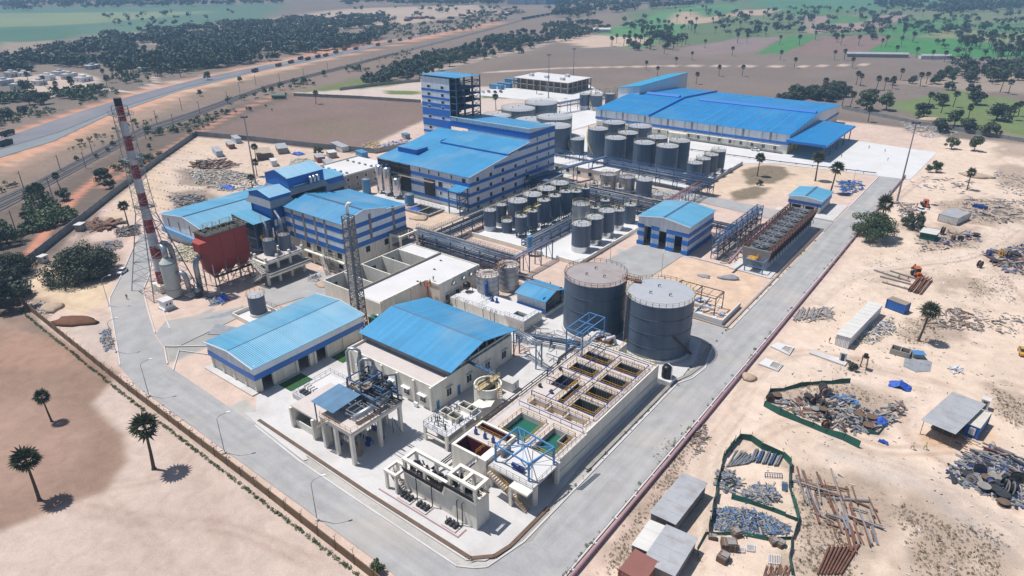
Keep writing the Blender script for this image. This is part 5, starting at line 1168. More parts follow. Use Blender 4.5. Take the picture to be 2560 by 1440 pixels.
for z in (25.4,28.6,31.6,34.6,37.4,40.2): 
    for y in (ty0+.3,ty0+5.5,ty0+11,ty1-.3): mb.bar((tx1-.4,y,z),(tx1+4,y,z),.28)
    mb.bar((tx1+4,ty0+.3,z),(tx1+4,ty1-.3,z),.28).bar((tx1-.4,ty0+.3,z),(tx1-.4,ty1-.3,z),.28)
    if z<40: mb.bar((tx1+4,ty0+11,z),(tx1+4,ty1-.3,z+3),.18).bar((tx1+4,ty1-.3,z),(tx1+4,ty0+11,z+3),.18)
mb.build('steel_frame',M_STEEL,T2)
for z in (28.5,31.5,34.5,37.3): MB().box(tx0+.5,ty0+.5,z-.15,tx1+4,ty1-.4,z).build('floor_grating',M_DKSTL,T2)
mb=MB()
for z in (25.4,28.5,31.5,34.5,37.3): mb.rail([(tx1+4.1,ty0+.3,z),(tx1+4.1,ty1-.4,z)],1.1,2.0,.09)
for z in np.arange(25,42,1.4): mb.bar((tx1-.1,ty0+.4,z),(tx1-.1,ty0+6.5,z),.12)
mb.build('floor_railing',M_STEEL,T2)
mb=MB()
for z in (28.5,31.5,34.5): 
    for k in range(4): mb.cbox(rr.uniform(tx0+3,tx1+2),rr.uniform(ty0+2,ty1-2),z,rr.uniform(1,2.5),rr.uniform(1,2.5),rr.uniform(.8,2.2))
mb.build('screening_machinery',M_DKSTL,T2)
# silos and blue tanks in front of the open bay
for (x,y,r,h,lab,m) in ((-214.8,187.6,1.85,12.6,'leftmost tall silver silo before the open factory bay',M_SILV),(-209.6,187.0,1.85,12.4,'second tall silver silo beside the open factory bay',M_SILV),(-203.6,186.4,1.8,9.0,'shorter silver silo with railed top right of the two tall ones',M_SILV)):
    v=thing('cladded_silo',lab,'silo',(x,y,0),'silver silos at the factory front')
    MB().lathe(x,y,[(r*.8,1.2),(r,1.8),(r,h-1),(r*.85,h-.4),(.4,h)],24).build('body',m,v,True)
    mb=MB(); [mb.bar((x+r*.8*math.cos(a),y+r*.8*math.sin(a),0),(x+r*.8*math.cos(a),y+r*.8*math.sin(a),2),.25) for a in (.8,2.4,3.9,5.5)]; mb.build('support_leg',M_STEEL,v)
    MB().cbox(x,y,h-.1,.8,.8,1.1).build('top_motor',M_DBLUE,v)
    for z in np.linspace(3,h-2,5): MB().cyl(x,y,z,z+.06,r+.02,n=24).build('cladding_seam',M_GALV,v)
    if h<10: MB().rail([(x+r*1.1*math.cos(a),y+r*1.1*math.sin(a),h-.9) for a in np.linspace(0,2*math.pi,11)[:-1]],1.1,1.2,.07,True).build('railing',M_YELP,v)
for (x,y,r,h,lab) in ((-219.2,183.2,1.8,6.4,'pale blue round tank left of the silver silos'),(-194,183.6,1.95,4.4,'pale blue round tank right of the silver silos near the paved pit')):
    v=thing('blue_tank',lab,'tank',(x,y,0)); MB().cyl(x,y,0,h,r,n=24).build('shell',M_BLUET,v); MB().lathe(x,y,[(r+.05,h),(.2,h+.5)],24).build('roof',M_GALV,v)
    MB().rail([(x+r*math.cos(a),y+r*math.sin(a),h) for a in np.linspace(0,2*math.pi,11)[:-1]],.8,1.2,.05,True).build('railing',M_BLUET,v)
    for k in (1,2): MB().cyl(x,y,h*k/3,h*k/3+.07,r+.03,n=24).build('ring_stiffener',M_BLUET,v)
t=thing('open_pit','square open concrete pit with pipe rails in front of the factory entrance','pit',(-183,181,0))
pits_deck(-190,177,-177,186,[(-189,178,-184,185),(-183.4,178,-178,185)],0,.7).build('pit_wall',M_CONCD,t); MB().box(-189,178,0,-178,185,.2).build('pit_floor',M_DARK,t)
MB().rail([(-190,177,.7),(-177,177,.7),(-177,186,.7),(-190,186,.7)],1,2,.06,True).build('railing',M_STEEL,t)
# flat roofed office wing left of the factory
t=thing('grey_wing','unfinished grey flat-roofed wing with small windows left of the factory','building',(-240,190,0))
MB().box(-250,178,0,-228,206,6.6).build('wall',M_CONCD,t); MB().box(-249.6,178.4,6.6,-228.4,205.6,6.8).build('roof_slab',M_CONCW,t)
MB().box(-250,177.8,6.6,-228,178.1,7.3).box(-228.3,178.1,6.6,-228,206,7.3).box(-250,178.1,6.6,-249.7,206,7.3).build('parapet',M_CONC,t)
for z in (1.2,4.2):
    for y in (181,186,191,196,201): win(t,'x',-228,y,z,1.5,1.5)
    for x in (-246,-241,-236,-231): win(t,'y',178,x,z,1.5,1.5)
for k in range(10): MB().cbox(-247+(k%5)*4,183+(k//5)*14,6.8,.9,.9,.7).build('roof_vent',M_CONCD,t)
# ------------------------------------------------------------------ big warehouse
t=thing('big_warehouse','very large bright blue-roofed warehouse at the far end of the plant','warehouse',(-150,402,0))
gx=-174.0
for nm,a,b_,dz in (('east',gx,-96.3,0.0),('west',-209,gx,0.35)):
    pr=[(353.0,10.2+dz),(399,13.6+dz),(450.5,10.4+dz)]
    gable_body(t,'cladding',M_WHITE,a,353.6,b_,450,4.6,[(353.6,10.2+dz),(399,13.6+dz),(450,10.4+dz)],'x')
    MB().roof(pr,'x',a-(.6 if nm=='west' else -.02),b_+(.6 if nm=='east' else -.02)).build('roof',M_ROOFD,t)
MB().box(gx-.35,352.8,10.0,gx+.35,353.2,11.0).bar((gx,353,10.7),(gx,399,14.2),.7,.9).bar((gx,399,14.2),(gx,450.4,11.0),.7,.9).build('expansion_joint_cap',M_BLUE,t)
for a,b_,z in ((-164,-96.6,14.1),(-199,-177,14.5)): MB().roof([(397.2,z-.25),(399,z+.75),(401.0,z-.25)],'x',a,b_,.9).build('ridge_ventilator',M_BLUE,t)
MB().box(-208.5,354,0,-96.6,449.6,4.8).build('lower_wall',M_CREAM,t)
band(t,'blue_band',M_BLUE,-209,353.6,-96.3,450,4.7,6.2,.08)
for x in np.arange(-205,-98,14.2): MB().box(x-.5,353.4,6.3,x+.5,353.5,10).build('brown_downpipe_panel',M_WTIMB,t)
for x in np.arange(-202,-97,7.1): MB().box(x-.1,353.3,0,x+.1,353.5,10).build('downpipe',M_GALV,t)
for i,x in enumerate(np.arange(-203,-98,5.9)): win(t,'y',354,x,1.6,1.5,1.7,bars=1)
MB().box(-209,352.4,3.9,-100,353.55,4.1).build('window_canopy',M_CREAM,t)
for y in np.arange(366,398,6): MB().box(-96.3,y-.15,5,-96.2,y+.15,12).build('downpipe',M_GALV,t)
rr=random.Random(2)
for x in np.arange(-200,-100,6.2):
    z=lambda y: 10.2+(y-353.6)*.0749+(.35 if x<gx else 0)
    MB().bar((x,355,z(355)+.06),(x,396,z(396)+.06),.28,.04).build('faded_lap_strip',mat('faded_rust_strip',(.16,.21,.33),.6,.2,.5),t)
for p in ((-166,349.5,-157),(-152,349.5,-138)): pass
MB().box(-160,350.6,0,-150,353.9,3.6).build('side_annex',M_CREAM,t); MB().box(-160.4,350.2,3.6,-149.6,353.9,3.8).build('side_annex_roof',M_CREAM,t)
c=MB().roof([(-96.1,8.6),(-77.4,7.6)],'y',348.5,406.5,.25).build('loading_canopy_roof',M_ROOFD,t)
MB().box(-96.1,348.3,7.2,-77.2,348.5,8.4).box(-77.3,348.5,6.9,-77.1,406.6,7.5).build('canopy_fascia',M_BLUE,c)
mb=MB()
for y in (352,365,378,391,404): mb.bar((-78.6,y,0),(-78.6,y,7.4),.45)
mb.build('canopy_post',M_STEEL,c)
for y in (358,366,374,382): MB().box(-96.55,y-2,0,-96.25,y+2,4.4).build('yellow_shutter',mat('yellow_shutter_paint',(.5,.33,.04),.5,.1,.5),t)
a=thing('warehouse_head_house','tall pale blue head house with sloping roof at the west end of the warehouse','building',(-209,430,0))
gable_body(a,'cladding',M_WHITE,-217.4,395,-202.5,466,0,[(-217.4,16.4),(-202.5,18.8)],'y'); MB().roof([(-218,16.5),(-202,19.0)],'y',394.4,466.6).build('roof',mat('roof_cyan',(.03,.30,.50),.4,.08,.2),a)
# ------------------------------------------------------------------ pump house & small substation
def striped_hall(name,label,x0,y0,x1,y1,h,rise,doors,bands,ax='y'):
    t=thing(name,label,'building',((x0+x1)/2,(y0+y1)/2,0)); xm=(x0+x1)/2
    mb=MB(); ds=sorted(doors); prev=x0
    for a,b_,z in ds: mb.box(prev,y0,0,a,y0+.3,h-.2); mb.box(a,y0,z,b_,y0+.3,h-.2); prev=b_
    mb.box(prev,y0,0,x1,y0+.3,h-.2); mb.box(x1-.3,y0+.3,0,x1,y1-.3,h-.2).box(x0,y0+.3,0,x0+.3,y1-.3,h-.2).box(x0,y1-.3,0,x1,y1,h-.2); mb.build('wall',M_WHITE if bands>1 else M_CREAM,t)
    MB().box(x0+.4,y0+(6 if bands>1 else 3),0,x1-.4,y0+(6.2 if bands>1 else 3.2),h-.5).build('inner_wall',M_DARK,t)
    gable_body(t,'gable_cladding',M_WHITE,x0-.15,y0-.25,x1+.15,y1+.2,h-2.6 if bands>1 else h-2.7,[(x0-.15,h),(xm,h+rise),(x1+.15,h)],'y')
    MB().roof([(x0-.7,h-.05),(xm,h+rise+.05),(x1+.7,h-.05)],'y',y0-.8,y1+.6).build('roof',M_ROOF,t)
    MB().roof([(xm-.4,h+rise+.07),(xm,h+rise+.13),(xm+.4,h+rise+.07)],'y',y0-.8,y1+.6,.04).build('ridge_cap',M_STEEL,t)
    mb=MB().bar((x0-.7,y0-.85,h-.05),(xm,y0-.85,h+rise+.05),.1,.25).bar((xm,y0-.85,h+rise+.05),(x1+.7,y0-.85,h-.05),.1,.25); mb.build('barge_trim',M_TRIM,t)
    zs=[(h-2.75,h-1.4)] if bands==1 else [(h-4.0,h-2.6),(h-6.9,h-5.4),(0.05,1.4)]
    for z0,z1 in zs:
        mb=MB(); prev=x0-.3
        segs=[]
        for a,b_,z in ds:
            if z0<z: segs.append((prev,a)); prev=b_
        segs.append((prev,x1+.3))
        for a,b_ in segs: MB().box(a,y0-.32,z0,b_,y0-.02 if z0<h-3 else y0-.252,z1).build('blue_band',M_BLUE,t)
        MB().box(x1+.16,y0-.255,z0,x1+.3,y1+.2,z1).build('blue_band',M_BLUE,t)
    return t
striped_hall('turbine_pump_hall','blue and white striped hall with three open doorways beside the gravel yard',-99.4,200.6,-81.2,220.8,10.2,1.3,[(-97.3,-94.6,7.0),(-91.7,-88.9,6.4),(-86,-83.2,6.0)],3)
striped_hall('small_substation','small cream substation with blue roof between two palms near the east road',-69.6,270,-57.6,284.4,5.2,.8,[(-68.2,-64.8,2.2),(-63.2,-59.8,2.2)],1)
slab('substation_apron',[(-73,264.5),(-51,264.5),(-51,286),(-57,286),(-57,269),(-73,269)],M_CONC,.1)
# transformer / filter house near big tanks
t=thing('compressor_shed','small raised blue-roofed shed with one open end left of the big tanks','building',(-98.4,141,0))
MB().box(-103.3,136.2,0,-93.6,146,1.0).build('plinth',M_CREAM,t)
MB().box(-103.2,136.1,1,-93.6,136.3,4.9).box(-103.2,136.3,1,-103,145.8,4.9).box(-103,145.6,1,-93.6,145.8,4.9).build('cladding',M_WHITE,t)
MB().box(-103.25,136.0,1.0,-93.55,136.09,2.4).build('blue_band',M_BLUE,t)
MB().roof([(135.6,5.0),(141,6.6),(146.4,5.0)],'x',-103.8,-93.2).build('roof',M_ROOFX,t)
MB().roof([(140.7,6.64),(141,6.69),(141.3,6.64)],'x',-103.8,-93.2,.04).build('ridge_cap',M_GALV,t)
MB().box(-94.6,136.4,1,-94.4,145.5,5.6).build('interior_shade_sheet',M_DARK,t)  # dark sheet behind the open end stands in for interior shade
mb=MB()
for z in (1.4,2.6,3.8): mb.bar((-93.7,136.3,z),(-93.7,145.6,z),.12)
for y in (136.3,141,145.6): mb.bar((-93.7,y,0),(-93.7,y,5),.18)
mb.build('end_frame',M_STEEL,t)
# low reservoir in front
t=thing('raw_water_reservoir','low white-topped concrete reservoir with railings and pumps behind the treatment hall','reservoir',(-106,129,0))
MB().box(-119.5,126,0,-93.4,134.4,2.6).build('reservoir_wall',M_CREAM,t); MB().box(-119.5,126,2.6,-93.4,134.4,2.75).build('reservoir_roof',M_CONCW,t)
pits_deck(-99.5,125.4,-93.0,132.6,[(-98,127.4,-94.6,129.4)],2.6,3.6).build('raised_chamber',M_CONCW,t); MB().box(-98,127.4,2.6,-94.6,129.4,2.8).build('chamber_water',M_DARK,t)
MB().rail([(-119.3,126.2,2.75),(-99.8,126.2,2.75)],1,1.6,.05).rail([(-99.3,125.6,3.6),(-93.2,125.6,3.6),(-93.2,132.4,3.6)],1,1.6,.05).rail([(-109,126.4,2.75),(-109,134.2,2.75)],1,1.6,.05).rail([(-112,131,2.75),(-110,131,2.75),(-110,132.6,2.75),(-112,132.6,2.75)],1,1,.05,True).build('railing',M_STEEL,t)
mb=MB()
for x in (-117,-113.6,-107,-104.5,-103): mb.tube([(x,125.7,.3),(x,125.5,2.6),(x,125.9,3.3),(x,126.5,3.2),(x,126.6,2.6)],.08,6)
mb.build('gooseneck_vent',M_BLACK,t)
mb=MB()
for x in (-108.2,-106.6): mb.cbox(x,131.2,2.75,.8,.8,.4).cyl(x,131.2,3.1,4.1,.3,n=10)
mb.tube([(-112.8,133.4,3),(-109.5,133.4,3),(-109.5,131.2,3)],.14,8); mb.build('pump',M_DBLUE,t)
v=thing('blue_filter_vessel','slim deep blue upright filter vessel standing on the white reservoir roof','vessel',(-111.6,132.8,2.75)); MB().lathe(-111.6,132.8,[(.35,2.75),(.55,3.0),(.55,6.6),(.3,6.95)],14).build('body',M_DBLUE,v,True); MB().bar((-111.6,132.8,6.9),(-111.6,132.8,7.4),.14).build('vent',M_DBLUE,v)
v=thing('black_dosing_tank','round black plastic tank on a rusty stand at the reservoir corner','tank',(-118,131.6,2.7)); MB().lathe(-118,131.6,[(.5,3.5),(1.1,4.1),(1.1,5.3),(.5,5.8)],18).build('body',M_BLACK,v,True)
mb=MB(); [mb.bar((-118+a*1.2,131.6+b_*1.2,2.75),(-118+a*1.2,131.6+b_*1.2,4.6),.12) for a in(-1,1) for b_ in(-1,1)]; mb.bar((-119.2,130.4,4.5),(-116.8,130.4,4.5),.08).bar((-116.8,130.4,4.5),(-116.8,132.8,4.5),.08); mb.build('stand',M_RUST,v)
v=thing('black_water_tank','black plastic water tank on a concrete block at the far corner of the effluent basin','tank',(-52.8,127,0)); MB().cbox(-53.0,127.2,0,3.6,3.4,1.2).build('block',M_CONCW,v)
MB().lathe(-53.0,127.2,[(1.15,1.2),(1.2,1.5),(1.2,2.5),(1.1,2.6),(1.2,2.7),(1.2,3.7),(.9,4.2),(.35,4.4)],20).build('body',M_BLACK,v,True)
MB().tube([(-51.6,126.6,1.2),(-51.6,126.6,4.9),(-53,127.2,5.0)],.08,6).build('white_pipe',M_TRIM,v)
# ------------------------------------------------------------------ cooling tower
t=thing('cooling_tower','long rusty multi-cell cooling tower with a row of fans beside the east road','cooling tower',(-58.6,226,0))
cx0,cx1,cy0,cy1=-64.2,-54.8,203.5,252
MB().loft([[(cx0+2.0,cy0,2.0),(cx1-1.4,cy0,2.0),(cx1-1.4,cy1,2.0),(cx0+2.0,cy1,2.0)],[(cx0,cy0,6.2),(cx1,cy0,6.2),(cx1,cy1,6.2),(cx0,cy1,6.2)]]).build('louvre_casing',mat('dark_louvre',(.04,.032,.028),.8,.3,.8),t)
MB().box(cx0+1.2,cy0-.3,0,cx1-1.0,cy1+.3,2.0).build('basin_wall',M_CONCW,t)
MB().loft([[(cx0+1.4,cy0-.5,0.1),(cx1-1.0,cy0-.5,0.1),(cx1-1.0,cy0-.02,0.1),(cx0+1.4,cy0-.02,0.1)],[(cx0+.1,cy0-.5,6.7),(cx1,cy0-.5,6.7),(cx1,cy0-.02,6.7),(cx0+.1,cy0-.02,6.7)]]).build('end_sheeting',mat('grey_sheeting',(.2,.19,.185),.7,.2,.5),t)
MB().box(cx0+1.2,cy0,6.2,cx1-1.2,cy1,6.35).build('fan_deck',mat('deck_grating',(.10,.085,.08),.8,.3,1.0),t)
MB().box(cx0,cy0,6.2,cx0+1.1,cy1,6.5).box(cx1-1.1,cy0,6.2,cx1,cy1,6.5).build('distribution_trough',mat('wet_rust',(.14,.06,.035),.7,.3,.8),t)
mb=MB()
for i in range(17):
    y=cy0+1+i*(cy1-cy0-2)/16; mb.bar((cx1-1.2,y,2.2),(cx1+.2,y,6.2),.26).bar((cx1-1.3,y,3.6),(cx1-.2,y,3.3),.16).bar((cx1-.2,y,3.3),(cx1-.2,y,2.1),.16)
mb.rail([(cx0-.1,cy0,6.4),(cx0-.1,cy1,6.4)],1.6,2.9,.2).rail([(cx1+.1,cy0,6.4),(cx1+.1,cy1,6.4)],1.6,2.9,.2).rail([(cx0,cy1,6.4),(cx1,cy1,6.4)],2.4,4.6,.22).bar((cx0+1.3,cy0,6.9),(cx0+1.3,cy1,6.9),.3).bar((cx1-1.3,cy0,6.9),(cx1-1.3,cy1,6.9),.3)
mb.build('railing_and_struts',mat('dark_wet_rust',(.075,.034,.03),.7,.2,.6),t)
for i in range(8):
    y=cy0+3.2+i*5.9; xm=(cx0+cx1)/2; q=24
    rg=lambda r,z,y=y:[(xm+r*math.cos(2*math.pi*k/q),y+r*math.sin(2*math.pi*k/q),z) for k in range(q)]
    f=MB().loft([rg(2.75,6.35),rg(2.6,6.7),rg(2.75,7.1),rg(2.65,7.1),rg(2.5,6.7),rg(2.6,6.36)]).build('fan_stack',M_PIPEG,t)
    b3=MB()
    for k in range(6): a=k*math.pi/3+i; b3.bar((xm,y,6.8),(xm+2.35*math.cos(a),y+2.35*math.sin(a),6.85),.5,.06)
    b3.cyl(xm,y,6.9,7.4,.35,n=10).build('fan_blades',M_GALV,f)
    MB().cyl(xm,y,6.36,6.45,2.45,n=20).build('fan_throat',M_DARK,f)
    MB().bar((xm-3.8,y+2.9,6.9),(xm+3.8,y+2.9,6.9),.3,.2).bar((xm-2.6,y,7.4),(xm+2.6,y,7.4),.16).bar((xm-2.6,y+.9,7.4),(xm+2.6,y-.7,7.4),.12).bar((xm-4.2,y+2.9,6.4),(xm-4.2,y+2.9,7.9),.16).build('cell_divider',M_WTIMB,t)
MB().tube([(cx0-.7,cy0-8,3.2),(cx0-.7,cy0+2,4.8),(cx0-.7,cy1-2,6.6)],.4,10).build('riser_header',M_PURP,t,True)
mb=MB()
for x in (-61.2,-55.6): mb.bar((x,199.6,.2),(x,199.6,4.2),.3).bar((x,203.2,.2),(x,203.2,4.2),.3).bar((x,199.6,4.2),(x,203.2,4.2),.25)
for z in (2.2,4.2): mb.bar((-61.2,199.6,z),(-55.6,199.6,z),.25)
mb.bar((-61.2,199.6,4.2),(-55.6,199.6,2.2),.12); mb.build('end_frame',M_LBLUE,t)
MB().box(-61.2,199.8,4.2,-58.4,203,4.3).rail([(-61.2,199.8,4.3),(-58.4,199.8,4.3),(-58.4,203,4.3)],1.1,1.2,.08).build('end_platform',M_YEL,t)
mb=MB(); rr=random.Random(21)
for k in range(60):
    y=rr.uniform(203,243); x=rr.uniform(-70.6,-65.5); z=rr.uniform(.2,2.6); mb.bar((x,y,z),(x+rr.choice((0,2,-2)),y+rr.choice((0,3,-3)),z),rr.uniform(.12,.45)).bar((x,y,.1),(x,y,z),.14)
o=one('cooling_water_pipework',mb,M_PIPEG,'tangle of grey pumps and pipes between blue trestle and cooling tower','pipework')
# unfinished steel frame + low wall by the east road
t=thing('unfinished_building','unfinished brown steel frame over low white walls in the sandy plot','building',(-63,166,0))
mb=MB(); UX=(-69.6,-63.2,-56.8)
for x in UX:
    for y in (164.7,170.4): mb.bar((x,y,0),(x,y,5.3),.2)
    mb.bar((x,164.7,5.3),(x,170.4,5.3),.18).bar((x,164.7,3.4),(x,170.4,5.3),.1)
for y in (164.7,170.4): mb.bar((UX[0],y,5.3),(UX[2],y,5.3),.18).bar((UX[0],y,3.2),(UX[2],y,3.2),.12)
for k in range(6): mb.bar((UX[0]+k*2.5,164.7,5.35),(UX[0]+k*2.5,170.4,5.35),.1)
mb.build('steel_frame',M_DKSTL,t)
for q in ((-71,160.8,-53,161.1,1.6),(-53.3,161.1,-53,174.5,1.5),(-71,167.4,-57.6,167.6,.9),(-62,161.1,-61.8,174,.7),(-71,161.1,-70.7,174,1.2)): MB().box(q[0],q[1],0,q[2],q[3],q[4]).build('low_wall',M_CONCW,t)
rr=random.Random(30)
for k in range(30): MB().cbox(rr.uniform(-70,-54),rr.uniform(161.6,174),0.02,rr.uniform(.6,2.6),rr.uniform(.4,1.6),rr.uniform(.1,.5),rr.uniform(0,3)).build('stacked_board',rr.choice((M_CONCW,M_LBLUE,M_PINKC)),t)
# tank-farm dyke walls
t=thing('tank_farm_dyke','low white dyke wall round the mid tank farm','wall',(-128,172,0))
MB().box(-152,171.6,0,-119.5,172,1.4).box(-114,171.6,0,-105.6,172,1.4).box(-105.6,171.6,0,-105.2,222,1.3).build('dyke',M_CREAM,t)
t=thing('molasses_dyke','long pale dyke wall between the sandy palm plot and the far tank yard','wall',(-108,300,0))
MB().bar((-107.5,268,.8),(-107.5,322,.8),.5,1.6).build('dyke',M_CONC,t)
# ------------------------------------------------------------------ storage tanks
def ring_pts(x,y,r,z,n): return [(x+r*math.cos(2*math.pi*k/n),y+r*math.sin(2*math.pi*k/n),z) for k in range(n)]
def tankobj(name,label,x,y,r,h,group,shell=None,roof=None,base=0,rings=1,railm=None,cone=.09,legs=0,nozzles=2,stair=False,basem=None,n=36,ribs=False,mixer=False):
    shell=shell or M_TANK; roof=roof or M_TANKR; railm=railm or M_YELP
    t=thing(name,label,'tank',(x,y,0),group); z0=0.16
    if legs:
        MB().lathe(x,y,[(.35,legs*.45),(r,legs),(r,h)],n).build('shell',shell,t)
        for k in range(6):
            a=k*math.pi/3+.3; MB().bar((x+r*.92*math.cos(a),y+r*.92*math.sin(a),.1),(x+r*.92*math.cos(a),y+r*.92*math.sin(a),legs+1.2),.24).build('leg',M_STEEL,t)
        mb=MB()
        for k in range(7): a=k*.9; mb.bar((x+r*.6*math.cos(a),y+r*.6*math.sin(a),.1),(x+r*.5*math.cos(a+.5),y+r*.5*math.sin(a+.5),legs*.8),.12)
        mb.build('outlet_pipework',M_DKSTL,t)
        MB().cyl(x,y,legs+.0,legs+.12,r+.07,n=n).cyl(x,y,h*.72,h*.72+.1,r+.06,n=n).build('ring_stiffener',shell,t)
    else:
        if base: MB().cyl(x,y,z0,base,r+.015,n=n).build('base_band',basem or M_SILV,t)
        MB().cyl(x,y,base or z0,h,r,n=n).build('shell',shell,t)
        for k in range(rings): 
            z=h*(k+1)/(rings+1); MB().cyl(x,y,z,z+.14,r+.10,n=n).build('ring_stiffener',shell,t)
    MB().lathe(x,y,[(r+.06,h-.12),(r+.08,h+.02),(r*.98,h+.08),(.15,h+.08+r*cone)],n).build('roof',roof,t)
    if ribs:
        mb=MB(); 
        for k in range(16): a=k*math.pi/8; mb.bar((x+.3*math.cos(a),y+.3*math.sin(a),h+.12+r*cone),(x+r*math.cos(a),y+r*math.sin(a),h+.12),.12)
        mb.cyl(x,y,h+r*cone,h+.4+r*cone,.35,n=10).build('roof_ribs',M_WTIMB,t)
    k=max(10,int(r*4)); MB().rail(ring_pts(x,y,r+.02,h+.04,k),1.05,99,.075,True).build('railing',railm,t)
    for q in range(nozzles):
        a=2.2+q*1.9; rr_=r*.35; u,v=x+rr_*math.cos(a),y+rr_*math.sin(a); zz_=h+.05+r*cone*.6
        MB().tube([(u,v,zz_),(u,v,zz_+.55),(u+.15,v,zz_+.75),(u+.45,v,zz_+.75),(u+.55,v,zz_+.5)],.12,6).build('vent',M_DKSTL,t)
    if mixer: MB().cyl(x,y,h+.2,h+1.5,.22,n=8).cbox(x,y,h+.1,.9,.9,.4).build('agitator',M_DKSTL,t)
    if stair:
        mb=MB(); m_=22; a0=-1.2
        P=[Vector((x+(r+.35)*math.cos(a0-i*1.9/m_),y+(r+.35)*math.sin(a0-i*1.9/m_),.3+(h-.3)*i/m_)) for i in range(m_+1)]
        for i in range(m_): mb.bar(P[i],P[i+1],.7,.06).bar(P[i]+Vector((0,0,1)),P[i+1]+Vector((0,0,1)),.06)
        mb.build('spiral_stair',railm,t)
    return t
tb=tankobj('bulk_tank','biggest slate tank with rust-stained roof, left of the pair by the effluent basin',-80.1,139.4,8.1,15.6,'pair of giant tanks',roof=M_RUSTR,rings=3,cone=.03,n=64,nozzles=3,railm=M_RUST)
tc=tankobj('bulk_tank','biggest slate tank with clean grey roof, right of the pair by the effluent basin',-62.3,140.2,8.3,15.2,'pair of giant tanks',rings=3,cone=.03,n=64,nozzles=3,railm=M_YELP)
MB().tube([(-67.5,133.2,.2),(-67.5,133.2,15.6),(-67.1,133.8,16.0)],.22,8).build('rusty_downpipe',M_RUST,tc,True)
mb=MB()
for q in (-.25,.25): mb.bar((-66.8+q*.7,132.9+q*.4,.3),(-66.8+q*.7,132.9+q*.4,16.2),.06)
mb.build('ladder',mat('green_ladder',(.05,.12,.09),.6,.1,.5),tc)
MB().cyl(-62.3,140.2,.1,.9,8.75,n=64).build('ring_base',M_CONC,tc); MB().cyl(-80.1,139.4,.1,.9,8.5,n=64).build('ring_base',M_CONC,tb)
mb=MB()
for k in range(16):
    a=.1-k*.05; z=.6+k*.45; mb.cbox(-62.3+9.0*math.cos(a),140.2+9.0*math.sin(a),z,1.1,.5,.08,a)
mb.build('spiral_stair',M_RUST,tc)
br=MB().bar((-73.2,141.6,15.7),(-68.6,142.2,15.7),1.4,.14).rail([(-73.2,142.3,15.8),(-68.6,142.9,15.8)],1.1,1.2,.07).rail([(-73.2,140.9,15.8),(-68.6,141.5,15.8)],1.1,1.2,.07)
one('link_walkway',br,M_RUST,'short railed walkway joining the tops of the two biggest tanks','walkway')
G1='front row of white-based tanks'
for i,(y,r,h) in enumerate(((183.4,3.2,9.7),(191.7,3.05,9.7),(200.1,2.9,9.7),(208.6,2.25,7.6),(217.4,2.3,7.2))):
    tankobj('process_tank','%s tank of the row with silvery base bands beside the striped pump hall'%('first nearest','second','third','fourth','fifth farthest')[i],-111.9,y,r,h,G1,base=2.2 if i<4 else 0,rings=0,nozzles=2 if i<3 else 1,mixer=i>2)
for i,y in enumerate((189.6,198.9,208.1,217.2)):
    tankobj('process_tank','%s wide slate tank in the row running along the factory pipe rack'%('nearest','second','third','farthest')[i],-143.4,y,3.6,10,'wide tanks by the factory rack',rings=0)
tankobj('process_tank','small slate tank with white base at the left corner of the mid tank farm',-149,180.3,2.3,7.8,'corner tanks',base=2.0,rings=0,basem=M_CWHT,nozzles=1)
tankobj('process_tank','small slate tank behind the white-based corner tank of the mid tank farm',-148.6,186.4,1.95,8.2,'corner tanks',rings=0,nozzles=1,base=1.6,basem=M_CWHT)
tankobj('process_tank','shortest slate tank standing before the wide tanks of the mid tank farm',-142.7,182.2,1.95,4.4,'corner tanks',rings=0,nozzles=1)
for i,(x,y,r,h,l) in enumerate(((-135.6,181.3,2.1,8.0,2.6),(-135.4,187.6,1.95,8.2,2.8),(-135,194.2,2.3,10.6,3.0),(-134.4,200.4,2.25,10.8,3.0),(-133.6,206.6,2.2,11,3.0),(-133,212.8,2.2,9.6,2.6),(-132.9,219.6,1.8,9.2,2.4))):
    tankobj('fermenter','%s cone-bottomed tank on legs in the middle row of the tank farm'%('first nearest','second','third','fourth','fifth','sixth','last')[i],x,y,r,h,'cone-bottomed tanks on legs',legs=l,mixer=True,nozzles=1,railm=M_YELP,n=28)
    if i<6: pass
tankobj('process_tank','pale grey tank with ribbed cone roof amid the dark tank farm',-122.8,200.4,3.2,10,'ribbed-roof tanks',shell=M_GALV,ribs=True,cone=.22,rings=3,nozzles=0)
tankobj('process_tank','small slate tank with yellow rail behind the pale ribbed tank',-119.8,212.5,1.75,8.6,'small rear tanks',rings=0,mixer=True,nozzles=1)
tankobj('process_tank','small low slate tank tucked between pale ribbed tank and white-based row',-120.6,206.8,1.7,7.2,'small rear tanks',rings=0,mixer=True,nozzles=1)
for i,(x,y,h,sh,rb) in enumerate(((-138.5,247.5,7.4,M_GALV,True),(-131.2,250.4,6.8,M_GALV,True),(-123.4,251,6.8,M_TANK,False))):
    tankobj('process_tank',('left pale ribbed tank below the blue truss bridge','middle pale ribbed tank below the blue truss bridge','right slate tank below the blue truss bridge')[i],x,y,3.35,h,'tanks below the truss bridge',shell=sh,ribs=rb,cone=.2 if rb else .09,rings=3 if rb else 0,nozzles=0 if rb else 1)
tankobj('process_tank','lowest grey tank behind the striped pump hall roof',-115.5,248.2,2.2,2.6,'tanks below the truss bridge',shell=M_GALV,rings=0,nozzles=1)
for i,(x,y) in enumerate(((-140,238),(-134.4,238.6),(-128.4,239.4))): tankobj('process_tank','%s of three small round vessels behind the tall tank-farm rack'%('left','middle','right')[i],x,y,1.8,5.0,'small rear vessels',shell=M_GALV,rings=0,mixer=True,nozzles=0)
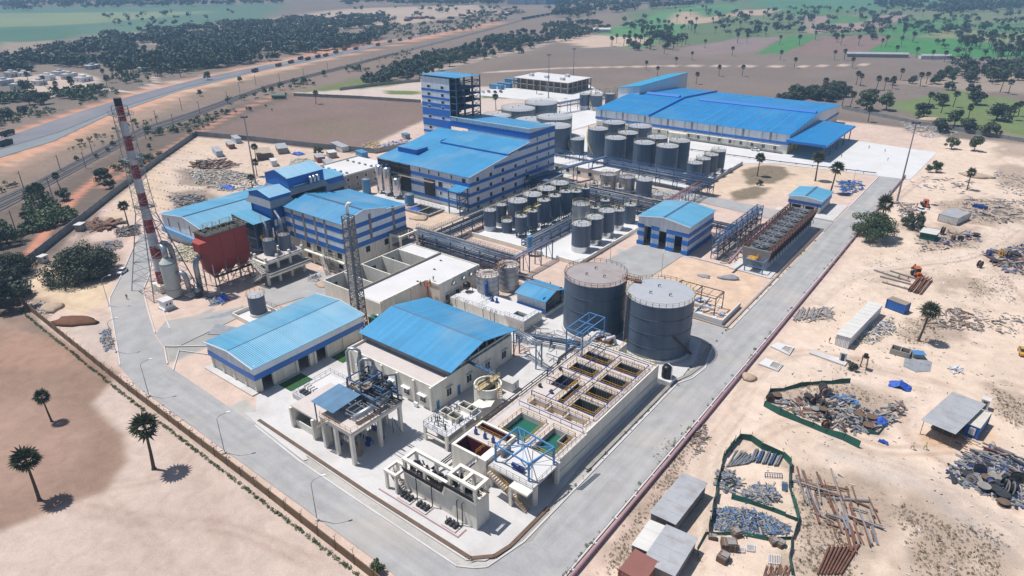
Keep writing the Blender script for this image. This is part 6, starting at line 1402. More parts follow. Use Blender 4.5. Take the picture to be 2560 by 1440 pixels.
for i,(x,y,lab) in enumerate(((-113.7,136.0,'nearer grey bolted-sheet tank with spoked roof behind the white reservoir'),(-113.2,145,'farther grey bolted-sheet tank with spoked roof behind the white reservoir'))):
    tankobj('bolted_tank',lab,x,y,3.2 if i==0 else 3.1,8.0,'bolted-sheet tanks',shell=M_GALV,roof=M_PINKC,ribs=True,cone=.13,rings=4,nozzles=0,railm=M_RUST)
one('tank_bridge',MB().bar((-113.5,138.5,8.8),(-113.2,143.4,8.9),.9,.12).rail([(-113.9,138.5,8.8),(-113.6,143.4,8.9)],1,1.3,.06).rail([(-113.1,138.5,8.8),(-112.8,143.4,8.9)],1,1.3,.06),M_RUST,'railed footbridge between the two grey bolted tanks','footbridge')
v=thing('blue_standpipe','upright sky-blue vessel in front of the cone-bottomed tanks','vessel',(-123.2,169.6,0)); MB().lathe(-123.2,169.6,[(.98,1.2),(.98,6.6),(.9,6.8),(.2,7.0)],18).build('body',M_BLUET,v); MB().bar((-123.8,169.6,0),(-123.8,169.6,1.4),.2).bar((-122.6,169.6,0),(-122.6,169.6,1.4),.2).build('leg',M_STEEL,v)
G2='tall tanks of the far tank yard'
W2=('front row','back row')
for lab,x,y,r,h in (('tall slate tank, left of the front row in the far tank yard',-155.5,282.5,5.0,14),('tall slate tank, middle of the front row in the far tank yard',-140.1,281.8,4.8,14),('tall slate tank, right of the front row in the far tank yard',-128.9,282.4,5.0,14),
    ('tall slate tank directly behind the left front tank of the far yard',-155.9,295.3,4.9,14),('tall slate tank directly behind the middle front tank of the far yard',-140.2,295.2,4.85,14),('tall slate tank directly behind the right front tank of the far yard',-128.7,294.9,4.8,14),('tall slate tank with outside stair, leftmost of the far tank yard',-172.3,294.6,4.95,14)):
    tankobj('storage_tank',lab,x,y,r,h,G2,rings=1,stair='stair' in lab,n=40)
tankobj('storage_tank','wide slate tank nearest the warehouse wall, left one',-176.5,318,6.0,12.6,'wide tanks before the warehouse',rings=1,n=44); tankobj('storage_tank','wide slate tank nearest the warehouse wall, right one',-161.3,318,6.1,12.6,'wide tanks before the warehouse',rings=1,n=44)
tankobj('storage_tank','short slate tank with slanting stair left of the tall far tanks',-183.8,293.4,3.9,7.6,'short tanks of the far yard',rings=0,stair=True)
for i,(y) in enumerate((277.4,286.2,295,303.8)): tankobj('storage_tank','%s of four short slate tanks in a line by the pale dyke wall'%('nearest','second','third','farthest')[i],-113,y,3.2,9.8,'four short tanks by the dyke',base=2.2 if i>0 else 0,rings=0,nozzles=1,stair=i==3)
G3='broad flat molasses tanks behind the factory'
for lab,x,y,r,h in (('broad tank closest behind the factory high roof',-196.1,291.7,8.3,13),('broad tank just left of the wide warehouse tanks, with clean roof',-214.8,318.3,10,11),('broad tank half hidden by the factory roof ridge',-226.3,312.6,9.4,9),('leftmost broad tank beside the open steel tower',-249.2,310.2,8.2,9),('broad tank in the back row, left one',-255.5,338.9,10.5,8),('broad tank in the back row, right one near the far rack',-255.2,362.8,10.4,8)):
    tankobj('molasses_tank',lab+' roof' if not lab.endswith(('roof','ridge','tower','one','rack')) else lab,x,y,r,h,G3,rings=1,cone=.05,n=56)
for i,(x,y,r,h) in enumerate(((-243.1,396,3.4,9.8),(-235.4,398.2,4.1,9.7),(-232,410,3.2,9.4))): tankobj('storage_tank','%s of three far slate tanks beside the warehouse head house'%('left','front','rear')[i],x,y,r,h,'tanks by the head house',base=2.6,basem=M_CWHT,rings=0,stair=i==1)
mb=MB(); rr=random.Random(6)
for (x,y,z0,z1) in ((-135,184,8.2,8.2),):
    for a,b_ in ((181.3,187.6),(187.6,194.2),(194.2,200.4),(200.4,206.6),(206.6,212.8),(212.8,219.6)):
        mb.bar((-135.2,a+1.5,9.3),(-134.8,b_-1.5,9.6),.9,.1).rail([(-135.6,a+1.5,9.3),(-135.2,b_-1.5,9.6)],1,1.5,.06)
one('fermenter_walkway',mb,M_YELP,'yellow-railed walkway linking the tops of the cone-bottomed tanks','walkway')

# ------------------------------------------------------------------ pipe racks
def rack(name,label,a,b,w,zs,m=None,step=6.0,npipes=5,truss=False,pm=None,walk=False,top=None,brace=True,rail_m=None,pr=.16):
    """portal frames from a to b (ground points), beams at heights zs, pipes along each level"""
    m=m or M_STEEL; a=Vector((a[0],a[1],0)); b=Vector((b[0],b[1],0)); d=(b-a); L=d.length; u=d/L; s=Vector((-u.y,u.x,0)); n=max(1,int(round(L/step)))
    t=thing(name,label,'pipe rack',tuple((a+b)/2)); top=top or zs[-1]; Z=Vector((0,0,1))
    for k in range(n+1):
        p=a.lerp(b,k/n); mb=MB()
        for q in (-1,1): mb.bar(p+s*w/2*q,p+s*w/2*q+Z*(top+.0),.26)
        for z in zs: mb.bar(p-s*w/2+Z*z,p+s*w/2+Z*z,.2)
        if brace: mb.bar(p-s*w/2+Z*.3,p+s*w/2+Z*zs[0],.1)
        mb.build('portal_frame',m,t)
    for z in zs:
        mb=MB()
        for q in (-1,1): mb.bar(a+s*w/2*q+Z*(z-.02),b+s*w/2*q+Z*(z-.02),.16)
        mb.build('long_beam',m,t)
        for k in range(npipes):
            off=(-.5+(k+.7)/(npipes+.4))*w; rad=pr*(.6+.9*((k*37+int(z*7))%5)/5)
            MB().tube([a+s*off+Z*(z+.12+rad)-u*.4,b+s*off+Z*(z+.12+rad)+u*.4],rad,8).build('pipe',(pm or (M_PIPEG,M_STEEL,M_PIPEG,M_STEEL,M_DKSTL))[(k+int(z))%5],t,True)
    if truss:
        mb=MB(); z0,z1=zs[-1],top
        for q in (-1,1):
            mb.bar(a+s*w/2*q+Z*z1,b+s*w/2*q+Z*z1,.18); nn=n*3
            for k in range(nn):
                p0,p1=a.lerp(b,k/nn)+s*w/2*q,a.lerp(b,(k+1)/nn)+s*w/2*q; mb.bar(p0+Z*(z0 if k%2 else z1),p1+Z*(z1 if k%2 else z0),.1)
        for k in range(n*3+1): p=a.lerp(b,k/(n*3)); mb.bar(p-s*w/2+Z*z1,p+s*w/2+Z*z1,.1); 
        for k in range(n*3): mb.bar(a.lerp(b,k/(n*3))-s*w/2*(1 if k%2 else -1)+Z*z1,a.lerp(b,(k+1)/(n*3))+s*w/2*(1 if k%2 else -1)+Z*z1,.09)
        mb.build('truss',m,t)
    if walk:
        z=top; mb=MB().bar(a+s*(w/2-.5)+Z*(z+.05),b+s*(w/2-.5)+Z*(z+.05),1.0,.06); mb.build('walkway',M_WTIMB,t)
        MB().rail([a+s*(w/2)+Z*(z+.08),b+s*(w/2)+Z*(z+.08)],1.1,2,.06).rail([a+s*(w/2-1)+Z*(z+.08),b+s*(w/2-1)+Z*(z+.08)],1.1,2,.06).build('railing',rail_m or m,t)
    return t
rack('pipe_rack','long two-level pipe rack running from boiler house past the flat-roofed block',(-161,153.5),(-117,153.5),4.6,(2.4,3.9,5.4),top=6.0,npipes=8,walk=True)
rack('pipe_rack','short bridge carrying mauve pipes over the sand to the tank farm',(-116.4,152),(-116.4,171.2),2.4,(6.4,),top=6.8,step=5.6,npipes=4,pm=(M_PURP,M_PURP,M_PIPEG,M_LBLUE,M_PURP))
rack('pipe_rack','pipe rack with walkway between factory front and mid tank farm',(-153.8,156),(-153.8,232),4.2,(2.6,4.2),top=5.6,npipes=8,walk=True)
rack('pipe_rack','tall many-level pipe rack closing the back of the mid tank farm',(-151,228.5),(-101,228.5),3.4,(1.6,3.0,4.4,5.8),top=6.6,npipes=5,walk=True,rail_m=M_STEEL)
rack('pipe_rack','low pipe rack through the middle of the mid tank farm',(-126.5,172.5),(-126.5,224),4.4,(1.2,2.4,3.6),top=4.0,npipes=7)
rack('truss_bridge','long blue truss bridge before the tall far tanks',(-150,268),(-100.2,266.5),4.2,(3.4,5.0,6.4),top=8.0,truss=True,npipes=5,step=8.4,m=mat('truss_blue',(.06,.12,.27),.5,.1,.5))
rack('truss_bridge','upper left blue truss bridge between factory back and far tanks',(-190,271),(-151.5,271),3.6,(4.0,),top=6.6,truss=True,npipes=5,step=7.5,m=MATS['truss_blue'])
rack('pipe_rack','blue trestle carrying mauve pipes from truss bridge to the pump hall back',(-104.4,229.5),(-104.4,268),4.0,(5.2,),top=5.8,npipes=6,step=6.4,m=MATS['truss_blue'],pm=(M_PURP,M_PIPEG,M_PURP,M_RUST,M_PURP))
rack('pipe_trestle','tall blue pipe trestle beside the cooling tower',(-72.6,203),(-72.6,244),2.2,(2.0,4.0,6.0),top=7.6,truss=True,npipes=4,step=5.2,m=MATS['truss_blue'])
rack('pipe_rack','low cross rack from the pump hall back wall to the blue trestle',(-98,224),(-73.8,224),3.4,(3.2,4.6),top=5.0,npipes=4,step=6,m=MATS['truss_blue'])
rack('pipe_rack','low pipe rack behind the compressor shed and grey bolted tanks',(-121,152.4-3.6),(-95,152.4-3.6),2.6,(2.8,),top=3.4,npipes=4,step=6,m=M_STEEL)
rack('pipe_bridge','short light-blue pipe bridge leaving the treatment hall gable',(-88.2,116),(-80,114),1.8,(6.6,),top=7.0,npipes=4,step=8.4,m=mat('pale_steel',(.12,.19,.30),.5,.1,.5),pm=(M_GALV,)*5)
rack('pipe_rack','low pipe rack between bolted tanks and the giant rust-roofed tank',(-92,121.4),(-74.8,127),1.6,(1.6,2.4),top=2.8,npipes=3,step=5)
t=thing('conveyor_gallery','inclined conveyor gallery climbing beside the factory east wall','conveyor',(-158,256,0))
MB().bar((-166,226,5.6),(-152,268,8.4),2.0,.5).build('gallery',M_STEEL,t); mb=MB()
for k in range(6): 
    p=Vector((-166,226,5.6)).lerp(Vector((-152,268,8.4)),k/5); mb.bar((p.x-1,p.y,0),(p.x-1,p.y,p.z),.25).bar((p.x+1,p.y,0),(p.x+1,p.y,p.z),.25).bar((p.x-1,p.y,1),(p.x+1,p.y,p.z-1),.12)
mb.build('trestle',M_STEEL,t); MB().rail([(-167,226,6.4),(-153,268,9.2)],1,2,.07).build('railing',M_STEEL,t)
t=thing('intake_shed','low blue louvred shed against the factory east wall under the gallery','building',(-163,236,0)); MB().box(-167.4,230.5,0,-158.5,243,4.6).build('wall',M_STEEL,t); MB().roof([(230.2,4.7),(243.4,5.2)],'x',-167.6,-158,.1).build('roof',mat('dull_blue_sheet',(.12,.17,.26),.5,.1,.3),t)
for z in (1,1.9,2.8,3.7): MB().box(-158.5,230.7,z,-158.35,242.8,z+.35).build('louvre',M_GALV,t)
t=thing('pump_annex','low unpainted concrete annex with dark openings under the upper truss bridge','building',(-160,262,0)); MB().box(-182,258,0,-143,266,4.2).build('wall',M_CREAM,t); MB().box(-182.3,257.7,4.2,-142.7,266.3,4.5).build('roof_slab',M_CONCW,t)
for x in range(-178,-144,6): win(t,'y',258,x,1.2,1.8,1.6,pane=M_DARK)
for i,(x,y) in enumerate(((-183,240),(-176,262))): pass
rr=random.Random(77); mb=MB()
for k in range(70):
    x=rr.uniform(-150,-106); y=rr.uniform(232,256); z=rr.uniform(.3,2.6); mb.bar((x,y,z),(x+rr.choice((0,4,-4)),y+rr.choice((0,2.5)),z),rr.uniform(.12,.3)).bar((x,y,0),(x,y,z),.12)
o=one('rear_pipework',mb,M_PIPEG,'low tangle of pipes among small tanks between tall rack and truss bridge','pipework')
mb=MB()
for k in range(60):
    x=rr.uniform(-140,-130); y=rr.uniform(180,222); z=rr.uniform(.3,2.2); mb.bar((x,y,z),(x+rr.choice((0,2,-2)),y+rr.choice((0,3,-3)),z),rr.uniform(.1,.3)).bar((x,y,.1),(x,y,z),.12)
o=one('fermenter_pipework',mb,M_DKSTL,'dark pumps and pipes under the cone-bottomed tanks','pipework')
mb=MB()
for k in range(40):
    x=rr.uniform(-92,-74); y=rr.uniform(117,133); z=rr.uniform(.3,1.6); mb.bar((x,y,z),(x+rr.choice((0,3,-3)),y+rr.choice((0,2,-2)),z),rr.uniform(.08,.22)).bar((x,y,.1),(x,y,z),.1)
o=one('reservoir_pipework',mb,M_PIPEG,'low pipes and valves between treatment hall and giant tanks','pipework')
t=thing('blue_lifting_frame','light blue open lifting frame standing at the head of the effluent basin','frame',(-71,123,0)); mb=MB()
LX=((-74.6,117.5),(-70.2,117.5),(-74.6,127.5),(-70.2,127.5))
for x,y in LX: mb.bar((x,y,.1),(x,y,11.2),.24)
for z in (7.4,11.2): mb.bar((-74.6,117.5,z),(-70.2,117.5,z),.2).bar((-74.6,127.5,z),(-70.2,127.5,z),.2).bar((-74.6,117.5,z),(-74.6,127.5,z),.2).bar((-70.2,117.5,z),(-70.2,127.5,z),.2)
mb.bar((-74.6,122.5,11.2),(-70.2,122.5,11.2),.2).bar((-72.4,117.5,11.2),(-72.4,127.5,11.2),.2); mb.build('frame',M_LBLUE,t)
t=thing('screen_channel','white pipe bends and yellow-railed screens beside the blue lifting frame','screen',(-70,127.5,0)); MB().tube([(-73,124.6,5),(-71.6,126.4,7.2),(-71.4,127,7.0),(-69,128,6.8),(-68.2,129.4,3)],.4,10).tube([(-69,124.8,6.6),(-67.4,127.4,7),(-66.8,128,4)],.4,10).build('white_pipe',M_CWHT,t,True); MB().box(-75,124.8,.1,-65,130,4.8).build('channel_wall',M_CONC,t); MB().rail([(-74.8,125,4.8),(-65.2,125,4.8),(-65.2,129.8,4.8)],1,1.5,.07).build('railing',M_YEL,t)
MB().cbox(-70,127.4,4.8,4,2,.9).build('screen_drive',M_RUST,t)
for i,(x,y,lab) in enumerate(((-80.2,103,'right of two grey panel boxes on the slab left of the effluent basin'),(-82.4,99.6,'left grey panel box on the slab nearest the clarifier'))):
    v=thing('air_handler',lab,'cabinet',(x,y,0)); MB().cbox(x,y,.3,3.2,2.4,2.2).build('casing',M_CONC,v); MB().cbox(x,y,.1,3.0,2.2,.2).build('skid',M_STEEL,v); win(v,'x',x+1.6,y,.8,.8,1.0,pane=M_PIPEG)
# ------------------------------------------------------------------ boundary walls (post and panel)
def pwall(name,label,pts,h=2.4,step=5.0,m=None,m2=None,cap=True):
    t=thing(name,label,'wall',(pts[0][0],pts[0][1],0)); m=m or M_CONCD
    for a,b_ in zip(pts[:-1],pts[1:]):
        a,b_=Vector((a[0],a[1],0)),Vector((b_[0],b_[1],0)); L=(b_-a).length; n=max(1,int(L/step)); u=(b_-a)/L; rz=math.atan2(u.y,u.x)
        for k in range(n):
            p=a.lerp(b_,(k+.5)/n); MB().cbox(p.x,p.y,-.1,L/n-.32,.14,h+.1,rz).build('wall_panel',m,t)
        for k in range(n+1): p=a.lerp(b_,k/n); MB().cbox(p.x,p.y,-.1,.3,.26,h+.25,rz).build('wall_post',m2 or m,t)
    return t
M_BRNW=mat('brown_stained_wall',(.165,.105,.06),.9,.2,.5,stain=(.25,.19,.13),stain_amt=.5,stain_scale=.4)
pwall('boundary_wall','long brown-stained boundary wall along the bare field in the foreground',[(-226,52.6),(-150,49.6),(-98.8,48.6),(-60,47.4),(-30,46.8)],1.9,4.6,M_BRNW,M_BRNW)
t=thing('barbed_wire_posts','row of small angled barbed wire posts on top of the foreground boundary wall','fence',(-140,49,1.9))
for k in range(40):
    x=-222+k*4.6; y=52.6+(x+226)*(-3.0/76) if x<-150 else 49.6-(x+150)*(1.0/51.2)*1.0
    MB().bar((x,y,1.8),(x,y+.02,2.5),.06).bar((x,y,2.5),(x,y-.35,2.85),.05).bar((x,y,2.5),(x,y+.35,2.85),.05).build('wire_post',M_STEEL,t)
M_GRYW=mat('grey_precast',(.21,.225,.235),.9,.15,.4,stain=(.14,.15,.155),stain_amt=.5,stain_scale=.3)
pwall('boundary_wall','grey precast boundary wall curving along the red track on the west side',[(-226,52.8),(-240,57),(-251.6,65.2),(-266,79),(-280.3,93.2),(-305.8,117.8),(-345,158),(-382.7,198.8)],2.6,5.0,M_GRYW,M_GRYW)
pwall('boundary_wall','grey precast wall between the sandy store yard and the brown field',[(-382.7,198.8),(-343,211.2),(-304,221),(-268,232)],2.6,6.0,M_GRYW,M_GRYW)
pwall('boundary_wall','dark wall along the near side of the brown field towards the factory tower',[(-268,232),(-262,262),(-258,290)],2.6,6.0,M_CONCD,M_CONCD)
a,b_=at(735,240),at(1052,257)
pwall('boundary_wall','dark low wall along the far edge of the brown field',[a,at(900,247),b_],2.2,8,M_CONCD,M_CONCD)
pwall('boundary_wall','dark fence wall beside the office access road under the trees',[at(850,226),at(960,212),at(1050,204)],2.2,9,M_CONCD,M_CONCD)
pwall('boundary_wall','pale boundary wall with posts beyond the warehouse and mango trees',[at(2105,272),at(2290,310),at(2480,342),at(2600,362)],2.0,6,M_GRYW,M_GRYW)
t=thing('field_fence','line of white fence posts crossing the dry field behind the warehouse','fence',at(2250,235))
for k in range(44):
    p=at(2200+k*8.2,246-k*1.25); MB().cbox(p[0],p[1],0,.25,.25,1.8).build('fence_post',M_CWHT,t)
# ------------------------------------------------------------------ fire main along the east road
t=thing('fire_main','long mauve fire main on low sleepers along the east road','pipe',(-39.9,200,0))
MB().tube([(-39.9,50,.55),(-39.9,118,.55),(-40.2,200,.55),(-40.8,345,.55)],.32,10).build('pipe',M_PURP,t,True)
for y in range(54,344,7): MB().cbox(-40.2,y,0,.9,.35,.3).build('sleeper',M_CONC,t)
t=thing('warehouse_fire_main','thin red pipe on supports along the warehouse apron edge','pipe',(-130,338,0))
MB().tube([(-170,331,.8),(-96,335,.8),(-52,341,.8)],.2,8).build('pipe',M_RUST,t,True)
for k in range(16): MB().cbox(-168+k*7.4,331.1+k*.56,0,.3,.3,.7).build('support',M_RUST,t)
# ------------------------------------------------------------------ lamp posts and masts
def lamp(label,x,y,h,ax,ay,group='street lamps on the plant roads'):
    t=thing('street_lamp',label,'street lamp',(x,y,0),group); MB().cyl(x,y,0,h,.09,.06,8).build('pole',M_GALV,t)
    MB().tube([(x,y,h-.1),(x+ax*.3,y+ay*.3,h+.5),(x+ax,y+ay,h+.9)],.05,6).build('arm',M_GALV,t); MB().cbox(x+ax*1.1,y+ay*1.1,h+.82,.7,.3,.14,math.atan2(ay,ax)).build('lamp_head',M_TRIM,t)
    MB().cbox(x,y,0,.5,.5,.25).build('footing',M_CONC,t)
LAMPS=(('first from the corner',-62.5,55.5),('second from the corner',-98,51.2),('third from the corner',-127.2,50.6),('fourth, above the wall bend',-152,51.2))
for n,px,py,lab in ((0,793,1300,'street lamp on the south road opposite the tall concrete frame'),(1,562,1132,'street lamp on the south road opposite the evaporator house'),(2,373,990,'street lamp on the south road below the store shed corner'),(3,290,880,'street lamp at the bend of the west road near the debris'),(4,273,765,'street lamp beside the brown soil heap on the west road')):
    p=at(px,py); lamp(lab,p[0],p[1],8.4,1.0 if n<3 else .9,1.8)
for px,py,lab in ((1653,690,'lone lamp post in the gravel yard before the pump hall'),(1525,655,'lamp post beside the orange strip along the tank farm dyke'),(2130,470,'thin lamp post on the road verge by the palms')):
    p=at(px,py); lamp(lab,p[0],p[1],7.5,.9,.3,'lamp posts inside the plant')
def mast(label,px,py,h):
    x,y,_=at(px,py); t=thing('high_mast',label,'light mast',(x,y,0)); MB().cyl(x,y,0,h,.38,.16,12).build('pole',M_PIPEG,t); MB().cyl(x,y,h,h+.2,1.0,n=14).build('lamp_ring',M_STEEL,t)
    for k in range(8): a=k*math.pi/4; MB().cbox(x+1.2*math.cos(a),y+1.2*math.sin(a),h-.3,.6,.5,.45,a).build('floodlight',M_DKSTL,t)
    MB().cbox(x,y,0,1.4,1.4,.4).build('footing',M_CONC,t)
mast('tall grey light mast beside the east road near the tree',2242,505,32); mast('tall light mast in the store yard behind the fuel shed',640,462,30); mast('thin light mast rising in front of the unfinished office',1371,245,30)
mast('thin mast behind the unfinished office on the dry field edge',1433,205,26)
# ------------------------------------------------------------------ railway masts
for i,(px,py) in enumerate(((60,455),(152,410),(232,368),(300,330),(365,330),(392,290),(435,300),(500,266),(455,258),(570,240),(600,215),(640,195),(700,190),(760,175),(820,160),(870,165),(905,150),(950,142),(1010,125),(1080,108),(40,560),(130,470),(215,402))):
    p=at(px,py+18); h=8.2; t=thing('railway_mast','slim overhead line mast standing along the railway tracks','mast',p,'overhead line masts along the railway')
    MB().cyl(p[0],p[1],0,h,.22,.18,6).build('pole',M_CONCD,t); MB().bar((p[0],p[1],h-1),(p[0]+1.8,p[1]-1.8,h-.6),.12).build('bracket',M_STEEL,t)
# ------------------------------------------------------------------ unfinished office at the back
t=thing('unfinished_office','unfinished two-storey concrete office with bare columns and pale roof slab','building',(-306,452,0))
ox0,oy0,ox1,oy1=-334,437,-283,470
for z in (0,4.1): MB().box(ox0+2,oy0+2,z+.02,ox1-2,oy1-1,z+3.7).build('inner_wall',M_BROWN,t)
for z in (3.8,7.9): MB().box(ox0,oy0,z,ox1,oy1,z+.4).build('floor_slab',M_CONCW if z>5 else M_CONCD,t)
for k in range(9):
    x=ox0+.4+k*(ox1-ox0-.8)/8; MB().box(x-.3,oy0,0,x+.3,oy0+.6,7.9).build('column',M_CONCD,t)
for k in range(1,6):
    y=oy0+.3+k*(oy1-oy0-.6)/5; MB().box(ox1-.6,y-.3,0,ox1,y+.3,7.9).build('column',M_CONCD,t)
for x in (-304,-300,-296,-290,-287): win(t,'y',oy0+2,x,.3,2.2,2.6)
for x,y in ((-326,450),(-310,448),(-300,462),(-294,446)): MB().cbox(x,y,8.3,3,3,2).build('roof_tank_room',M_CONCW,t)
for i,(px,py,lab) in enumerate(((1242,222,'nearest of the bright blue site cabins on the office forecourt'),(1262,218,'second bright blue site cabin beside the nearest one'),(1280,208,'bright blue site cabin farther back on the office forecourt'))):
    p=at(px,py); t=thing('site_cabin',lab,'cabin',p,'blue site cabins'); MB().cbox(p[0],p[1],.2,12,4,3).build('body',M_BLUET,t); MB().cbox(p[0],p[1],3.2,12.3,4.3,.15).build('roof',M_BLUET,t); win(t,'y',p[1]-2,p[0]-3,1.2,1.2,1.0); win(t,'y',p[1]-2,p[0]+2,.3,1,2.0,pane=M_TRIM)
# small far rack by warehouse
rack('pipe_rack','far blue pipe rack leading to the warehouse head house',(-248,372),(-238,420),3.0,(4.5,6.5),top=7.2,truss=True,npipes=3,step=9,m=MATS['truss_blue'])
mb=MB(); rr=random.Random(91)
for k in range(60): 
    x=rr.uniform(-262,-222); y=rr.uniform(425,450); z=rr.uniform(1,8); mb.bar((x,y,0),(x,y,z),.25).bar((x,y,z),(x+rr.uniform(-6,6),y,z),.25)
o=one('far_process_steel',mb,M_WTIMB,'distant tangle of yellowish process steel left of the head house','steelwork')
# ------------------------------------------------------------------ vehicles
def make_car(name,label,loc,rz,m=None,group=None):
    t=thing(name,label,'car',loc,group,rz,True); m=m or M_CARW
    sec=lambda y,w,z0,z1:[(-w,y,z0),(w,y,z0),(w,y,z1*.75),(w*.93,y,z1),(-w*.93,y,z1),(-w,y,z1*.75)]
    MB().loft([sec(-2.1,.75,.35,.8),sec(-1.9,.85,.28,.92),(sec(-.9,.87,.25,.98)),sec(1.3,.87,.25,1.0),sec(1.95,.84,.28,.95),sec(2.1,.72,.35,.85)]).build('body',m,t)
    c=lambda y,w,z:[(-w,y,.95),(w,y,.95),(w*.82,y,z),(-w*.82,y,z)]
    MB().loft([c(-1.15,.8,1.0),c(-.5,.8,1.46),c(.9,.8,1.5),c(1.75,.8,1.02)]).build('cabin_glass',M_GLASS,t)
    MB().box(-.64,-.48,1.47,.64,.95,1.54).build('roof',m,t)
    for x in (-.8,.8):
        for y in (-1.3,1.3): MB().tube([(x-.1,y,.33),(x+.1,y,.33)],.33,12).build('wheel',M_TYRE,t)
    return t
cp=at(307,682); make_car('parked_car','white car parked on the west road beside the big dark tree',(cp[0],cp[1],.04),R_(35))
cp=at(1888,377); make_car('parked_car','white car parked by the warehouse wall near the palm',(cp[0],cp[1],.05),R_(90))
c0=None
for i,(px,py) in enumerate(((1208,232),(1222,231),(1238,232),(1252,231))):
    p=at(px,py); make_car('parked_car',('white','silver','dark','red')[i]+' car in the row parked on the office forecourt',(p[0],p[1],.08),R_(60),(M_CARW,M_GALV,M_DKSTL,M_CRUST)[i],'cars parked before the office')
def make_truck(name,label,loc,rz,body,cabm,group,load=None):
    t=thing(name,label,'truck',loc,group,rz,True)
    MB().box(-1.2,-4.2,.55,1.2,4.4,.95).build('chassis',M_DKSTL,t); MB().box(-1.2,2.6,.95,1.2,4.5,2.9).build('cab',cabm,t); MB().box(-1.1,4.5,1.9,1.1,4.54,2.7).build('windscreen',M_GLASS,t)
    MB().box(-1.3,-4.4,1.0,1.3,2.3,1.15).box(-1.3,-4.4,1.15,-1.18,2.3,2.7).box(1.18,-4.4,1.15,1.3,2.3,2.7).box(-1.18,2.18,1.15,1.18,2.3,3.0).box(-1.18,-4.4,1.15,1.18,-4.28,2.7).build('tipper_body',body,t)
    if load: MB().loft([[(-1.1,-4.2,2.5),(1.1,-4.2,2.5),(1.1,2.1,2.5),(-1.1,2.1,2.5)],[(-.4,-3,3.0),(.4,-3,3.0),(.4,1,3.0),(-.4,1,3.0)]]).build('load',load,t)
    for x in (-1.05,1.05):
        for y in (-3.4,-2.2,3.4): MB().tube([(x-.18,y,.5),(x+.18,y,.5)],.5,10).build('wheel',M_TYRE,t)
    return t
M_TRB=mat('truck_brown',(.13,.07,.045),.7,.15,.5); M_TRG=mat('truck_green',(.06,.08,.05),.7,.15,.5)
trk=[(20,333,0,1),(14,358,0,1),(638,174,0,0),(697,160,2,1),(728,152,2,1),(752,143,0,1),(770,144,1,1),(795,138,1,1),(815,135,2,1),(840,127,1,1),(862,120,2,1),(890,118,2,0),(922,105,1,1),(945,108,2,0),(975,100,1,1),(1000,96,1,1),(1025,92,2,1)]
for i,(px,py,k,far) in enumerate(trk):
    p=at(px,py+6); q=at(px+40,py-6); rz=math.atan2(q[1]-p[1],q[0]-p[0])-math.pi/2
    q1='loaded tipper truck in the highway queue, number %d counting from the junction'%(i-2); lab=('dark tipper truck at the left picture edge, farther lane','dark tipper truck at the left picture edge, nearer lane','lone dark truck driving on the highway near the junction','first loaded brown truck of the queue on the highway')[i] if i<4 else q1
    make_truck('tipper_truck',lab,(p[0],p[1],.1),rz,(M_DKSTL,M_TRG,M_TRB)[k],(M_TRG,M_TRB,M_ORANGE)[k],'trucks queueing on the highway' if i>3 else 'leading trucks on the highway',M_SOIL if k else None)
t=thing('rail_tanker','green cylindrical tank body lying beside the red track near the brown field','tank',at(698,247)); p=at(698,247); MB().tube([(p[0]-4,p[1]-3,1.8),(p[0]+4,p[1]+3,1.8)],1.5,14).build('barrel',mat('tanker_green',(.03,.10,.075),.5,.1,.4),t); MB().cbox(p[0]-2,p[1]-1.5,0,2.4,.5,.9).cbox(p[0]+2,p[1]+1.5,0,2.4,.5,.9).build('cradle',M_CONCD,t)
def backhoe(label,loc,rz):
    t=thing('backhoe_loader',label,'excavator',loc,'backhoe loaders in the laydown yard',rz,True)
    MB().box(-.7,-1.4,.7,.7,2.2,1.4).box(-.55,.9,1.4,.55,2.2,1.75).build('chassis',M_ORANGE,t); MB().box(-.75,-1.2,1.4,.75,.8,2.7).build('cab_glass',M_GLASS,t); MB().box(-.85,-1.35,2.7,.85,.95,2.85).build('cab_roof',M_ORANGE,t)
    for x in (-.95,.95):
        MB().tube([(x-.25,-.9,.75),(x+.25,-.9,.75)],.75,14).build('rear_wheel',M_TYRE,t); MB().tube([(x-.2,1.7,.55),(x+.2,1.7,.55)],.55,14).build('front_wheel',M_TYRE,t)
    MB().loft([[(-1.1,2.9,.2),(1.1,2.9,.2),(1.1,3.0,.9),(-1.1,3.0,.9)],[(-1.1,3.9,.15),(1.1,3.9,.15),(1.1,3.3,.9),(-1.1,3.3,.9)]]).bar((-.6,1,1.2),(-.6,3.1,.6),.2).bar((.6,1,1.2),(.6,3.1,.6),.2).build('front_bucket',M_ORANGE,t)
    MB().bar((0,-1.4,1.2),(0,-2.2,3.1),.3).bar((0,-2.2,3.1),(0,-3.4,1.6),.26).build('rear_boom',M_ORANGE,t); MB().loft([[(-.4,-3.2,1.6),(.4,-3.2,1.6),(.4,-3.6,1.5),(-.4,-3.6,1.5)],[(-.35,-3.3,.8),(.35,-3.3,.8),(.35,-3.9,1.0),(-.35,-3.9,1.0)]]).build('rear_bucket',M_ORANGE,t)
p=at(2290,690); backhoe('orange backhoe loader beside the two men and brown pipe stack',(p[0],p[1],0),R_(-150)); p=at(2312,516); backhoe('orange backhoe loader farther off near the tall light mast',(p[0],p[1],0),R_(20))
p=at(2302,528); make_car('parked_car','white pickup partly hidden behind the small dark tree',(p[0],p[1],0),R_(50))
p=at(2556,884); make_car('auto_rickshaw','small yellow and black vehicle cut by the right picture edge',(p[0],p[1],0),R_(10),mat('taxi_yellow',(.5,.28,.03),.5,.1,.5))
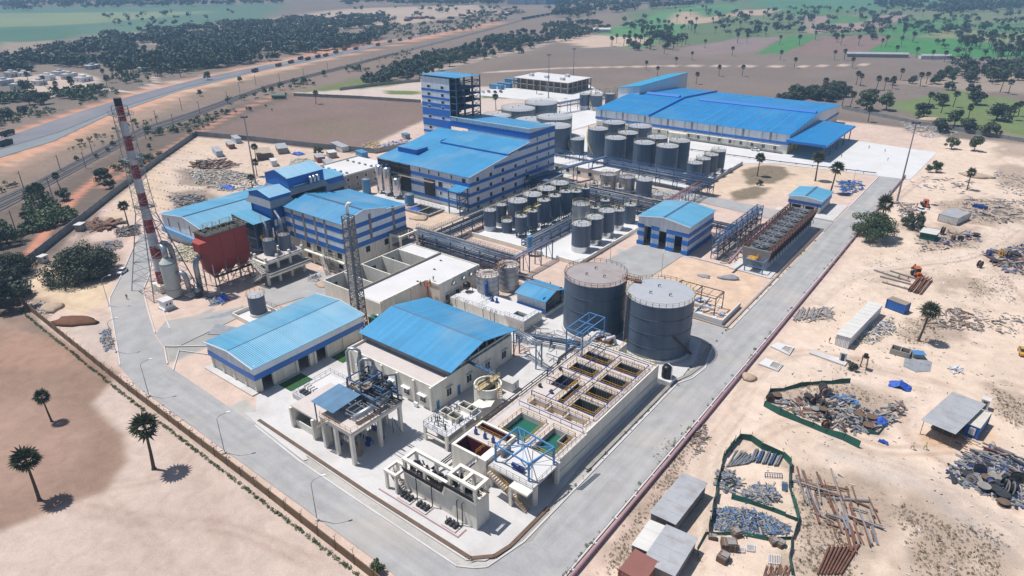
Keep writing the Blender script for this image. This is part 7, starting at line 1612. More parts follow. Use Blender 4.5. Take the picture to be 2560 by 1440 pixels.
# scissor/boom lift at flat block
t=thing('boom_lift','red boom lift reaching to the roof edge of the flat-roofed block','lift',(-123.5,121.5,0)); MB().cbox(-123.6,121.4,.3,1.8,3,1).build('chassis',M_ORANGE,t)
for x in (-.8,.8):
    for y in (-1,1): MB().tube([(-123.6+x-.15,121.4+y,.4),(-123.6+x+.15,121.4+y,.4)],.4,10).build('wheel',M_TYRE,t)
MB().bar((-123.6,121.6,1.2),(-124.4,122.2,6.6),.35).build('boom',mat('lift_red',(.42,.06,.04),.5,.1,.5),t); MB().rail([(-125,121.6,6.6),(-123.6,121.6,6.6),(-123.6,122.8,6.6),(-125,122.8,6.6)],1.1,1,.08,True).box(-125,121.6,6.5,-123.6,122.8,6.6).build('basket',M_ORANGE,t)
# ------------------------------------------------------------------ laydown yard: sheds and containers
def fbox(a,b,c,zr=0.0):
    """near-left, near-right and far-right base spots -> centre, width, length, heading"""
    a,b,c=(Vector(at(*p,zr)) for p in (a,b,c)); u=(b-a); w=u.length; u.normalize(); v=Vector((-u.y,u.x,0)); L=abs((c-b).dot(v)); ctr=(a+b)/2+v*L/2
    return ctr.x,ctr.y,w,L,math.atan2(u.y,u.x)
def corrugated(x,y,z0,w,L,h,rz,pitch=.35,dep=.06):
    """container-like box with real vertical folds"""
    P=[]; c,s=math.cos(rz),math.sin(rz)
    def side(x0,y0,x1,y1):
        n=max(2,int(math.hypot(x1-x0,y1-y0)/pitch)); nx,ny=(y1-y0),-(x1-x0); l=math.hypot(nx,ny); nx/=l; ny/=l
        for k in range(n): d=dep if k%2 else 0; P.append((x0+(x1-x0)*k/n-nx*d,y0+(y1-y0)*k/n-ny*d))
    side(-w/2,-L/2,w/2,-L/2); side(w/2,-L/2,w/2,L/2); side(w/2,L/2,-w/2,L/2); side(-w/2,L/2,-w/2,-L/2)
    return MB().prism([(x+px*c-py*s,y+px*s+py*c) for px,py in P],z0,z0+h)
def container(label,a,b,c,m,roofm,h=2.6,group='shipping containers'):
    x,y,w,L,rz=fbox(a,b,c); t=thing('shipping_container',label,'container',(x,y,0),group)
    corrugated(x,y,.12,w,L,h,rz).build('side_panels',m,t); MB().cbox(x,y,h+.12,w+.06,L+.06,.1,rz).build('roof',roofm,t)
    for i in (-1,1):
        for j in (-1,1): MB().cbox(x+(i*w/2*math.cos(rz)-j*L/2*math.sin(rz)),y+(i*w/2*math.sin(rz)+j*L/2*math.cos(rz)),0,.2,.2,h+.16,rz).build('corner_post',m,t)
    return t,(x,y,w,L,rz)
container('blue container behind the long white shed',(2213,769),(2258,786),(2268,778),M_CBLUE,mat('brown_sheet_roof',(.26,.21,.16),.7,.15,.4))
container('white container with grey roof near the blue drums',(2343,552),(2390,564),(2411,546),mat('container_white',(.5,.5,.5),.6,.15,.4,stain=(.3,.16,.1),stain_amt=.6,stain_scale=.5),M_GI)
ct,(x,y,w,L,rz)=container('blue container with a white notice beside the open grey-roofed shed',(2409,1086),(2441,1099),(2477,1065),M_CBLUE,mat('cream_roof',(.52,.5,.45),.7,.15,.4))
nb=MB().cbox(x+(L/2+.08)*math.sin(rz),y-(L/2+.08)*math.cos(rz),.7,1.1,.06,1.6,rz).build('notice_board',M_TRIM,ct)
for k in range(6): MB().cbox(x+(L/2+.12)*math.sin(rz),y-(L/2+.12)*math.cos(rz),.9+k*.22,.8-.1*(k%3),.02,.07,rz).build('notice_line',M_CRED if k%2 else M_DKSTL,nb)
container('maroon container at the bottom picture edge by the mauve pipe',(1545,1455),(1605,1490),(1650,1440),M_CRUST,M_CRUST,2.6)
def shed(label,a,b,c,h,wallm,roofm,rise=.3,over=.3,openfront=False,win_n=0):
    x,y,w,L,rz=fbox(a,b,c); t=thing('site_shed',label,'shed',(x,y,0),'site sheds in the laydown yard'); cs,sn=math.cos(rz),math.sin(rz)
    T=lambda u,v,z:(x+u*cs-v*sn,y+u*sn+v*cs,z)
    if openfront:
        for u in (-w/2,-w/6,w/6,w/2):
            for v in (-L/2,0,L/2): MB().bar(T(u,v,0),T(u,v,h),.12).build('post',M_RUST,t)
        MB().cbox(*T(0,L*.1,0)[:2],0.02,w*.8,L*.7,.5,rz).build('stored_goods',M_BROWN,t)
    else: corrugated(x,y,0,w,L,h,rz,.5,.05).build('wall',wallm,t)
    vs=[T(-w/2-over,-L/2-over,h+.02),T(w/2+over,-L/2-over,h+.02+rise),T(w/2+over,L/2+over,h+.02+rise),T(-w/2-over,L/2+over,h+.02)]
    n=max(3,int(L/1.1))
    for k in range(n):
        q0,q1=k/n,(k+1)/n; A=Vector(vs[0]).lerp(Vector(vs[3]),q0); B=Vector(vs[1]).lerp(Vector(vs[2]),q0); C=Vector(vs[1]).lerp(Vector(vs[2]),q1); D=Vector(vs[0]).lerp(Vector(vs[3]),q1); dz=Vector((0,0,.05 if k%2 else .09)); e=Vector((0,0,.03))
        MB().loft([[A+dz,B+dz,B+dz+e,A+dz+e],[D+dz,C+dz,C+dz+e,D+dz+e]]).build('roof_sheet',roofm,t)
    return t
M_LW=mat('pale_shed_roof',(.55,.54,.52),.6,.08,.4)
shed('long white sheet-clad shed beside the mauve pipe and blue container',(2086,861),(2119,872),(2212,790),2.9,M_GIW,M_LW,.2,.2)
shed('open grey-roofed shed on rusty posts beside the notice container',(2300,1085),(2372,1118),(2405,1030),3.4,M_GI,M_GI,.2,.5,True)
shed('long grey-roofed shed at the bottom near the mauve pipe',(1625,1310),(1683,1340),(1745,1232),2.6,M_WTIMB,M_GI,.2,.3)
shed('wide grey-roofed shed at the bottom beside the maroon container',(1606,1432),(1680,1470),(1722,1372),2.6,M_WTIMB,M_GI,.2,.3)
shed('white-sheeted lean-to behind the wide grey shed at the bottom',(1578,1388),(1618,1408),(1665,1345),2.2,M_WTIMB,M_LW,.2,.1)
shed('little green-walled hut with white roof left of the drum stack',(2297,596),(2335,604),(2341,592),2.3,M_SHADE,M_LW,.15,.3)
for i,(a,b,c,lab) in enumerate((((2096,905),(2112,909),(2117,898),'narrow white toilet booth on a concrete strip below the long shed'),((2449,1024),(2464,1029),(2474,1018),'narrow white booth next to the yellow water tank'))):
    x,y,w,L,rz=fbox(a,b,c); t=thing('toilet_booth',lab,'booth',(x,y,0)); MB().cbox(x,y,.1,1.5,1.5,2.3,rz).build('wall',M_GIW,t); MB().cbox(x,y,2.4,1.7,1.7,.1,rz).build('roof',M_LW,t); MB().cbox(x+.78*math.sin(rz),y-.78*math.cos(rz),.15,.7,.06,1.9,rz).build('door',M_DKSTL,t); MB().cbox(x,y,0,2,2,.1,rz).build('plinth',M_CONC,t)
p=at(2436,1018); v=thing('yellow_water_tank','small yellow plastic water tank beside the white booth','tank',p); MB().lathe(p[0],p[1],[(.6,.3),(.65,.5),(.65,1.3),(.3,1.5)],16).build('body',mat('tank_yellow',(.6,.36,.02),.4,.05,.5),v,True); MB().cbox(p[0],p[1],0,1.3,1.3,.3).build('stand',M_CONC,v)
p=at(2157,922); v=thing('water_tank_stand','black drum on a rusty four-legged stand beside a dry bush','stand',p); [MB().bar((p[0]+i*.7,p[1]+j*.7,0),(p[0]+i*.55,p[1]+j*.55,3.2),.1).build('leg',M_RUST,v) for i in(-1,1) for j in(-1,1)]; MB().cbox(p[0],p[1],3.2,1.5,1.5,.1).build('platform',M_RUST,v); MB().cyl(p[0],p[1],3.3,4.1,.5,n=14).build('drum',M_BLACK,v)
for lab,P in (('long pale concrete strip beside the white toilet booth',[(2022,884),(2030,876),(2120,905),(2112,916)]),):
    mb=MB().prism([at(*q)[:2] for q in P],0,.3); one('concrete_strip',mb,M_CONC,lab,'slab')
for lab,P,Q in (('upper open concrete soak pit beside the mauve pipe',[(1926,867),(1943,858),(1986,870),(1973,889)],[(1953,875),(1962,868),(1982,873),(1970,886)]),('lower open concrete soak pit beside the mauve pipe',[(1896,911),(1914,897),(1958,913),(1945,929)],[(1923,918),(1932,907),(1954,914),(1942,926)])):
    W=[at(*q)[:2] for q in P]; V=[at(*q)[:2] for q in Q]; t=thing('soak_pit',lab,'pit',(W[0][0],W[0][1],0)); MB().prism(W,0,.28).build('slab',M_CONCW,t); MB().prism(V,.28,.284).build('pit_mouth',M_CONCD,t)
    mb=MB(); [mb.bar((*V[k],.36),(*V[(k+1)%4],.36),.18,.16) for k in range(4)]; mb.build('kerb',M_CONCW,t)
p=at(2250,884); t=thing('washing_tank','open brick washing tank with a wet grey stain beside it','tank',p); x,y=p[0],p[1]; pits_deck(x-2.2,y-1.4,x+2.2,y+1.4,[(x-2,y-1.2,x-.1,y+1.2),(x+.1,y-1.2,x+2,y+1.2)],0,1.3).build('tank_wall',M_CONCD,t); MB().box(x-2,y-1.2,0,x+2,y+1.2,.5).build('tank_floor',M_WATERD,t)
sheet('wet_patch',[(2262,895),(2290,888),(2330,905),(2326,928),(2290,930),(2258,915)],.012,M_GRAV)
p=at(2292,892); t=thing('mixer_hutch','small tilted grey sheet hutch beside the washing tank','hutch',p); MB().cbox(p[0],p[1],0,2.4,1.8,1.2,.5).build('body',M_CONCD,t); MB().cbox(p[0]+.2,p[1],1.2,2.8,2.2,.08,.5).build('roof',M_LBLUE,t)
# ------------------------------------------------------------------ green shade-net fences
def net(label,pts,h=1.7):
    P=[Vector(at(*p)) for p in pts]; t=thing('shade_net_fence',label,'fence',tuple(P[0])); rr=random.Random(int(P[0].x*10)); Z=Vector((0,0,1)); prev=None
    for a,b in zip(P[:-1],P[1:]):
        n=max(1,int((b-a).length/2.2)); s=Vector((-(b-a).y,(b-a).x,0)).normalized()
        for k in range(n):
            A,B=a.lerp(b,k/n),a.lerp(b,(k+1)/n); o=s*.04; hA=h*(.9+.1*rr.random()) if prev is None else prev; hB=h*(.5+.45*rr.random()); prev=hB; lean=s*rr.uniform(-.25,.25)
            MB().loft([[A-o,A+o,A+o+Z*hA+lean,A-o+Z*hA+lean],[B-o,B+o,B+o+Z*hB+lean,B-o+Z*hB+lean]]).build('net_panel',M_SHADE,t)
            MB().bar(A,A+Z*(h+.4),.07).build('stake',M_RUST,t)
    return t
z7=lambda x,y:(1860+x/3.657,840+y/3.657); z8=lambda x,y:(1720+x/3.0476,1060+y/3.0476)
net('green net fence round the tip of the cable drum enclosure, far side',[z7(*q) for q in ((235,520),(370,500),(600,450),(800,438),(970,430))],1.3)
net('green net fence along the near side of the cable drum enclosure',[z7(*q) for q in ((235,520),(180,640),(320,720),(500,790),(740,890),(900,950),(1050,1025))],1.8)
net('crumpled green net at the right end of the cable drum enclosure',[z7(*q) for q in ((1130,890),(1220,900),(1300,810),(1400,780))],.7)
net('green net fence round the left and top of the scaffold store',[z8(*q) for q in ((160,830),(185,680),(225,450),(280,250),(390,110),(480,130),(560,190))],2.0)
net('low green net fence along the top right of the scaffold store',[z8(*q) for q in ((560,190),(720,250),(775,310),(768,480),(840,740),(800,880),(770,1020),(790,1150))],1.7)
net('sagging green net dividing the blue scrap heap from the scaffold store',[z8(*q) for q in ((330,570),(480,610),(640,665),(840,740))],1.0)
net('low green net along the lower edge of the blue scrap heap',[z8(*q) for q in ((85,1040),(75,960),(140,840),(400,845),(600,885),(790,880))],.8)
# ------------------------------------------------------------------ cable drums
def reel(label,px,py,r,w,m,hub,flat,rz,group):
    x,y,_=at(px,py); t=thing('cable_drum',label,'cable drum',(x,y,0),group); c,s=math.cos(rz),math.sin(rz)
    if flat:
        for z in (0,w-.08): MB().cyl(x,y,z,z+.08,r,n=20).build('flange',m,t)
        MB().cyl(x,y,.08,w-.08,r*.55,n=16).build('core',hub,t)
    else:
        for q in (-w/2,w/2-.08): MB().tube([(x+c*q,y+s*q,r),(x+c*(q+.08),y+s*(q+.08),r)],r,20).build('flange',m,t)
        MB().tube([(x-c*w/2,y-s*w/2,r),(x+c*w/2,y+s*w/2,r)],r*.6,16).build('core',hub,t)
rr=random.Random(50)
D1=[(300,560,1),(235,600,0),(718,503,0),(735,545,0),(785,530,0),(620,615,0),(672,585,0),(580,572,1),(648,685,1),(716,695,1),(711,630,0),(745,842,0),(1165,765,1),(1130,835,1),(1040,735,1),(760,745,0),(1075,790,0)]
ORD=('first','second','third','fourth','fifth','sixth','seventh','eighth','ninth','tenth','eleventh','twelfth','thirteenth','fourteenth','fifteenth','sixteenth','last')
for i_,(x,y,fl) in enumerate(sorted(D1)): reel('cable drum %s in the net-fenced enclosure, %s from the left'%('lying flat' if fl else 'on edge',ORD[i_]),*z7(x,y),rr.uniform(.7,1.15),rr.uniform(.7,1.0),rr.choice((M_WTIMB,M_DKSTL,M_BROWN)),rr.choice((M_DKSTL,M_BLACK,M_RUST)),fl,rr.uniform(0,3),'cable drums in the net-fenced enclosure')
D2=[(2110,400,1),(2215,385,0),(2325,425,1),(2262,435,1),(2150,445,0),(2500,445,0),(2245,500,1),(2332,515,1),(2420,480,0),(2390,555,1),(2400,612,1),(2470,505,0),(2300,470,0),(2365,470,1),(2440,525,0)]
for i_,(x,y,fl) in enumerate(sorted(D2)): reel('cable drum %s in the right edge stack, %s from the left'%('lying flat' if fl else 'on edge',ORD[i_]),*z8(x,y),rr.uniform(.8,1.3),rr.uniform(.7,1.1),rr.choice((M_WTIMB,M_DKSTL,M_BROWN)),rr.choice((M_DKSTL,M_NAVY,M_BLACK)),fl,rr.uniform(0,3),'cable drums at the right edge')
D3=[(2502,640,M_YEL,0),(2448,668,M_RUST,0),(2520,645,M_RUST,0),(2540,640,M_DKSTL,1),(2470,640,M_NAVY,0),(2485,655,M_DKSTL,1),(2382,600,M_RUST,0),(2400,602,M_DKSTL,0),(2355,585,M_RUST,0),(2420,592,M_NAVY,1),(2440,590,M_DKSTL,1),(2550,655,M_RUST,1)]
for i_,(px,py,m,fl) in enumerate(sorted(D3,key=lambda q:q[0])): reel('%s cable drum among debris beyond the sandy track, %s from the left'%({'yellow_rail':'yellow','rusty_steel':'rusty','navy_pipe':'blue'}.get(m.name,'dark'),ORD[i_]),px,py,rr.uniform(.9,1.4),rr.uniform(.7,1.0),m,M_DKSTL,fl,rr.uniform(0,3),'cable drums beyond the sandy track')
# ------------------------------------------------------------------ drums, pipes, beams
for i in range(6):
    for j in range(4):
        p=at(2432,517); x=p[0]+i*.75+j*.3; y=p[1]+j*.75-i*.25; v=thing('oil_drum','blue oil drum in the block of drums beside the white container','drum',(x,y,0),'block of blue oil drums'); MB().cyl(x,y,0,.9,.3,n=12).build('body',mat('drum_blue',(.01,.05,.28),.4,.1,.5),v); MB().cyl(x,y,.9,.93,.26,n=12).build('lid',M_DBLUE,v)
def lyingpipe(name,label,a,b,r,z,m,group,cat='pipe',square=False):
    A,B=Vector(at(*a)),Vector(at(*b)); A.z=B.z=z; c=(A+B)/2; mb=MB()
    if square: mb.bar(A,B,r*2,r*1.6)
    else: mb.tube([A,B],r,8)
    return tag(mb.build(name,m,None,False,tuple(c)),label,cat,group)
for k in range(13):
    q=k/12; a=(2270+q*32-4*(k%2),728+q*9); b=(2297+q*33,693+q*9); lyingpipe('steel_pipe','rusty steel pipe in the neat stack before the orange backhoe',a,b,.17,.3+.34*(k%3),M_RUST,'rusty pipe stack',cat='pipe')
for a,b in (((2185,676),(2275,705)),((2200,692),(2278,712)),((2205,706),(2270,724)),((2225,678),(2290,698))): lyingpipe('support_beam','grey support beam laid on sand beside the rusty pipe stack',a,b,.22,.2,M_WTIMB,'support beams by the pipe stack','beam',True)
rr=random.Random(61); PB=[z8(*q) for q in ((820,440),(1000,400),(1240,500),(1430,640),(1420,930),(1280,900),(1100,820),(960,720))]
n=0
while n<70:
    px=rr.uniform(1990,2190); py=rr.uniform(1190,1370)
    if not inpoly(px,py,PB): continue
    L=rr.uniform(10,55); an=rr.choice((1.25,1.2,1.3,1.15,1.22,1.28,1.35,.35,.1))+rr.uniform(-.08,.08); m=rr.choice((M_RUST,M_RUST,M_BROWN,M_GALV,M_WTIMB))
    a=(px-L*math.cos(an),py-L*math.sin(an)); b=(px+L*math.cos(an),py+L*math.sin(an))
    lyingpipe('scrap_beam','loose rusty or grey steel length lying in the tangled beam patch',a,b,rr.uniform(.08,.2),.12+rr.random()*.5,m,'tangled steel beams','beam',rr.random()<.6); n+=1
for k in range(8): 
    x=985+k*25; lyingpipe('long_pipe','long rusty pipe in the parallel row at the bottom picture edge',z8(x,1150),z8(x+95+k*6,930),.16,.2+.1*(k%2),M_RUST,'parallel pipes at the bottom edge')
for k in range(22): x=570+k*9; lyingpipe('steel_rod','thin dark rod in the bundle at the bottom of the net-fenced yard',z8(x,1150+rr.uniform(-5,25)),z8(x+rr.uniform(10,40),1075+rr.uniform(0,20)),.06,.15+.05*(k%4),M_RUST,'rod bundle','rod')
for k in range(26): 
    x=290+k*6.5; lyingpipe('scaffold_tube','grey scaffold tube in the fan-shaped stack inside the net corner',z8(x,330-k*1.0),z8(x+60+rr.uniform(0,55),200+k*2.5),.08,.12+.06*(k%5),M_GALV,'fan of scaffold tubes','tube')
for i in range(5):
    for k in range(7): x=470+i*46; lyingpipe('scaffold_frame_tube','dark tube in the tidy scaffold bundles along the net fence',z8(x+k*5,290+i*8),z8(x+k*5+38,200+i*12),.09,.15+.16*(k%3),M_STEEL if i%2 else M_PIPEG,'tidy scaffold bundles','tube')
for k in range(44): 
    x=2040+rr.uniform(0,480); y=150+(x-2040)*.30+rr.uniform(-60,120); an=.45+rr.uniform(-.1,.1); L=rr.uniform(25,75); lyingpipe('stacked_profile','grey steel profile in the long stacks at the right picture edge',z8(x-L*math.cos(an),y-L*math.sin(an)*.95),z8(x+L*math.cos(an),y+L*math.sin(an)*.95),rr.uniform(.08,.16),.15+rr.random()*.6,rr.choice((M_GALV,M_PIPEG,M_RUST,M_DKSTL)),'profile stacks at the right edge','profile',True)
for k in range(16):
    px=1983+k*4; lyingpipe('old_plank','weathered pale plank in the fanned heap beside the mauve pipe',(px,800-k*.4+rr.uniform(-4,4)),(px+rr.uniform(8,20),772+rr.uniform(-4,4)),.16,.1+.05*(k%4),M_WTIMB,'fanned planks','plank',True)
for k in range(3): lyingpipe('light_pole','silvery pole lying on the road edge below the effluent basin',(1443+k*5,1225+k*0.5),(1490+k*5,1185),.1,.15,M_GALV,'poles on the road edge','pole')
# ladders and frames as lattice grids lying flat
for i,(x,y,w,h) in enumerate(((400,960,60,45),(475,945,60,60),(655,1035,90,75),(2325,345,90,60),(650,395,130,40),(735,480,40,70))):
    P=[Vector(at(*z8(x-w/2,y-h/2))),Vector(at(*z8(x+w/2,y-h/2+8))),Vector(at(*z8(x+w/2,y+h/2))),Vector(at(*z8(x-w/2,y+h/2-8)))]; mb=MB(); e=Vector((0,0,.2)); 
    for k in range(4): mb.bar(P[k]+e,P[(k+1)%4]+e,.1)
    for k in range(1,7): mb.bar(P[0].lerp(P[1],k/7)+e,P[3].lerp(P[2],k/7)+e,.07)
    one('grid_frame',mb,M_CWHT if i<4 else M_STEEL,('small white grid frame beside the wooden crates','second small white grid frame right of the crates','large white grid frame lying left of the net bend','white ladder frame among drums at the right edge','dark slatted frame under white tubes in the scaffold store','dark slatted frame against the right net fence')[i],'frame')
for i,(x,y,s,lab) in enumerate(((310,940,1.0,'big brown crate pair in the middle of the bottom net yard'),(265,1030,.8,'lower brown crate near the bottom left net'),(355,840,.7,'brown crate at the edge of the blue scrap heap'),(185,870,.5,'small brown crate beside the curved net'),(700,920,.6,'brown crate beside the right net bend'),(650,905,.6,'flat grey crate near the right net bend'))):
    p=at(*z8(x,y)); t=thing('wooden_crate',lab,'crate',p); an=.5+i; MB().cbox(p[0],p[1],0,2.6*s,1.9*s,1.3*s,an).build('box',M_BROWN,t); MB().cbox(p[0]+.3,p[1],1.3*s,1.4*s,1.5*s,.4*s,an+.1).build('lid_board',M_WTIMB,t)
    for k in (-1,0,1): MB().cbox(p[0]+k*.8*s*math.cos(an),p[1]+k*.8*s*math.sin(an),0,.12,1.98*s,1.34*s,an).build('batten',M_WTIMB,t)
# ------------------------------------------------------------------ heaps of small scrap (nobody could count)
def heap(name,poly,n,mats,smin,smax,hmax,seed,flat=.5,lab=None,long=1.0):
    rr=random.Random(seed); W=[at(*p)[:2] for p in poly]; xs=[p[0] for p in W]; ys=[p[1] for p in W]; mbs=[MB() for _ in mats]; cx=sum(xs)/len(xs); cy=sum(ys)/len(ys); k=0; R=max(max(xs)-min(xs),max(ys)-min(ys))/2
    while k<n:
        x=rr.uniform(min(xs),max(xs)); y=rr.uniform(min(ys),max(ys))
        if not inpoly(x,y,W): continue
        k+=1; s=rr.uniform(smin,smax); d=math.hypot(x-cx,y-cy)/R; z=max(0,hmax*(1-d*1.1))*rr.random()
        a=Vector((x,y,z+.02)); u=Vector((rr.uniform(-1,1),rr.uniform(-1,1),rr.uniform(-.15,.15))).normalized()*s*long*rr.choice((1,1,1.4,2.2))
        rr.choice(mbs).bar(a-u/2,a+u/2,s*rr.uniform(.08,.42),s*flat*rr.uniform(.15,.5))
    for mb,m in zip(mbs,mats):
        if mb.v:
            o=mb.build(name,m); o['kind']='stuff'
            if lab: o['label']=lab
heap('scrap_heap',[z8(*q) for q in ((200,650),(330,640),(560,680),(780,780),(760,840),(420,850),(190,800))],2200,(M_SCRB,M_STEEL,M_LBLUE,M_GALV,M_DUSTY,M_DKSTL,M_PIPEG,M_DKSTL,M_WTIMB),.2,.8,.8,1,.3)
heap('scrap_heap',[z8(*q) for q in ((230,360),(330,360),(400,450),(330,520),(240,490))],220,(M_GALV,M_PIPEG,M_DUSTY,M_DKSTL),.4,1.6,.8,2,.3)
heap('scrap_heap',[z8(*q) for q in ((480,480),(640,470),(700,560),(620,600),(420,580),(400,530))],420,(M_GALV,M_DUSTY,M_PIPEG,M_WTIMB,M_STEEL,M_DKSTL),.3,1.4,.6,3,.25)
heap('scrap_heap',[z7(*q) for q in ((260,600),(540,560),(900,620),(1250,700),(1380,600),(1500,650),(1420,760),(1200,860),(1040,900),(700,800),(420,700))],520,(M_GALV,M_DUSTY,M_PIPEG,M_DKSTL,M_WTIMB,M_DKSTL,M_RUST),.4,1.8,.5,4,.4)
heap('scrap_heap',[z7(*q) for q in ((780,560),(1000,540),(1050,620),(860,640))],50,(M_SCRB,M_LBLUE,M_WTIMB),.6,1.6,.6,5,.5)
heap('scrap_heap',[z8(*q) for q in ((2080,280),(2330,180),(2560,260),(2560,640),(2300,560),(2100,470),(1960,400))],620,(M_GALV,M_DUSTY,M_PIPEG,M_DKSTL,M_DKSTL,M_WTIMB,M_NAVY),.4,1.8,.6,6,.4)
heap('scrap_heap',[(2280,590),(2420,575),(2460,600),(2390,620),(2300,630)],170,(M_DUSTY,M_SCRB,M_DKSTL,M_WTIMB,M_NAVY,M_RUST),.4,1.4,.5,7,.4)
heap('scrap_heap',[(2450,630),(2560,610),(2590,690),(2500,680)],260,(M_DKSTL,M_RUST,M_NAVY,M_WTIMB,M_GALV),.5,1.8,.8,8,.5)
heap('scrap_heap',[(2420,490),(2560,500),(2600,540),(2500,560),(2400,540)],300,(M_GALV,M_WTIMB,M_DUSTY,M_DKSTL),.4,1.8,.4,9,.3)
heap('scrap_heap',[(2480,420),(2600,450),(2600,500),(2500,480)],130,(M_SCRB,M_DUSTY,M_WTIMB),.4,1.4,.3,10,.3)
heap('scrap_heap',[(2240,505),(2290,512),(2300,540),(2250,545)],160,(M_WTIMB,M_RUST,M_GALV),.4,1.4,.5,11,.3)
heap('scrap_heap',[(2255,440),(2350,440),(2440,450),(2420,490),(2280,470)],80,(M_WTIMB,M_BROWN,M_LBLUE,M_DUSTY),.5,2.0,.3,12,.3)
heap('blue_steel_offcuts',[(2090,452),(2150,450),(2160,475),(2110,490)],130,(M_CBLUE,M_LBLUE,M_STEEL),.6,2.4,.6,13,.3)
heap('scrap_heap',[(2130,860),(2180,820),(2230,790),(2240,830),(2180,860)],260,(M_DUSTY,M_SCRB,M_WTIMB,M_CWHT,M_SACK),.3,1.2,.5,14,.5)
heap('scrap_heap',[(2290,770),(2400,770),(2450,800),(2460,830),(2320,820)],240,(M_DUSTY,M_WTIMB,M_BROWN,M_GALV,M_RUST),.4,1.6,.4,15,.3)
heap('scrap_heap',[(2430,770),(2560,790),(2600,840),(2480,830)],120,(M_DUSTY,M_GALV,M_BROWN),.3,1.2,.3,16,.3)
heap('scrap_heap',[(2050,770),(2080,770),(2085,800),(1990,810),(1990,790)],110,(M_DUSTY,M_WTIMB,M_GALV),.4,1.6,.5,17,.3)
heap('scrap_heap',[(1720,1090),(1765,1060),(1770,1100),(1740,1150)],110,(M_DUSTY,M_BROWN,M_WTIMB),.3,1.0,.4,18,.4)
heap('rubble_mounds',[(2255,300),(2370,318),(2400,335),(2330,345),(2270,335)],420,(M_CONC,M_WTIMB,M_CONCW),.4,1.5,.8,19,.6)
heap('rubble_mounds',[(2370,918),(2395,915),(2405,930),(2380,935)],60,(M_CWHT,M_CONC),.4,1.0,.8,20,.6)
heap('yard_litter',[(2150,640),(2560,560),(2640,900),(2640,1440),(1800,1440),(1800,1150),(2000,900)],1100,(M_DUSTY,M_WTIMB,M_CONC,M_SCRB,M_BROWN,M_CWHT),.12,.55,0,21,.5)
heap('yard_litter',[(430,420),(950,400),(900,460),(640,470),(420,520)],260,(M_DUSTY,M_WTIMB,M_SACK,M_SCRB),.2,.9,0,22,.5)
heap('sack_pile',[(470,600),(510,640),(500,660),(440,650),(430,620)],420,(M_SACK,M_SACK,M_CWHT),.6,1.2,1.6,23,.8,long=.9)
heap('sack_pile',[(470,428),(560,420),(630,440),(650,470),(560,480),(490,460)],700,(M_SACK,M_CONC,M_WTIMB,M_CWHT),.6,1.5,1.0,24,.7)
heap('sack_pile',[(730,395),(790,400),(770,430),(720,420)],220,(M_SACK,M_CWHT),.6,1.3,1.4,25,.7)
heap('sack_pile',[(905,360),(950,352),(950,372),(910,378)],90,(mat('yellow_sack',(.5,.38,.06),.7,.1,.5),M_SACK),.7,1.4,1.2,26,.7)
heap('sack_pile',[(940,365),(1020,345),(1030,358),(960,380)],200,(M_CWHT,M_CONC,M_TARP),.7,1.6,1.2,27,.5)
heap('timber_stack',[(480,408),(530,400),(590,410),(560,425),(490,420)],170,(M_BROWN,M_WTIMB,M_RUST),1.0,4.5,1.0,28,.25,long=1.4)
heap('timber_stack',[(225,555),(290,555),(285,575),(230,570)],60,(M_RUST,M_BROWN),1.0,5,.6,29,.2,long=1.4)
heap('firewood_heap',[(290,570),(345,565),(350,590),(295,592)],260,(M_BROWN,M_WTIMB,M_DKSTL),.5,1.6,.8,30,.4)
heap('scrap_heap',[(420,490),(500,485),(520,500),(440,520)],160,(M_DKSTL,M_WTIMB,M_GALV),.6,2,.6,31,.4)
heap('scrap_heap',[(255,605),(300,600),(310,620),(270,630)],90,(M_SCRB,M_WTIMB,M_DUSTY),.5,1.4,.7,32,.5)
heap('stone_heap',[(770,690),(800,682),(800,705),(770,705)],160,(M_CONC,M_GALV),.3,.9,.6,33,.8)
heap('scrap_heap',[(520,740),(560,735),(570,755),(530,765)],140,(M_SCRB,M_GALV,M_DUSTY,M_LBLUE),.4,1.5,.7,34,.4)
heap('scrap_heap',[(250,830),(275,820),(285,870),(262,880)],130,(M_DUSTY,M_WTIMB,M_SCRB),.3,1.2,.4,35,.4)
heap('scrap_heap',[(90,755),(130,765),(125,790),(100,780)],110,(M_CONC,M_DUSTY),.3,1.2,.4,36,.4)
heap('wall_foot_litter',[(255,925),(600,1180),(610,1170),(280,910)],150,(M_CWHT,M_WTIMB),.2,.6,0,37,.5)
# soil / gravel mounds
def mound(name,px,py,rx,ry,h,m,seed,label,rz=0.0):
    x,y,_=at(px,py); rr=random.Random(seed); mb=MB(); n=18; rings=[]
    lob=[1+.16*math.sin(k*.9+seed)+rr.uniform(-.09,.09) for k in range(n)]
    for f,z in ((1.0,-.05),(.72,.55),(.4,.9),(.12,1.0)): rings.append([(x+(rx*f*lob[k]*math.cos(2*math.pi*k/n))*math.cos(rz)-(ry*f*lob[k]*math.sin(2*math.pi*k/n))*math.sin(rz),y+(rx*f*lob[k]*math.cos(2*math.pi*k/n))*math.sin(rz)+(ry*f*lob[k]*math.sin(2*math.pi*k/n))*math.cos(rz),h*z*rr.uniform(.8,1.15)) for k in range(n)])
    one(name,mb.loft(rings),m,label,'mound',smooth=True)
M_MSAND=mat('heap_sand',(.42,.32,.24),.95,.15,.8,bump=.1)
mound('soil_mound',190,803,7.5,3.0,1.0,M_SOIL,3,'dark brown soil heap between the boundary wall and west road',.5); mound('sand_mound',130,770,4,3,1.2,M_MSAND,4,'sandy mound beside the dark brown soil heap')
mound('gravel_mound',1823,695,3.2,2.0,.9,M_GRAV,5,'grey gravel heap in the sandy plot beside the cooling tower',.4); mound('sand_mound',805,712,2.6,2,.7,M_MSAND,6,'small sand heap in the boiler house yard')
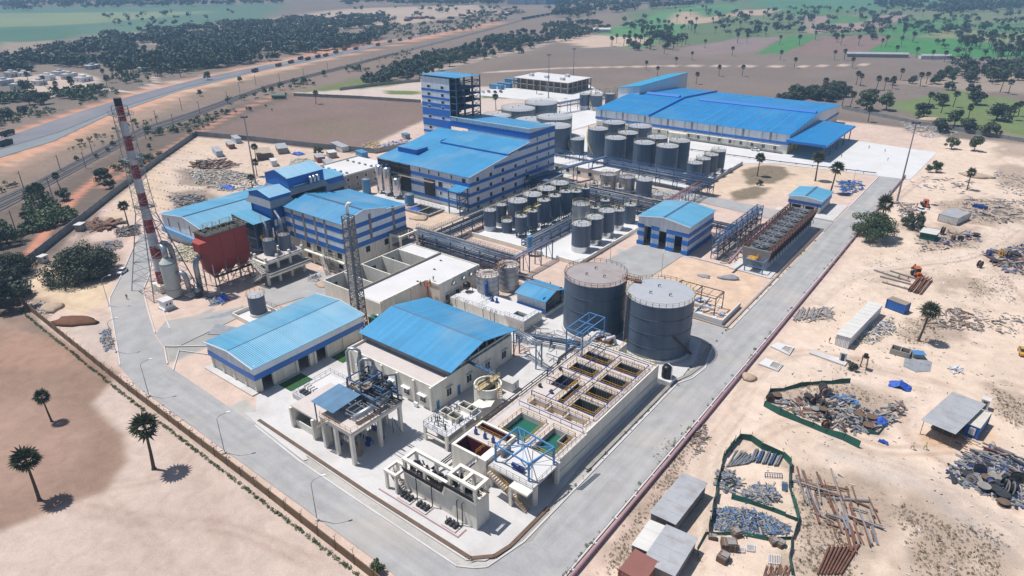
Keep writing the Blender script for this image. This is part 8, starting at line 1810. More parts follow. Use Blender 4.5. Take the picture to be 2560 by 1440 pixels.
mound('sand_mound',1870,943,2.0,1.8,.9,M_MSAND,7,'small sand heap beside the mauve pipe below the soak pits'); mound('sand_mound',2440,440,7,4,1.4,M_MSAND,8,'broad sand spoil bank near the single palm on the right'); mound('sand_mound',2330,300,9,4,1.6,M_MSAND,9,'long spoil bank beyond the warehouse canopy',.3); mound('sand_mound',1050,545,4,3,.8,M_MSAND,10,'sand heap between factory front and boiler house'); mound('gravel_mound',1760,690,2,1.4,.3,M_GRAV,11,'thin grey gravel spread beside the gravel heap')
for i,(px,py,sx,sy,lab) in enumerate(((1035,525,3,2.2,'blue tarpaulin bundle beside the open pit'),(570,470,4,2,'blue tarpaulin on the ground before the sack fields'),(2250,965,2.2,1.5,'bright blue tarpaulin on crates behind the drum enclosure'),(2200,1055,1.6,1.4,'crumpled blue tarpaulin at the end of the drum enclosure'),(2208,1105,.8,.6,'small blue tarpaulin scrap lying alone on the sand'),(555,748,2.2,1.4,'blue tarpaulin over pipes below the bag filter'),(745,385,3.4,2.2,'blue tarpaulin draped over a hut in the store yard'))):
    x,y,_=at(px,py); rr=random.Random(i+40); mb=MB(); g=7; vs=[]; fs=[]
    for a in range(g):
        for b in range(g): u,v=a/(g-1)*2-1,b/(g-1)*2-1; vs.append((x+u*sx+rr.uniform(-.2,.2),y+v*sy+rr.uniform(-.2,.2),max(.04,(1.3-abs(u)-abs(v)*.6)*.9*min(1,sx/2)+rr.uniform(-.15,.3))))
    for a in range(g-1):
        for b in range(g-1): fs.append((a*g+b,(a+1)*g+b,(a+1)*g+b+1,a*g+b+1))
    one('tarpaulin',mb.add(vs,fs),M_TARP,lab,'tarpaulin')
# ------------------------------------------------------------------ store-yard huts (left back)
def hut(label,px,py,w,L,h,rz,wm,rm,nw=3):
    x,y,_=at(px,py); t=thing('store_hut',label,'hut',(x,y,0),'huts in the back store yard',rz,True); corrugated(0,0,0,w,L,h,0,.5,.04).build('wall',wm,t); MB().cbox(0,0,h,w+.4,L+.4,.14).build('roof',rm,t)
    for k in range(nw): win(t,'x',w/2+.02,-L/2+(k+1)*L/(nw+1),1.1,.9,.8)
    return t
M_PB=mat('pale_blue_cabin',(.38,.45,.52),.5,.08,.4)
hut('long pale cabin with windows near the wall corner of the store yard',545,386,3.2,12,2.8,R_(70),M_PB,M_GI,5); hut('pale cabin farther back against the grey wall',592,354,3,10,2.6,R_(72),M_PB,M_GI,4); hut('rusty-roofed cabin with orange cover left of the farther pale cabin',577,368,3,9,2.4,R_(70),M_CRUST,M_GI,3)
hut('big brown open store hut behind the light mast',660,392,7,13,3.2,R_(60),M_BROWN,mat('dusty_roof',(.36,.30,.24),.8,.15,.3),3); hut('grey-roofed row hut behind the brown open hut',705,378,5,12,2.8,R_(62),M_CONCD,M_GI,3); hut('small white cabin in front of the brown open hut',685,412,2.6,6,2.6,R_(65),M_GIW,M_LW,2)
hut('pink-walled hut beside the round tree in the store yard',800,402,4,7,2.6,R_(65),M_CRUST,M_GI,2); hut('small grey hut right of the pink-walled hut',830,392,4,6,2.8,R_(65),M_CONCD,M_LW,2); hut('long row of white sheds beyond the round tree',850,373,4,14,2.6,R_(75),M_CONCW,M_GI,5); hut('flat grey shed in front of the small grey hut',823,415,4,9,2.4,R_(65),M_CONCD,M_GI,2); hut('blue cabin on the sand left of the factory tower',905,392,3.5,7,2.8,R_(75),M_BLUET,M_BLUET,2); hut('tiny grey cabin with blue tarpaulin behind the factory tower',1015,345,3,5,2.4,R_(70),M_CONCD,M_BLUET,1)
hut('small white booth under the big dark tree by the wall',110,655,2,2.4,2.2,R_(20),M_CONCW,M_LW,1); hut('white-roofed shelter with a yellow tank near the west wall',203,575,2.4,3.2,2.4,R_(35),M_CONCD,M_LW,1)
# ------------------------------------------------------------------ people
def person_mesh(walk):
    J={'pel':(0,0,.95,.13),'ch':(0,.02,1.28,.15),'nk':(0,.03,1.47,.06),'hd':(0,.05,1.60,.095),'ht':(0,.05,1.70,.085)}
    f=.28 if walk else .06
    for s,n in ((-1,'l'),(1,'r')):
        k=f*s; J['hip'+n]=(s*.09,0,.9,.095); J['kn'+n]=(s*.1,k*.7+.04,.5,.07); J['an'+n]=(s*.1,k,.09,.05); J['to'+n]=(s*.11,k+.17,.04,.04)
        J['sh'+n]=(s*.2,.02,1.40,.065); J['el'+n]=(s*.27,-k*.5+.0,1.13,.05); J['wr'+n]=(s*.26,-k+.12,.90,.035); J['ha'+n]=(s*.25,-k+.17,.82,.03)
    E=[('pel','ch'),('ch','nk'),('nk','hd'),('hd','ht')]+[(a+n,b+n) for n in 'lr' for a,b in (('hip','kn'),('kn','an'),('an','to'),('sh','el'),('el','wr'),('wr','ha'))]+[('pel','hip'+n) for n in 'lr']+[('ch','sh'+n) for n in 'lr']
    K=list(J); me=bpy.data.meshes.new('person'); me.from_pydata([J[k][:3] for k in K],[(K.index(a),K.index(b)) for a,b in E],[]); o=bpy.data.objects.new('tmp',me); COL.objects.link(o)
    md=o.modifiers.new('s','SKIN'); sb=o.modifiers.new('u','SUBSURF'); sb.levels=1; sb.render_levels=1
    for i,k in enumerate(K): me.skin_vertices[0].data[i].radius=(J[k][3],)*2; me.skin_vertices[0].data[i].use_root=(k=='pel')
    dg=bpy.context.evaluated_depsgraph_get(); r=bpy.data.meshes.new_from_object(o.evaluated_get(dg)); bpy.data.objects.remove(o); return r
PM={}
def person(label,px,py,z,rz,walk,top,legs=None,helm=True):
    key=(walk,top.name)
    if key not in PM:
        m=person_mesh(walk); m.name='person'; m.materials.clear()
        for q in (top,legs or M_CLOTH,M_SKIN,M_TYRE): m.materials.append(q)
        for p in m.polygons: c=p.center; p.material_index=2 if (c.z>1.47 or (abs(c.x)>.2 and c.z<1.0 and c.z>.75)) else 3 if c.z<.09 else 1 if c.z<.97 else 0; p.use_smooth=True
        PM[key]=m
    o=bpy.data.objects.new('person',PM[key]); COL.objects.link(o); x,y,_=at(px,py,z); o.location=(x,y,z); o.rotation_euler=(0,0,rz); tag(o,label,'person','workers')
    hm=MB().lathe(0,.05,[(.125,1.64),(.118,1.72),(.08,1.79),(.01,1.81)],12).build('helmet' if helm else 'hair',M_HELM if helm else M_BLACK); hm.parent=o
    return o
person('person in white shirt walking with a dark load beside the open shed',2281,1123,0,2.0,True,M_SHIRT); person('person in green vest walking in front of the open shed',2313,1123,0,2.2,True,M_VEST); person('person in yellow helmet standing left of the pipe stack',2246,698,0,.5,False,M_VEST); person('person standing right beside the rusty pipe stack',2269,702,0,-.8,True,M_REDCL); person('person in red clothes near the end of the long white shed',2073,857,0,1.2,False,M_REDCL)
person('person in dark clothes walking on the west road below the car',318,748,.03,1,True,M_CLOTH); person('person on the pale concrete yard, leftmost of three',2172,372,.04,.4,True,M_CLOTH); person('person on the pale concrete yard, middle and farthest',2212,380,.04,2.4,True,M_REDCL); person('person on the pale concrete yard, nearest to the road',2219,402,.04,1.4,False,M_CLOTH); person('person crouching spot at the left of the pale concrete yard edge',2103,393,.04,.2,False,M_REDCL)
person('person standing beside the backhoe near the light mast',2292,517,0,.3,False,M_CLOTH); person('person standing at the bank of the dark tree right of the road',2288,580,0,.9,False,M_SHIRT); person('person in orange on the flat roof edge, right of the lift',1075,712,6.65,1,False,M_VEST); person('person in black on the flat roof near the parapet',1084,703,6.65,2,True,M_CLOTH); person('person in the orange lift basket',1052,716,6.6,.5,False,M_ORANGE); person('person walking beside the second white-based tank',1498,615,.16,1.5,True,M_CLOTH)
# ------------------------------------------------------------------ vegetation
def leaf_cloud(rs,blobs,n,size,seed,flatten=.8):
    """leaf-sized faces spread over and through a set of blobs [(x,y,z,r)]"""
    r=np.random.RandomState(seed); B=np.array(blobs); w=B[:,3]**2; w/=w.sum(); k=r.choice(len(B),n,p=w)
    d=r.normal(size=(n,3)); d/=np.linalg.norm(d,axis=1)[:,None]; rad=B[k,3]*(0.55+.5*r.rand(n))
    P=B[k,:3]+d*rad[:,None]*np.array([1,1,flatten])
    nrm=d+r.normal(size=(n,3))*.55; nrm/=np.linalg.norm(nrm,axis=1)[:,None]
    t=np.cross(nrm,r.normal(size=(n,3))); t/=np.linalg.norm(t,axis=1)[:,None]; b=np.cross(nrm,t); s=size*(.6+.8*r.rand(n))[:,None]
    V=np.stack([P-t*s,P-b*s*.6,P+t*s,P+b*s*.6],1).reshape(-1,3); F=[(4*i,4*i+1,4*i+2,4*i+3) for i in range(n)]
    return V,F
def meshobj(name,V,F,m):
    me=bpy.data.meshes.new(name); me.from_pydata(V.tolist() if hasattr(V,'tolist') else V,[],F); me.materials.append(m); return me
def make_broad(R,H,n,size,seed,m,trunk_h=None,nb=16,spread=.72,rb0=.30,rb1=.48):
    rr=random.Random(seed); bl=[]; th=trunk_h if trunk_h is not None else H*.28
    for k in range(nb):
        a=rr.uniform(0,6.28); q=rr.random()**.5*spread; z=rr.random(); rb=R*rr.uniform(rb0,rb1)
        rx=q*R*(1-.45*z); bl.append((rx*math.cos(a),rx*math.sin(a),th+(H-th)*(.15+.72*z)-rb*.2,rb))
    V,F=leaf_cloud(rr,bl,n,size,seed); V[:,2]=np.maximum(V[:,2],.15)
    cm=meshobj('crown',V,F,m); tb=MB(); tb.tube([(0,0,0),(R*.02,0,th*.6),(0,R*.03,th*1.5)],[R*.07,R*.055,R*.04],7)
    for b in bl[:7]: tb.tube([(0,R*.02,th*1.2),(b[0]*.5,b[1]*.5,(th+b[2])/2),(b[0]*.9,b[1]*.9,b[2])],[R*.035,R*.025,R*.01],5)
    me=bpy.data.meshes.new('trunk'); me.from_pydata(tb.v,[],tb.f); me.materials.append(M_TRUNK); return cm,me
def make_palm(H,R,seed,nl=46):
    rr=random.Random(seed); tb=MB(); bx,by=rr.uniform(-.5,.5),rr.uniform(-.5,.5)
    tb.tube([(0,0,-.1),(0,0,.4),(bx*.5,by*.5,H*.4),(bx*.8,by*.8,H*.75),(bx,by,H)],[.46,.30,.24,.2,.2],8)
    V=[];F=[];Vd=[];Fd=[]
    for k in range(nl):
        dry=k<7; a=k*2.399+rr.uniform(-.2,.2); el=(-.75+rr.uniform(-.3,.1)) if dry else (-.35+1.75*((k-7)/(nl-7))+rr.uniform(-.12,.12)); el=min(el,1.4)
        d=Vector((math.cos(a)*math.cos(el),math.sin(a)*math.cos(el),math.sin(el))); s=Vector((-math.sin(a),math.cos(a),0)); u=s.cross(d)*-1
        c=Vector((bx,by,H+.1)); pl=R*.45; VV,FF=(Vd,Fd) if dry else (V,F); p0=c+d*pl; L=R*.66*rr.uniform(.7,1.3)
        o=len(VV); VV.extend([tuple(c-s*.04),tuple(c+s*.04),tuple(p0)]); FF.append((o,o+1,o+2)); o=len(VV); VV.append(tuple(p0)); m=13
        for j in range(m):
            q=(j/(m-1)-.5)*2.9; for_=math.cos(q)*L; sd=math.sin(q)*L; z=-.12*abs(q)*L*.4 + (.1 if j%2 else -.06)*L
            VV.append(tuple(p0+d*for_*(1 if j%2==0 else .5)+s*sd*(1 if j%2==0 else .5)+u*z))
        for j in range(m-1): FF.append((o,o+1+j,o+2+j))
    me=bpy.data.meshes.new('trunk'); me.from_pydata(tb.v,[],tb.f); me.materials.append(M_TRUNK)
    return meshobj('crown',V,F,M_PALM),meshobj('dry_fronds',Vd,Fd,M_PALMD),me
BRO=[make_broad(4.2,7.0+i*.5,1400,.40,11+i,M_LEAF,1.8,18,.85,.2,.44) for i in range(5)]; BRD=[make_broad(4.4,6.6,1500,.40,31+i,M_LEAFD,1.1,18,.85,.2,.44) for i in range(4)]
PAL=[make_palm(8,2.2,51+i) for i in range(4)]
def place(name,label,cat,parts,x,y,sc,rz,group,names):
    t=bpy.data.objects.new(name,None); COL.objects.link(t); t.location=(x,y,-.05); t.rotation_euler=(0,0,rz); t.scale=sc if isinstance(sc,tuple) else (sc,)*3; tag(t,label,cat,group)
    for me,nm in zip(parts,names): o=bpy.data.objects.new(nm,me); COL.objects.link(o); o.parent=t
    return t
def palm(px,py,h,label,group,world=None,i=None):
    x,y=(world or at(px,py))[:2]; k=(i if i is not None else rnd.randrange(4)); return place('palmyra_palm',label,'palm',PAL[k],x,y,(max(.75,min(1.25,h/9)),max(.75,min(1.25,h/9)),h/8.6),rnd.uniform(0,6.28),group,('crown','dry_fronds','trunk'))
def tree(px,py,h,label,group,dark=False,world=None,wide=1.0):
    x,y=(world or at(px,py))[:2]; P=rnd.choice(BRD if dark else BRO); s=h/6.8; return place('broadleaf_tree',label,'tree',P,x,y,(s*wide,s*wide,s),rnd.uniform(0,6.28),group,('crown','trunk'))
GN='palms standing near the plant'
for px,py,h,lab in ((385,1172,10.6,'palm with a curved trunk, rightmost of three in the bare field'),(129,1053,6.6,'shorter palm, upper left of three in the bare field'),(99,1250,9.6,'palm with a straight trunk, lowest left of three in the bare field'),(1893,440,9,'palm on the weedy patch before the warehouse'),(2038,452,11,'tall slim palm right of the weedy patch, before the loading canopy'),(2076,482,11.5,'tall palm directly behind the small substation'),(2417,475,8,'lone palm in the yard right of the light mast'),(2296,852,9.5,'palm beside the long white shed in the laydown yard'),(2190,590,13,'palm poking out above the roadside tree'),(321,563,8,'palm beside the firewood heap left of the chimney'),(640,400,7,'palm in the store yard beside the light mast'),(643,440,7,'second palm in the store yard just below the first'),(632,474,6,'low palm at the foot of the store yard light mast'),(790,260,8,'lone palm at the corner of the brown field'),(1240,275,9,'palm on the green verge beside the factory tower'),(1342,235,8,'palm before the unfinished office'),(110,510,7.5,'leftmost of the palm clump by the railway'),(98,505,7,'second palm of the clump by the railway'),(86,515,7,'lowest palm of the clump by the railway'),(70,575,6,'short palm near the red track'),(150,470,6,'small palm between railway and red track')): palm(px,py,h,lab,GN)
# the big crowns near the plant
BIG=make_broad(11.0,10.0,16000,.32,71,M_LEAFD,1.0,64,.95,.13,.34); ROADT=make_broad(8.2,10.4,9000,.27,72,M_LEAF,1.8,34,1.0,.12,.36); SMT=make_broad(4.8,6.2,3600,.25,73,M_LEAFD,.8,24,.95,.14,.36)
for px,py,B,lab,sc in ((210,690,BIG,'huge dark spreading tree between the west wall and the road',(1.0,1.0,1.0)),(2172,596,ROADT,'big green roadside tree overhanging the mauve pipe',(1,1,1)),(2285,570,SMT,'small dark bushy tree right of the roadside tree',(1,1,1)),(-10,770,SMT,'dark tree cut by the left edge outside the wall',(2.2,2.2,1.8)),(30,690,BIG,'dark grove tree outside the wall at the left edge',(.7,.7,.8)),(20,610,SMT,'dark tree above the grove at the left edge',(1.3,1.3,1.3))):
    x,y,_=at(px,py); place('broadleaf_tree',lab,'tree',B,x,y,sc,rnd.uniform(0,6),None,('crown','trunk')) 
for i,(px,py,h,dark,lab) in enumerate(((2378,372,6,0,'left of the two trees beyond the light mast'),(2435,378,6.5,0,'right of the two trees beyond the light mast, with a round crown'),(2340,430,4.6,0,'small tree with twin stems on the sandy yard'),(2322,430,3.0,0,'tiny tree beside the twin-stem tree'),(797,388,4.6,0,'round green tree in the store yard'),(265,455,7,1,'dark pointed tree beside the red track'),(275,470,4.5,1,'low dark bush at the foot of the pointed tree'),(160,500,5,1,'dark bush left of the red track'),(1900,462,2.4,1,'low green bush at the foot of the weedy palm'),(2130,925,2.2,1,'dry bush under the rusty water tank stand'),(945,1432,2.2,0,'green bush at the bottom edge on the road verge'))): tree(px,py,h,lab,None,bool(dark))
# orchard and field trees, right
GM='mango trees in the green meadow'
for px,py,h in ((2308,293,7),(2350,262,6),(2440,262,7),(2490,300,8),(2165,275,8),(2215,275,7),(2180,250,6),(2430,235,6),(2370,225,5),(2520,290,5),(2350,330,6),(2420,330,6),(2470,340,6),(2385,315,6)): tree(px,py,h*1.35,'round dark mango tree in the meadow behind the warehouse',GM,px%2==0,wide=1.1)
GP2='palms behind the warehouse'
for px,py,h in ((1615,175,7),(1740,210,8),(1797,190,8),(1855,190,8),(1643,190,7),(2105,265,9),(2125,268,9),(2318,270,9),(2352,282,9),(2382,268,9),(2170,305,8),(2060,230,9),(2080,245,8),(2140,212,9),(2150,215,8),(2190,225,9),(2250,200,8),(2410,195,9),(2500,230,10),(2520,235,9),(2480,210,9),(2300,215,9),(2315,210,8),(2130,170,8),(1950,150,8),(1985,170,8),(2240,140,9),(2290,145,9),(2330,150,8),(2360,155,9),(2085,150,8),(1730,150,7),(1690,165,7),(1660,135,8),(1762,120,8),(1830,140,8),(2210,225,8),(2230,222,8),(2110,150,9),(2460,150,8),(2500,160,9),(2530,300,9),(2545,290,8),(2420,300,8)): palm(px,py,h,'palmyra palm on the dry field behind the warehouse',GP2)
VILLAGE=[(0,180),(120,178),(245,165),(260,200),(160,218),(60,238),(0,238)]
def scatter(poly,n,fn,seed):
    r=random.Random(seed); W=[at(*p)[:2] for p in poly]; xs=[p[0] for p in W]; ys=[p[1] for p in W]; k=0
    while k<n:
        px=r.uniform(min(p[0] for p in poly),max(p[0] for p in poly)); py=r.uniform(min(p[1] for p in poly),max(p[1] for p in poly))
        if inpoly(px,py,poly) and (not inpoly(px,py,VILLAGE) or r.random()<.15): fn(px,py,r); k+=1
scatter([(1950,262),(1990,245),(2110,222),(2120,240),(2020,268)],30,lambda px,py,r:tree(px,py,r.uniform(6.5,10),'dark tree in the grove right behind the warehouse',"grove behind the warehouse",True),1)
scatter([(2200,215),(2300,195),(2560,165),(2560,200),(2330,215)],30,lambda px,py,r:tree(px,py,r.uniform(6,10),'tree in the hedge line beyond the white fence posts',"hedge beyond the fence",r.random()<.6),2)
scatter([(1520,120),(1600,60),(1700,20),(1760,60),(1700,130)],60,lambda px,py,r:palm(px,py,r.uniform(8,11),'palmyra palm in the palm-dotted paddies at upper centre','palms in the upper centre paddies'),3)
scatter([(1750,40),(2560,10),(2560,130),(1800,110)],72,lambda px,py,r:palm(px,py,r.uniform(8,11),'palmyra palm among the far paddies at upper right','palms in the upper right paddies'),4)
scatter([(2390,120),(2560,110),(2560,150),(2420,150)],26,lambda px,py,r:palm(px,py,r.uniform(9,12),'palmyra palm in the dense row along the bright paddy','dense palm row by the paddy'),5)
scatter([(1540,110),(1620,85),(1700,100),(1690,125),(1560,130)],16,lambda px,py,r:tree(px,py,r.uniform(6,10),'tree in the palm grove left of the upper paddies',"grove left of the paddies",r.random()<.5),6)
scatter([(1750,45),(2560,25),(2560,120),(1900,95)],30,lambda px,py,r:tree(px,py,r.uniform(7,12),'broad tree dotted over the far paddies',"trees dotted over the paddies",r.random()<.6),7)
scatter([(900,208),(960,180),(1050,150),(1160,120),(1320,75),(1350,90),(1290,130),(1150,165),(1060,195),(930,215)],64,lambda px,py,r:tree(px,py,r.uniform(5.5,9),'leafy tree in the thicket between railway and access road',"thicket along the railway",r.random()<.4),8)
scatter([(1020,170),(1100,130),(1290,85),(1400,70),(1330,130),(1160,160)],40,lambda px,py,r:tree(px,py,r.uniform(5,9),'leafy tree in the denser wood beyond the access road bend',"wood beyond the road bend",r.random()<.4),9)
scatter([(0,190),(150,160),(360,130),(620,110),(860,90),(880,120),(640,150),(470,185),(250,190),(100,240),(0,260)],60,lambda px,py,r:tree(px,py,r.uniform(6,10),'tree shading the village beyond the highway',"village trees",r.random()<.5),10)
scatter([(0,210),(200,160),(560,110),(860,80),(870,110),(560,170),(300,225),(100,255)],52,lambda px,py,r:palm(px,py,r.uniform(7,10),'palmyra palm between village houses beyond the highway','village palms'),11)
for px,py,h,d in ((110,260,9,1),(75,262,8,1),(190,240,6,0),(215,238,6,0),(60,285,6,1),(20,300,8,1),(275,150,8,0),(500,240,4,0),(370,330,4,0),(400,330,3,0),(420,180,7,1),(600,205,4,0),(810,190,5,0),(760,210,5,0),(680,232,4,0),(520,200,6,0)): tree(px,py,h,'tree on the dry strip between village and railway',"trees between village and railway",bool(d))
scatter([(150,420),(330,340),(500,290),(700,225),(850,200),(820,215),(600,300),(350,400)],22,lambda px,py,r:tree(px,py,r.uniform(1.5,3),'low shrub on the slope along the railway',"shrubs along the railway",False),12)
# distant woods and scrub as a mass
def wood(name,polys,n,hmin,hmax,seed,m):
    r=np.random.RandomState(seed); rr=random.Random(seed); VV=[];FF=[];k=0
    ar=[abs(sum(P[i][0]*P[i-1][1]-P[i-1][0]*P[i][1] for i in range(len(P)))) for P in polys]
    while k<n:
        P=rr.choices(polys,ar)[0]; px=rr.uniform(min(p[0] for p in P),max(p[0] for p in P)); py=rr.uniform(min(p[1] for p in P),max(p[1] for p in P))
        if not inpoly(px,py,P) or inpoly(px,py,VILLAGE): continue
        _q=at(px,py); 
        if float(vnoise(np.array([_q[0]]),np.array([_q[1]]),38.,seed)[0])<.44: continue
        k+=1; x,y,_=at(px,py); h=rr.uniform(hmin,hmax); bl=[(x+rr.uniform(-.4,.4)*h,y+rr.uniform(-.4,.4)*h,h*rr.uniform(.45,.75),h*rr.uniform(.25,.42)) for _ in range(4)]
        V,F=leaf_cloud(rr,bl,44,h*.17,rr.randrange(10**6)); o=len(VV)*0+sum(len(v) for v in VV) if False else wood.o; VV.append(V); FF+= [tuple(o+i for i in f) for f in F]; wood.o+=len(V)
    me=meshobj(name,np.concatenate(VV),FF,m); o=bpy.data.objects.new(name,me); COL.objects.link(o); o['kind']='stuff'; wood.o=0
wood.o=0
wood('village_woodland',[[(0,150),(150,120),(330,95),(560,80),(760,72),(900,60),(880,110),(620,135),(420,165),(200,180),(0,235)],[(0,170),(120,140),(200,190),(0,240)],[(250,80),(560,62),(900,50),(1000,70),(930,110),(700,150),(430,185),(270,170)]],2300,6,11,101,M_LEAFD)
wood('far_treeline',[[(0,-2),(760,-4),(700,12),(400,18),(0,28)],[(850,-3),(1330,-3),(1250,14),(860,14)],[(2180,0),(2560,-3),(2640,20),(2380,34),(2200,22)],[(1340,0),(1900,-4),(1850,8),(1560,30),(1400,50)]],1300,9,16,102,M_LEAFD)
wood('railside_woodland',[[(1130,128),(1300,80),(1480,40),(1520,75),(1440,100),(1330,110),(1200,140)],[(900,212),(1050,150),(1180,118),(1130,150),(950,215)],[(560,60),(800,40),(1000,30),(980,60),(700,80)]],900,5,9,103,M_LEAFD)
wood('far_field_trees',[[(250,40),(620,30),(560,60),(280,70)],[(1750,20),(2560,15),(2560,90),(1800,90)],[(880,20),(1250,20),(1200,45),(880,50)],[(1540,60),(1700,30),(1720,110),(1580,120)],[(2300,100),(2560,90),(2640,200),(2400,180)]],420,6,11,104,M_LEAFD)
wood('roadside_woodland',[[(250,200),(420,160),(620,132),(860,98),(950,84),(860,108),(640,146),(480,182),(330,216)],[(0,240),(120,240),(260,225),(200,262),(0,300)],[(960,75),(1130,45),(1290,20),(1330,35),(1180,75),(1000,100)],[(560,262),(700,222),(860,180),(1000,140),(1000,150),(860,192),(700,232)]],460,3,7,106,M_LEAF)
wood('scrub',[[(60,480),(230,400),(350,345),(500,295),(600,262),(500,330),(300,470),(200,550),(80,640)],[(0,290),(280,215),(300,235),(0,325)],[(0,440),(330,305),(560,232),(560,245),(330,330),(0,490)],[(860,170),(1060,110),(1000,160),(880,190)],[(40,590),(180,480),(200,520),(70,660)],[(0,560),(60,620),(40,740),(0,800)]],800,.8,3.4,105,M_LEAF)
# small weeds along kerbs
r=random.Random(9); bl=[]
for k in range(90): bl.append((-41.3+r.uniform(-.3,.3),r.uniform(60,330),.2,r.uniform(.15,.45)))
for k in range(60): bl.append((-50.9+r.uniform(-.4,.4),r.uniform(80,250),.2,r.uniform(.15,.4)))
for k in range(700): x=r.uniform(-215,-60); bl.append((x,49.0+(2.6*(-x-150)/76 if x<-150 else -(x+150)/52)-.8+r.uniform(-.3,.2),.05,r.uniform(.15,.4)))
V,F=leaf_cloud(None,bl,14000,.12,5); V[:,2]=np.maximum(V[:,2],.02); me=meshobj('kerb_weeds',V,F,M_LEAF); o=bpy.data.objects.new('kerb_weeds',me); COL.objects.link(o); o['kind']='stuff'
bl=[]
for poly,n in (([(1500,1430),(1690,1150),(1720,1180),(1560,1430)],160),([(2080,905),(2150,905),(2190,935),(2100,940)],24),([(1850,425),(1960,418),(1990,440),(1900,468)],40),([(1990,1180),(2000,1440),(2140,1440),(2100,1330)],260),([(2240,1260),(2500,1330),(2500,1440),(2300,1440)],300),([(2480,970),(2560,1000),(2560,1080),(2500,1040)],120),([(2480,430),(2560,440),(2560,480)],30),([(160,560),(280,520),(300,560),(180,600)],40),([(2240,800),(2340,790),(2360,850),(2260,860)],130),([(2430,690),(2520,690),(2560,760),(2420,740)],130),([(1640,1130),(1760,1050),(1770,1110),(1660,1200)],120),([(1950,970),(2120,955),(2220,1000),(2050,1020)],150),([(2280,570),(2440,575),(2440,620),(2300,625)],110),([(2330,500),(2560,500),(2560,560),(2400,560)],150)):
    def ad(px,py,r): x,y,_=at(px,py); [bl.append((x+r.gauss(0,.7),y+r.gauss(0,.7),.05,r.uniform(.08,.3))) for _ in range(3)]
    scatter(poly,n,ad,int(poly[0][0]))
V,F=leaf_cloud(None,bl,42000,.08,6,.5); V[:,2]=np.maximum(V[:,2],.02); me=meshobj('dry_weeds',V,F,leafmat('dry_weed_leaves',(.09,.075,.045),(.17,.135,.085))); o=bpy.data.objects.new('dry_weeds',me); COL.objects.link(o); o['kind']='stuff'
# planted saplings rows in sandy corner
r=random.Random(17); bl=[]
for i in range(16):
    for j in range(9): x,y,_=at(420+i*10-j*14+r.uniform(-2,2),370+j*19+i*2.2+r.uniform(-2,2)); bl.append((x,y,.25,.28))
V,F=leaf_cloud(None,bl,2200,.13,7); me=meshobj('planted_saplings',V,F,M_LEAF); o=bpy.data.objects.new('planted_saplings',me); COL.objects.link(o); o['kind']='stuff'
# ------------------------------------------------------------------ village houses and far sheds
def house(label,px,py,w,L,h,rz,wm,rm,group):
    x,y,_=at(px,py); t=thing('village_house',label,'house',(x,y,0),group,rz,True); MB().cbox(0,0,-.1,w,L,h+.1).build('wall',wm,t); MB().cbox(0,0,h,w+.5,L+.5,.25).build('roof',rm,t); MB().cbox(0,0,h+.25,w*.4,L*.35,1.6).build('stair_head',wm,t)
    win(t,'x',w/2+.01,-L*.2,1,1.3,1.2,pane=M_DARK); win(t,'y',-L/2-.01,0,1,1.3,1.2,pane=M_DARK); MB().box(w/2,L*.1,0,w/2+.08,L*.1+1.1,2.1).build('door',M_BROWN,t)
HS=((30,192,'leftmost house of the village row'),(62,190,'second house from the left in the village row'),(12,212,'nearest white house at the left edge'),(50,222,'long white house below the left village row'),(120,200,'white house in the middle of the village'),(150,188,'white house behind the middle of the village'),(175,196,'white house right of the village middle'),(210,203,'house nearest the palm by the village path'),(232,172,'white house at the top of the village path'),(100,212,'low house before the middle of the village'),(345,168,'lone house right of the village'),(445,150,'bright house in the trees above the highway'),(470,156,'second bright house in the trees above the highway'),(420,160,'third small house in the trees above the highway'),(685,122,'roadside house beside the truck queue, leftmost'),(780,116,'white roadside house above the truck queue'),(812,118,'roadside house right of the white one'),(845,116,'rightmost roadside house above the truck queue'),(365,178,'tiny house with blue wall right of the village'))
for i,(px,py,lab) in enumerate(HS): house(lab,px,py,rnd.uniform(7,10),rnd.uniform(8,13),rnd.uniform(3.2,4.4),R_(25+rnd.uniform(-12,12)),(M_CONCW,M_TRIM,M_PB)[i%3],M_CONC,'village houses beyond the highway')
for px,py,w,L,h,lab in ((2190,142,10,60,4,'long grey-roofed poultry shed by the bright paddy'),(2322,147,8,18,4,'small tent-roofed shed right of the poultry shed'),(2354,147,8,16,4,'rightmost tent-roofed shed by the bright paddy'),(1500,80,9,30,5,'white roofed shed at the edge of the upper paddies')):
    x,y,_=at(px,py); t=thing('farm_shed',lab,'shed',(x,y,0),'farm sheds by the paddies',R_(-62),True); MB().cbox(0,0,0,w*.9,L*.97,h*.8).build('wall',M_CONCD if 'grey' in lab else M_CONCW,t); MB().roof([(-w/2,h*.8),(0,h*1.15),(w/2,h*.8)],'y',-L/2,L/2).build('roof',M_GI if 'white' not in lab else M_LW,t)
r=random.Random(33)
for i in range(26):
    px=r.uniform(990,1290); py=62-(px-990)*.10+r.uniform(-14,12); x,y,_=at(px,max(8,py)); t=thing('roadside_shed','small brown or grey shed in the far truck yard along the highway','shed',(x,y,0),'far truck yard sheds',r.uniform(0,1.5),True); MB().cbox(0,0,0,10,16,3.5).build('wall',r.choice((M_CRUST,M_CONCD,M_BROWN)),t); MB().roof([(-5.4,3.4),(0,4.6),(5.4,3.4)],'y',-8.5,8.5).build('roof',r.choice((M_CRUST,M_GI,M_RUST,M_CONCD)),t)
for i in range(5): x,y,_=at(1296+i*26,10); t=thing('far_blue_hall','distant pale blue industrial hall at the top edge, number %s from left'%('one','two','three','four','five')[i],'building',(x,y,0),'distant blue halls',R_(20),True); MB().cbox(0,0,0,46,40,16).build('wall',(M_PB,M_BLUET)[i>2],t); MB().roof([(-24,16),(0,19),(24,16)],'y',-21,21).build('roof',M_PB,t)
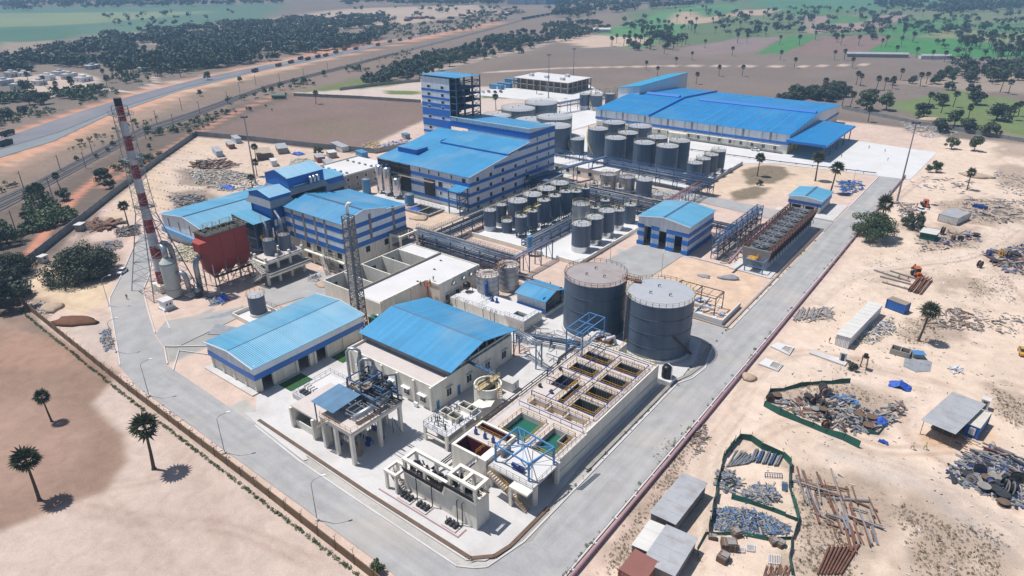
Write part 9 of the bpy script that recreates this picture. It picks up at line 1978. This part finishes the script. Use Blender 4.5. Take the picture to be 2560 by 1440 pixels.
# coal train on the far track
for i in range(22):
    q=i/22; px,py=1310+q*260,50-q*46; x,y,_=at(px,py-1.5); x2,y2,_=at(px+12,py-3.6); t=thing('rail_wagon','dark wagon in the long goods train on the far track','wagon',(x,y,0),'goods train wagons',math.atan2(y2-y,x2-x),True); MB().box(-7,-1.6,.9,7,1.6,3.6).build('body',M_DKSTL,t); MB().box(-6.6,-1.3,.3,6.6,1.3,.9).build('bogie',M_BLACK,t)
# cattle on the brown field
def cow(px,py,rz):
    p=at(px,py); t=place('cow','small dark cow grazing on the dry ground near the railway','cow',(),p[0],p[1],1.0,rz,'grazing cattle',())
    J=[(-.75,0,1.05),(-.3,0,1.0),(.3,0,1.05),(.7,0,1.25),(1.0,0,1.05),(1.2,0,.75)]; mb=MB().tube(J,[.22,.34,.33,.2,.15,.1],8)
    for x in (-.6,.5):
        for y in (-.18,.18): mb.tube([(x,y,.9),(x+.04,y,.5),(x,y,0)],[.11,.08,.06],6)
    mb.tube([(-.85,0,1.1),(-1.0,0,.6)],.035,5); o=mb.build('body',M_DKSTL); o.parent=t
for px,py in ((680,276),(555,280),(565,288),(575,278),(590,282),(545,288),(540,282),(585,276)): cow(px,py,rnd.uniform(0,6))
# ------------------------------------------------------------------ air: pale haze in one closed box
hb=MB().box(-9500,-400,-3,6500,12500,93); hz=hb.build('haze',None) if False else None
me=bpy.data.meshes.new('haze'); me.from_pydata(hb.v,[],hb.f); hz=bpy.data.objects.new('haze',me); COL.objects.link(hz); hz['kind']='stuff'
hm=bpy.data.materials.new('haze'); hm.use_nodes=True; t=hm.node_tree; t.nodes.remove(t.nodes['Principled BSDF']); pv=t.nodes.new('ShaderNodeVolumePrincipled'); pv.inputs['Color'].default_value=(.40,.68,1.0,1); pv.inputs['Density'].default_value=0.00024; pv.inputs['Anisotropy'].default_value=0.0
t.links.new(pv.outputs[0],t.nodes['Material Output'].inputs['Volume']); me.materials.append(hm)

for o in bpy.data.objects:
    if o.parent and o.name.split('.')[0] in ('pipework','ground_pipework','valve_gear','pump_set','pulse_valves','ash_conveyor','pump','outlet_pipework','stacked_boards','mixer_drive','screening_machinery','valve_stand','diffuser_pipes','roof_outlet','gooseneck_vent','vent_silencer','black_pipe_run','pipe_run','edge_pipe_run','chamber_leg','air_header'): o['kind'] = 'stuff'

def split_islands(o):
    me=o.data; n=len(me.vertices); par=list(range(n))
    def fd(a):
        while par[a]!=a: par[a]=par[par[a]]; a=par[a]
        return a
    for p in me.polygons:
        v=p.vertices
        for q in v[1:]: par[fd(q)]=fd(v[0])
    gr={}
    for p in me.polygons: gr.setdefault(fd(p.vertices[0]),[]).append(tuple(p.vertices))
    if len(gr)<2: return
    for fs in gr.values():
        ids=sorted({i for f in fs for i in f}); mp={a:k for k,a in enumerate(ids)}; m2=bpy.data.meshes.new(o.name.split('.')[0]); m2.from_pydata([tuple(me.vertices[i].co) for i in ids],[],[tuple(mp[i] for i in f) for f in fs]); m2.materials.append(me.materials[0])
        c=bpy.data.objects.new(o.name.split('.')[0],m2); COL.objects.link(c); c.parent=o.parent
    bpy.data.objects.remove(o)
for o in [o for o in bpy.data.objects if o.parent and o.type=='MESH' and o.name.split('.')[0] in ('barge_trim','ring_stiffener','pilaster','floor_edge','edge_beam','low_wall','dyke')]: split_islands(o)
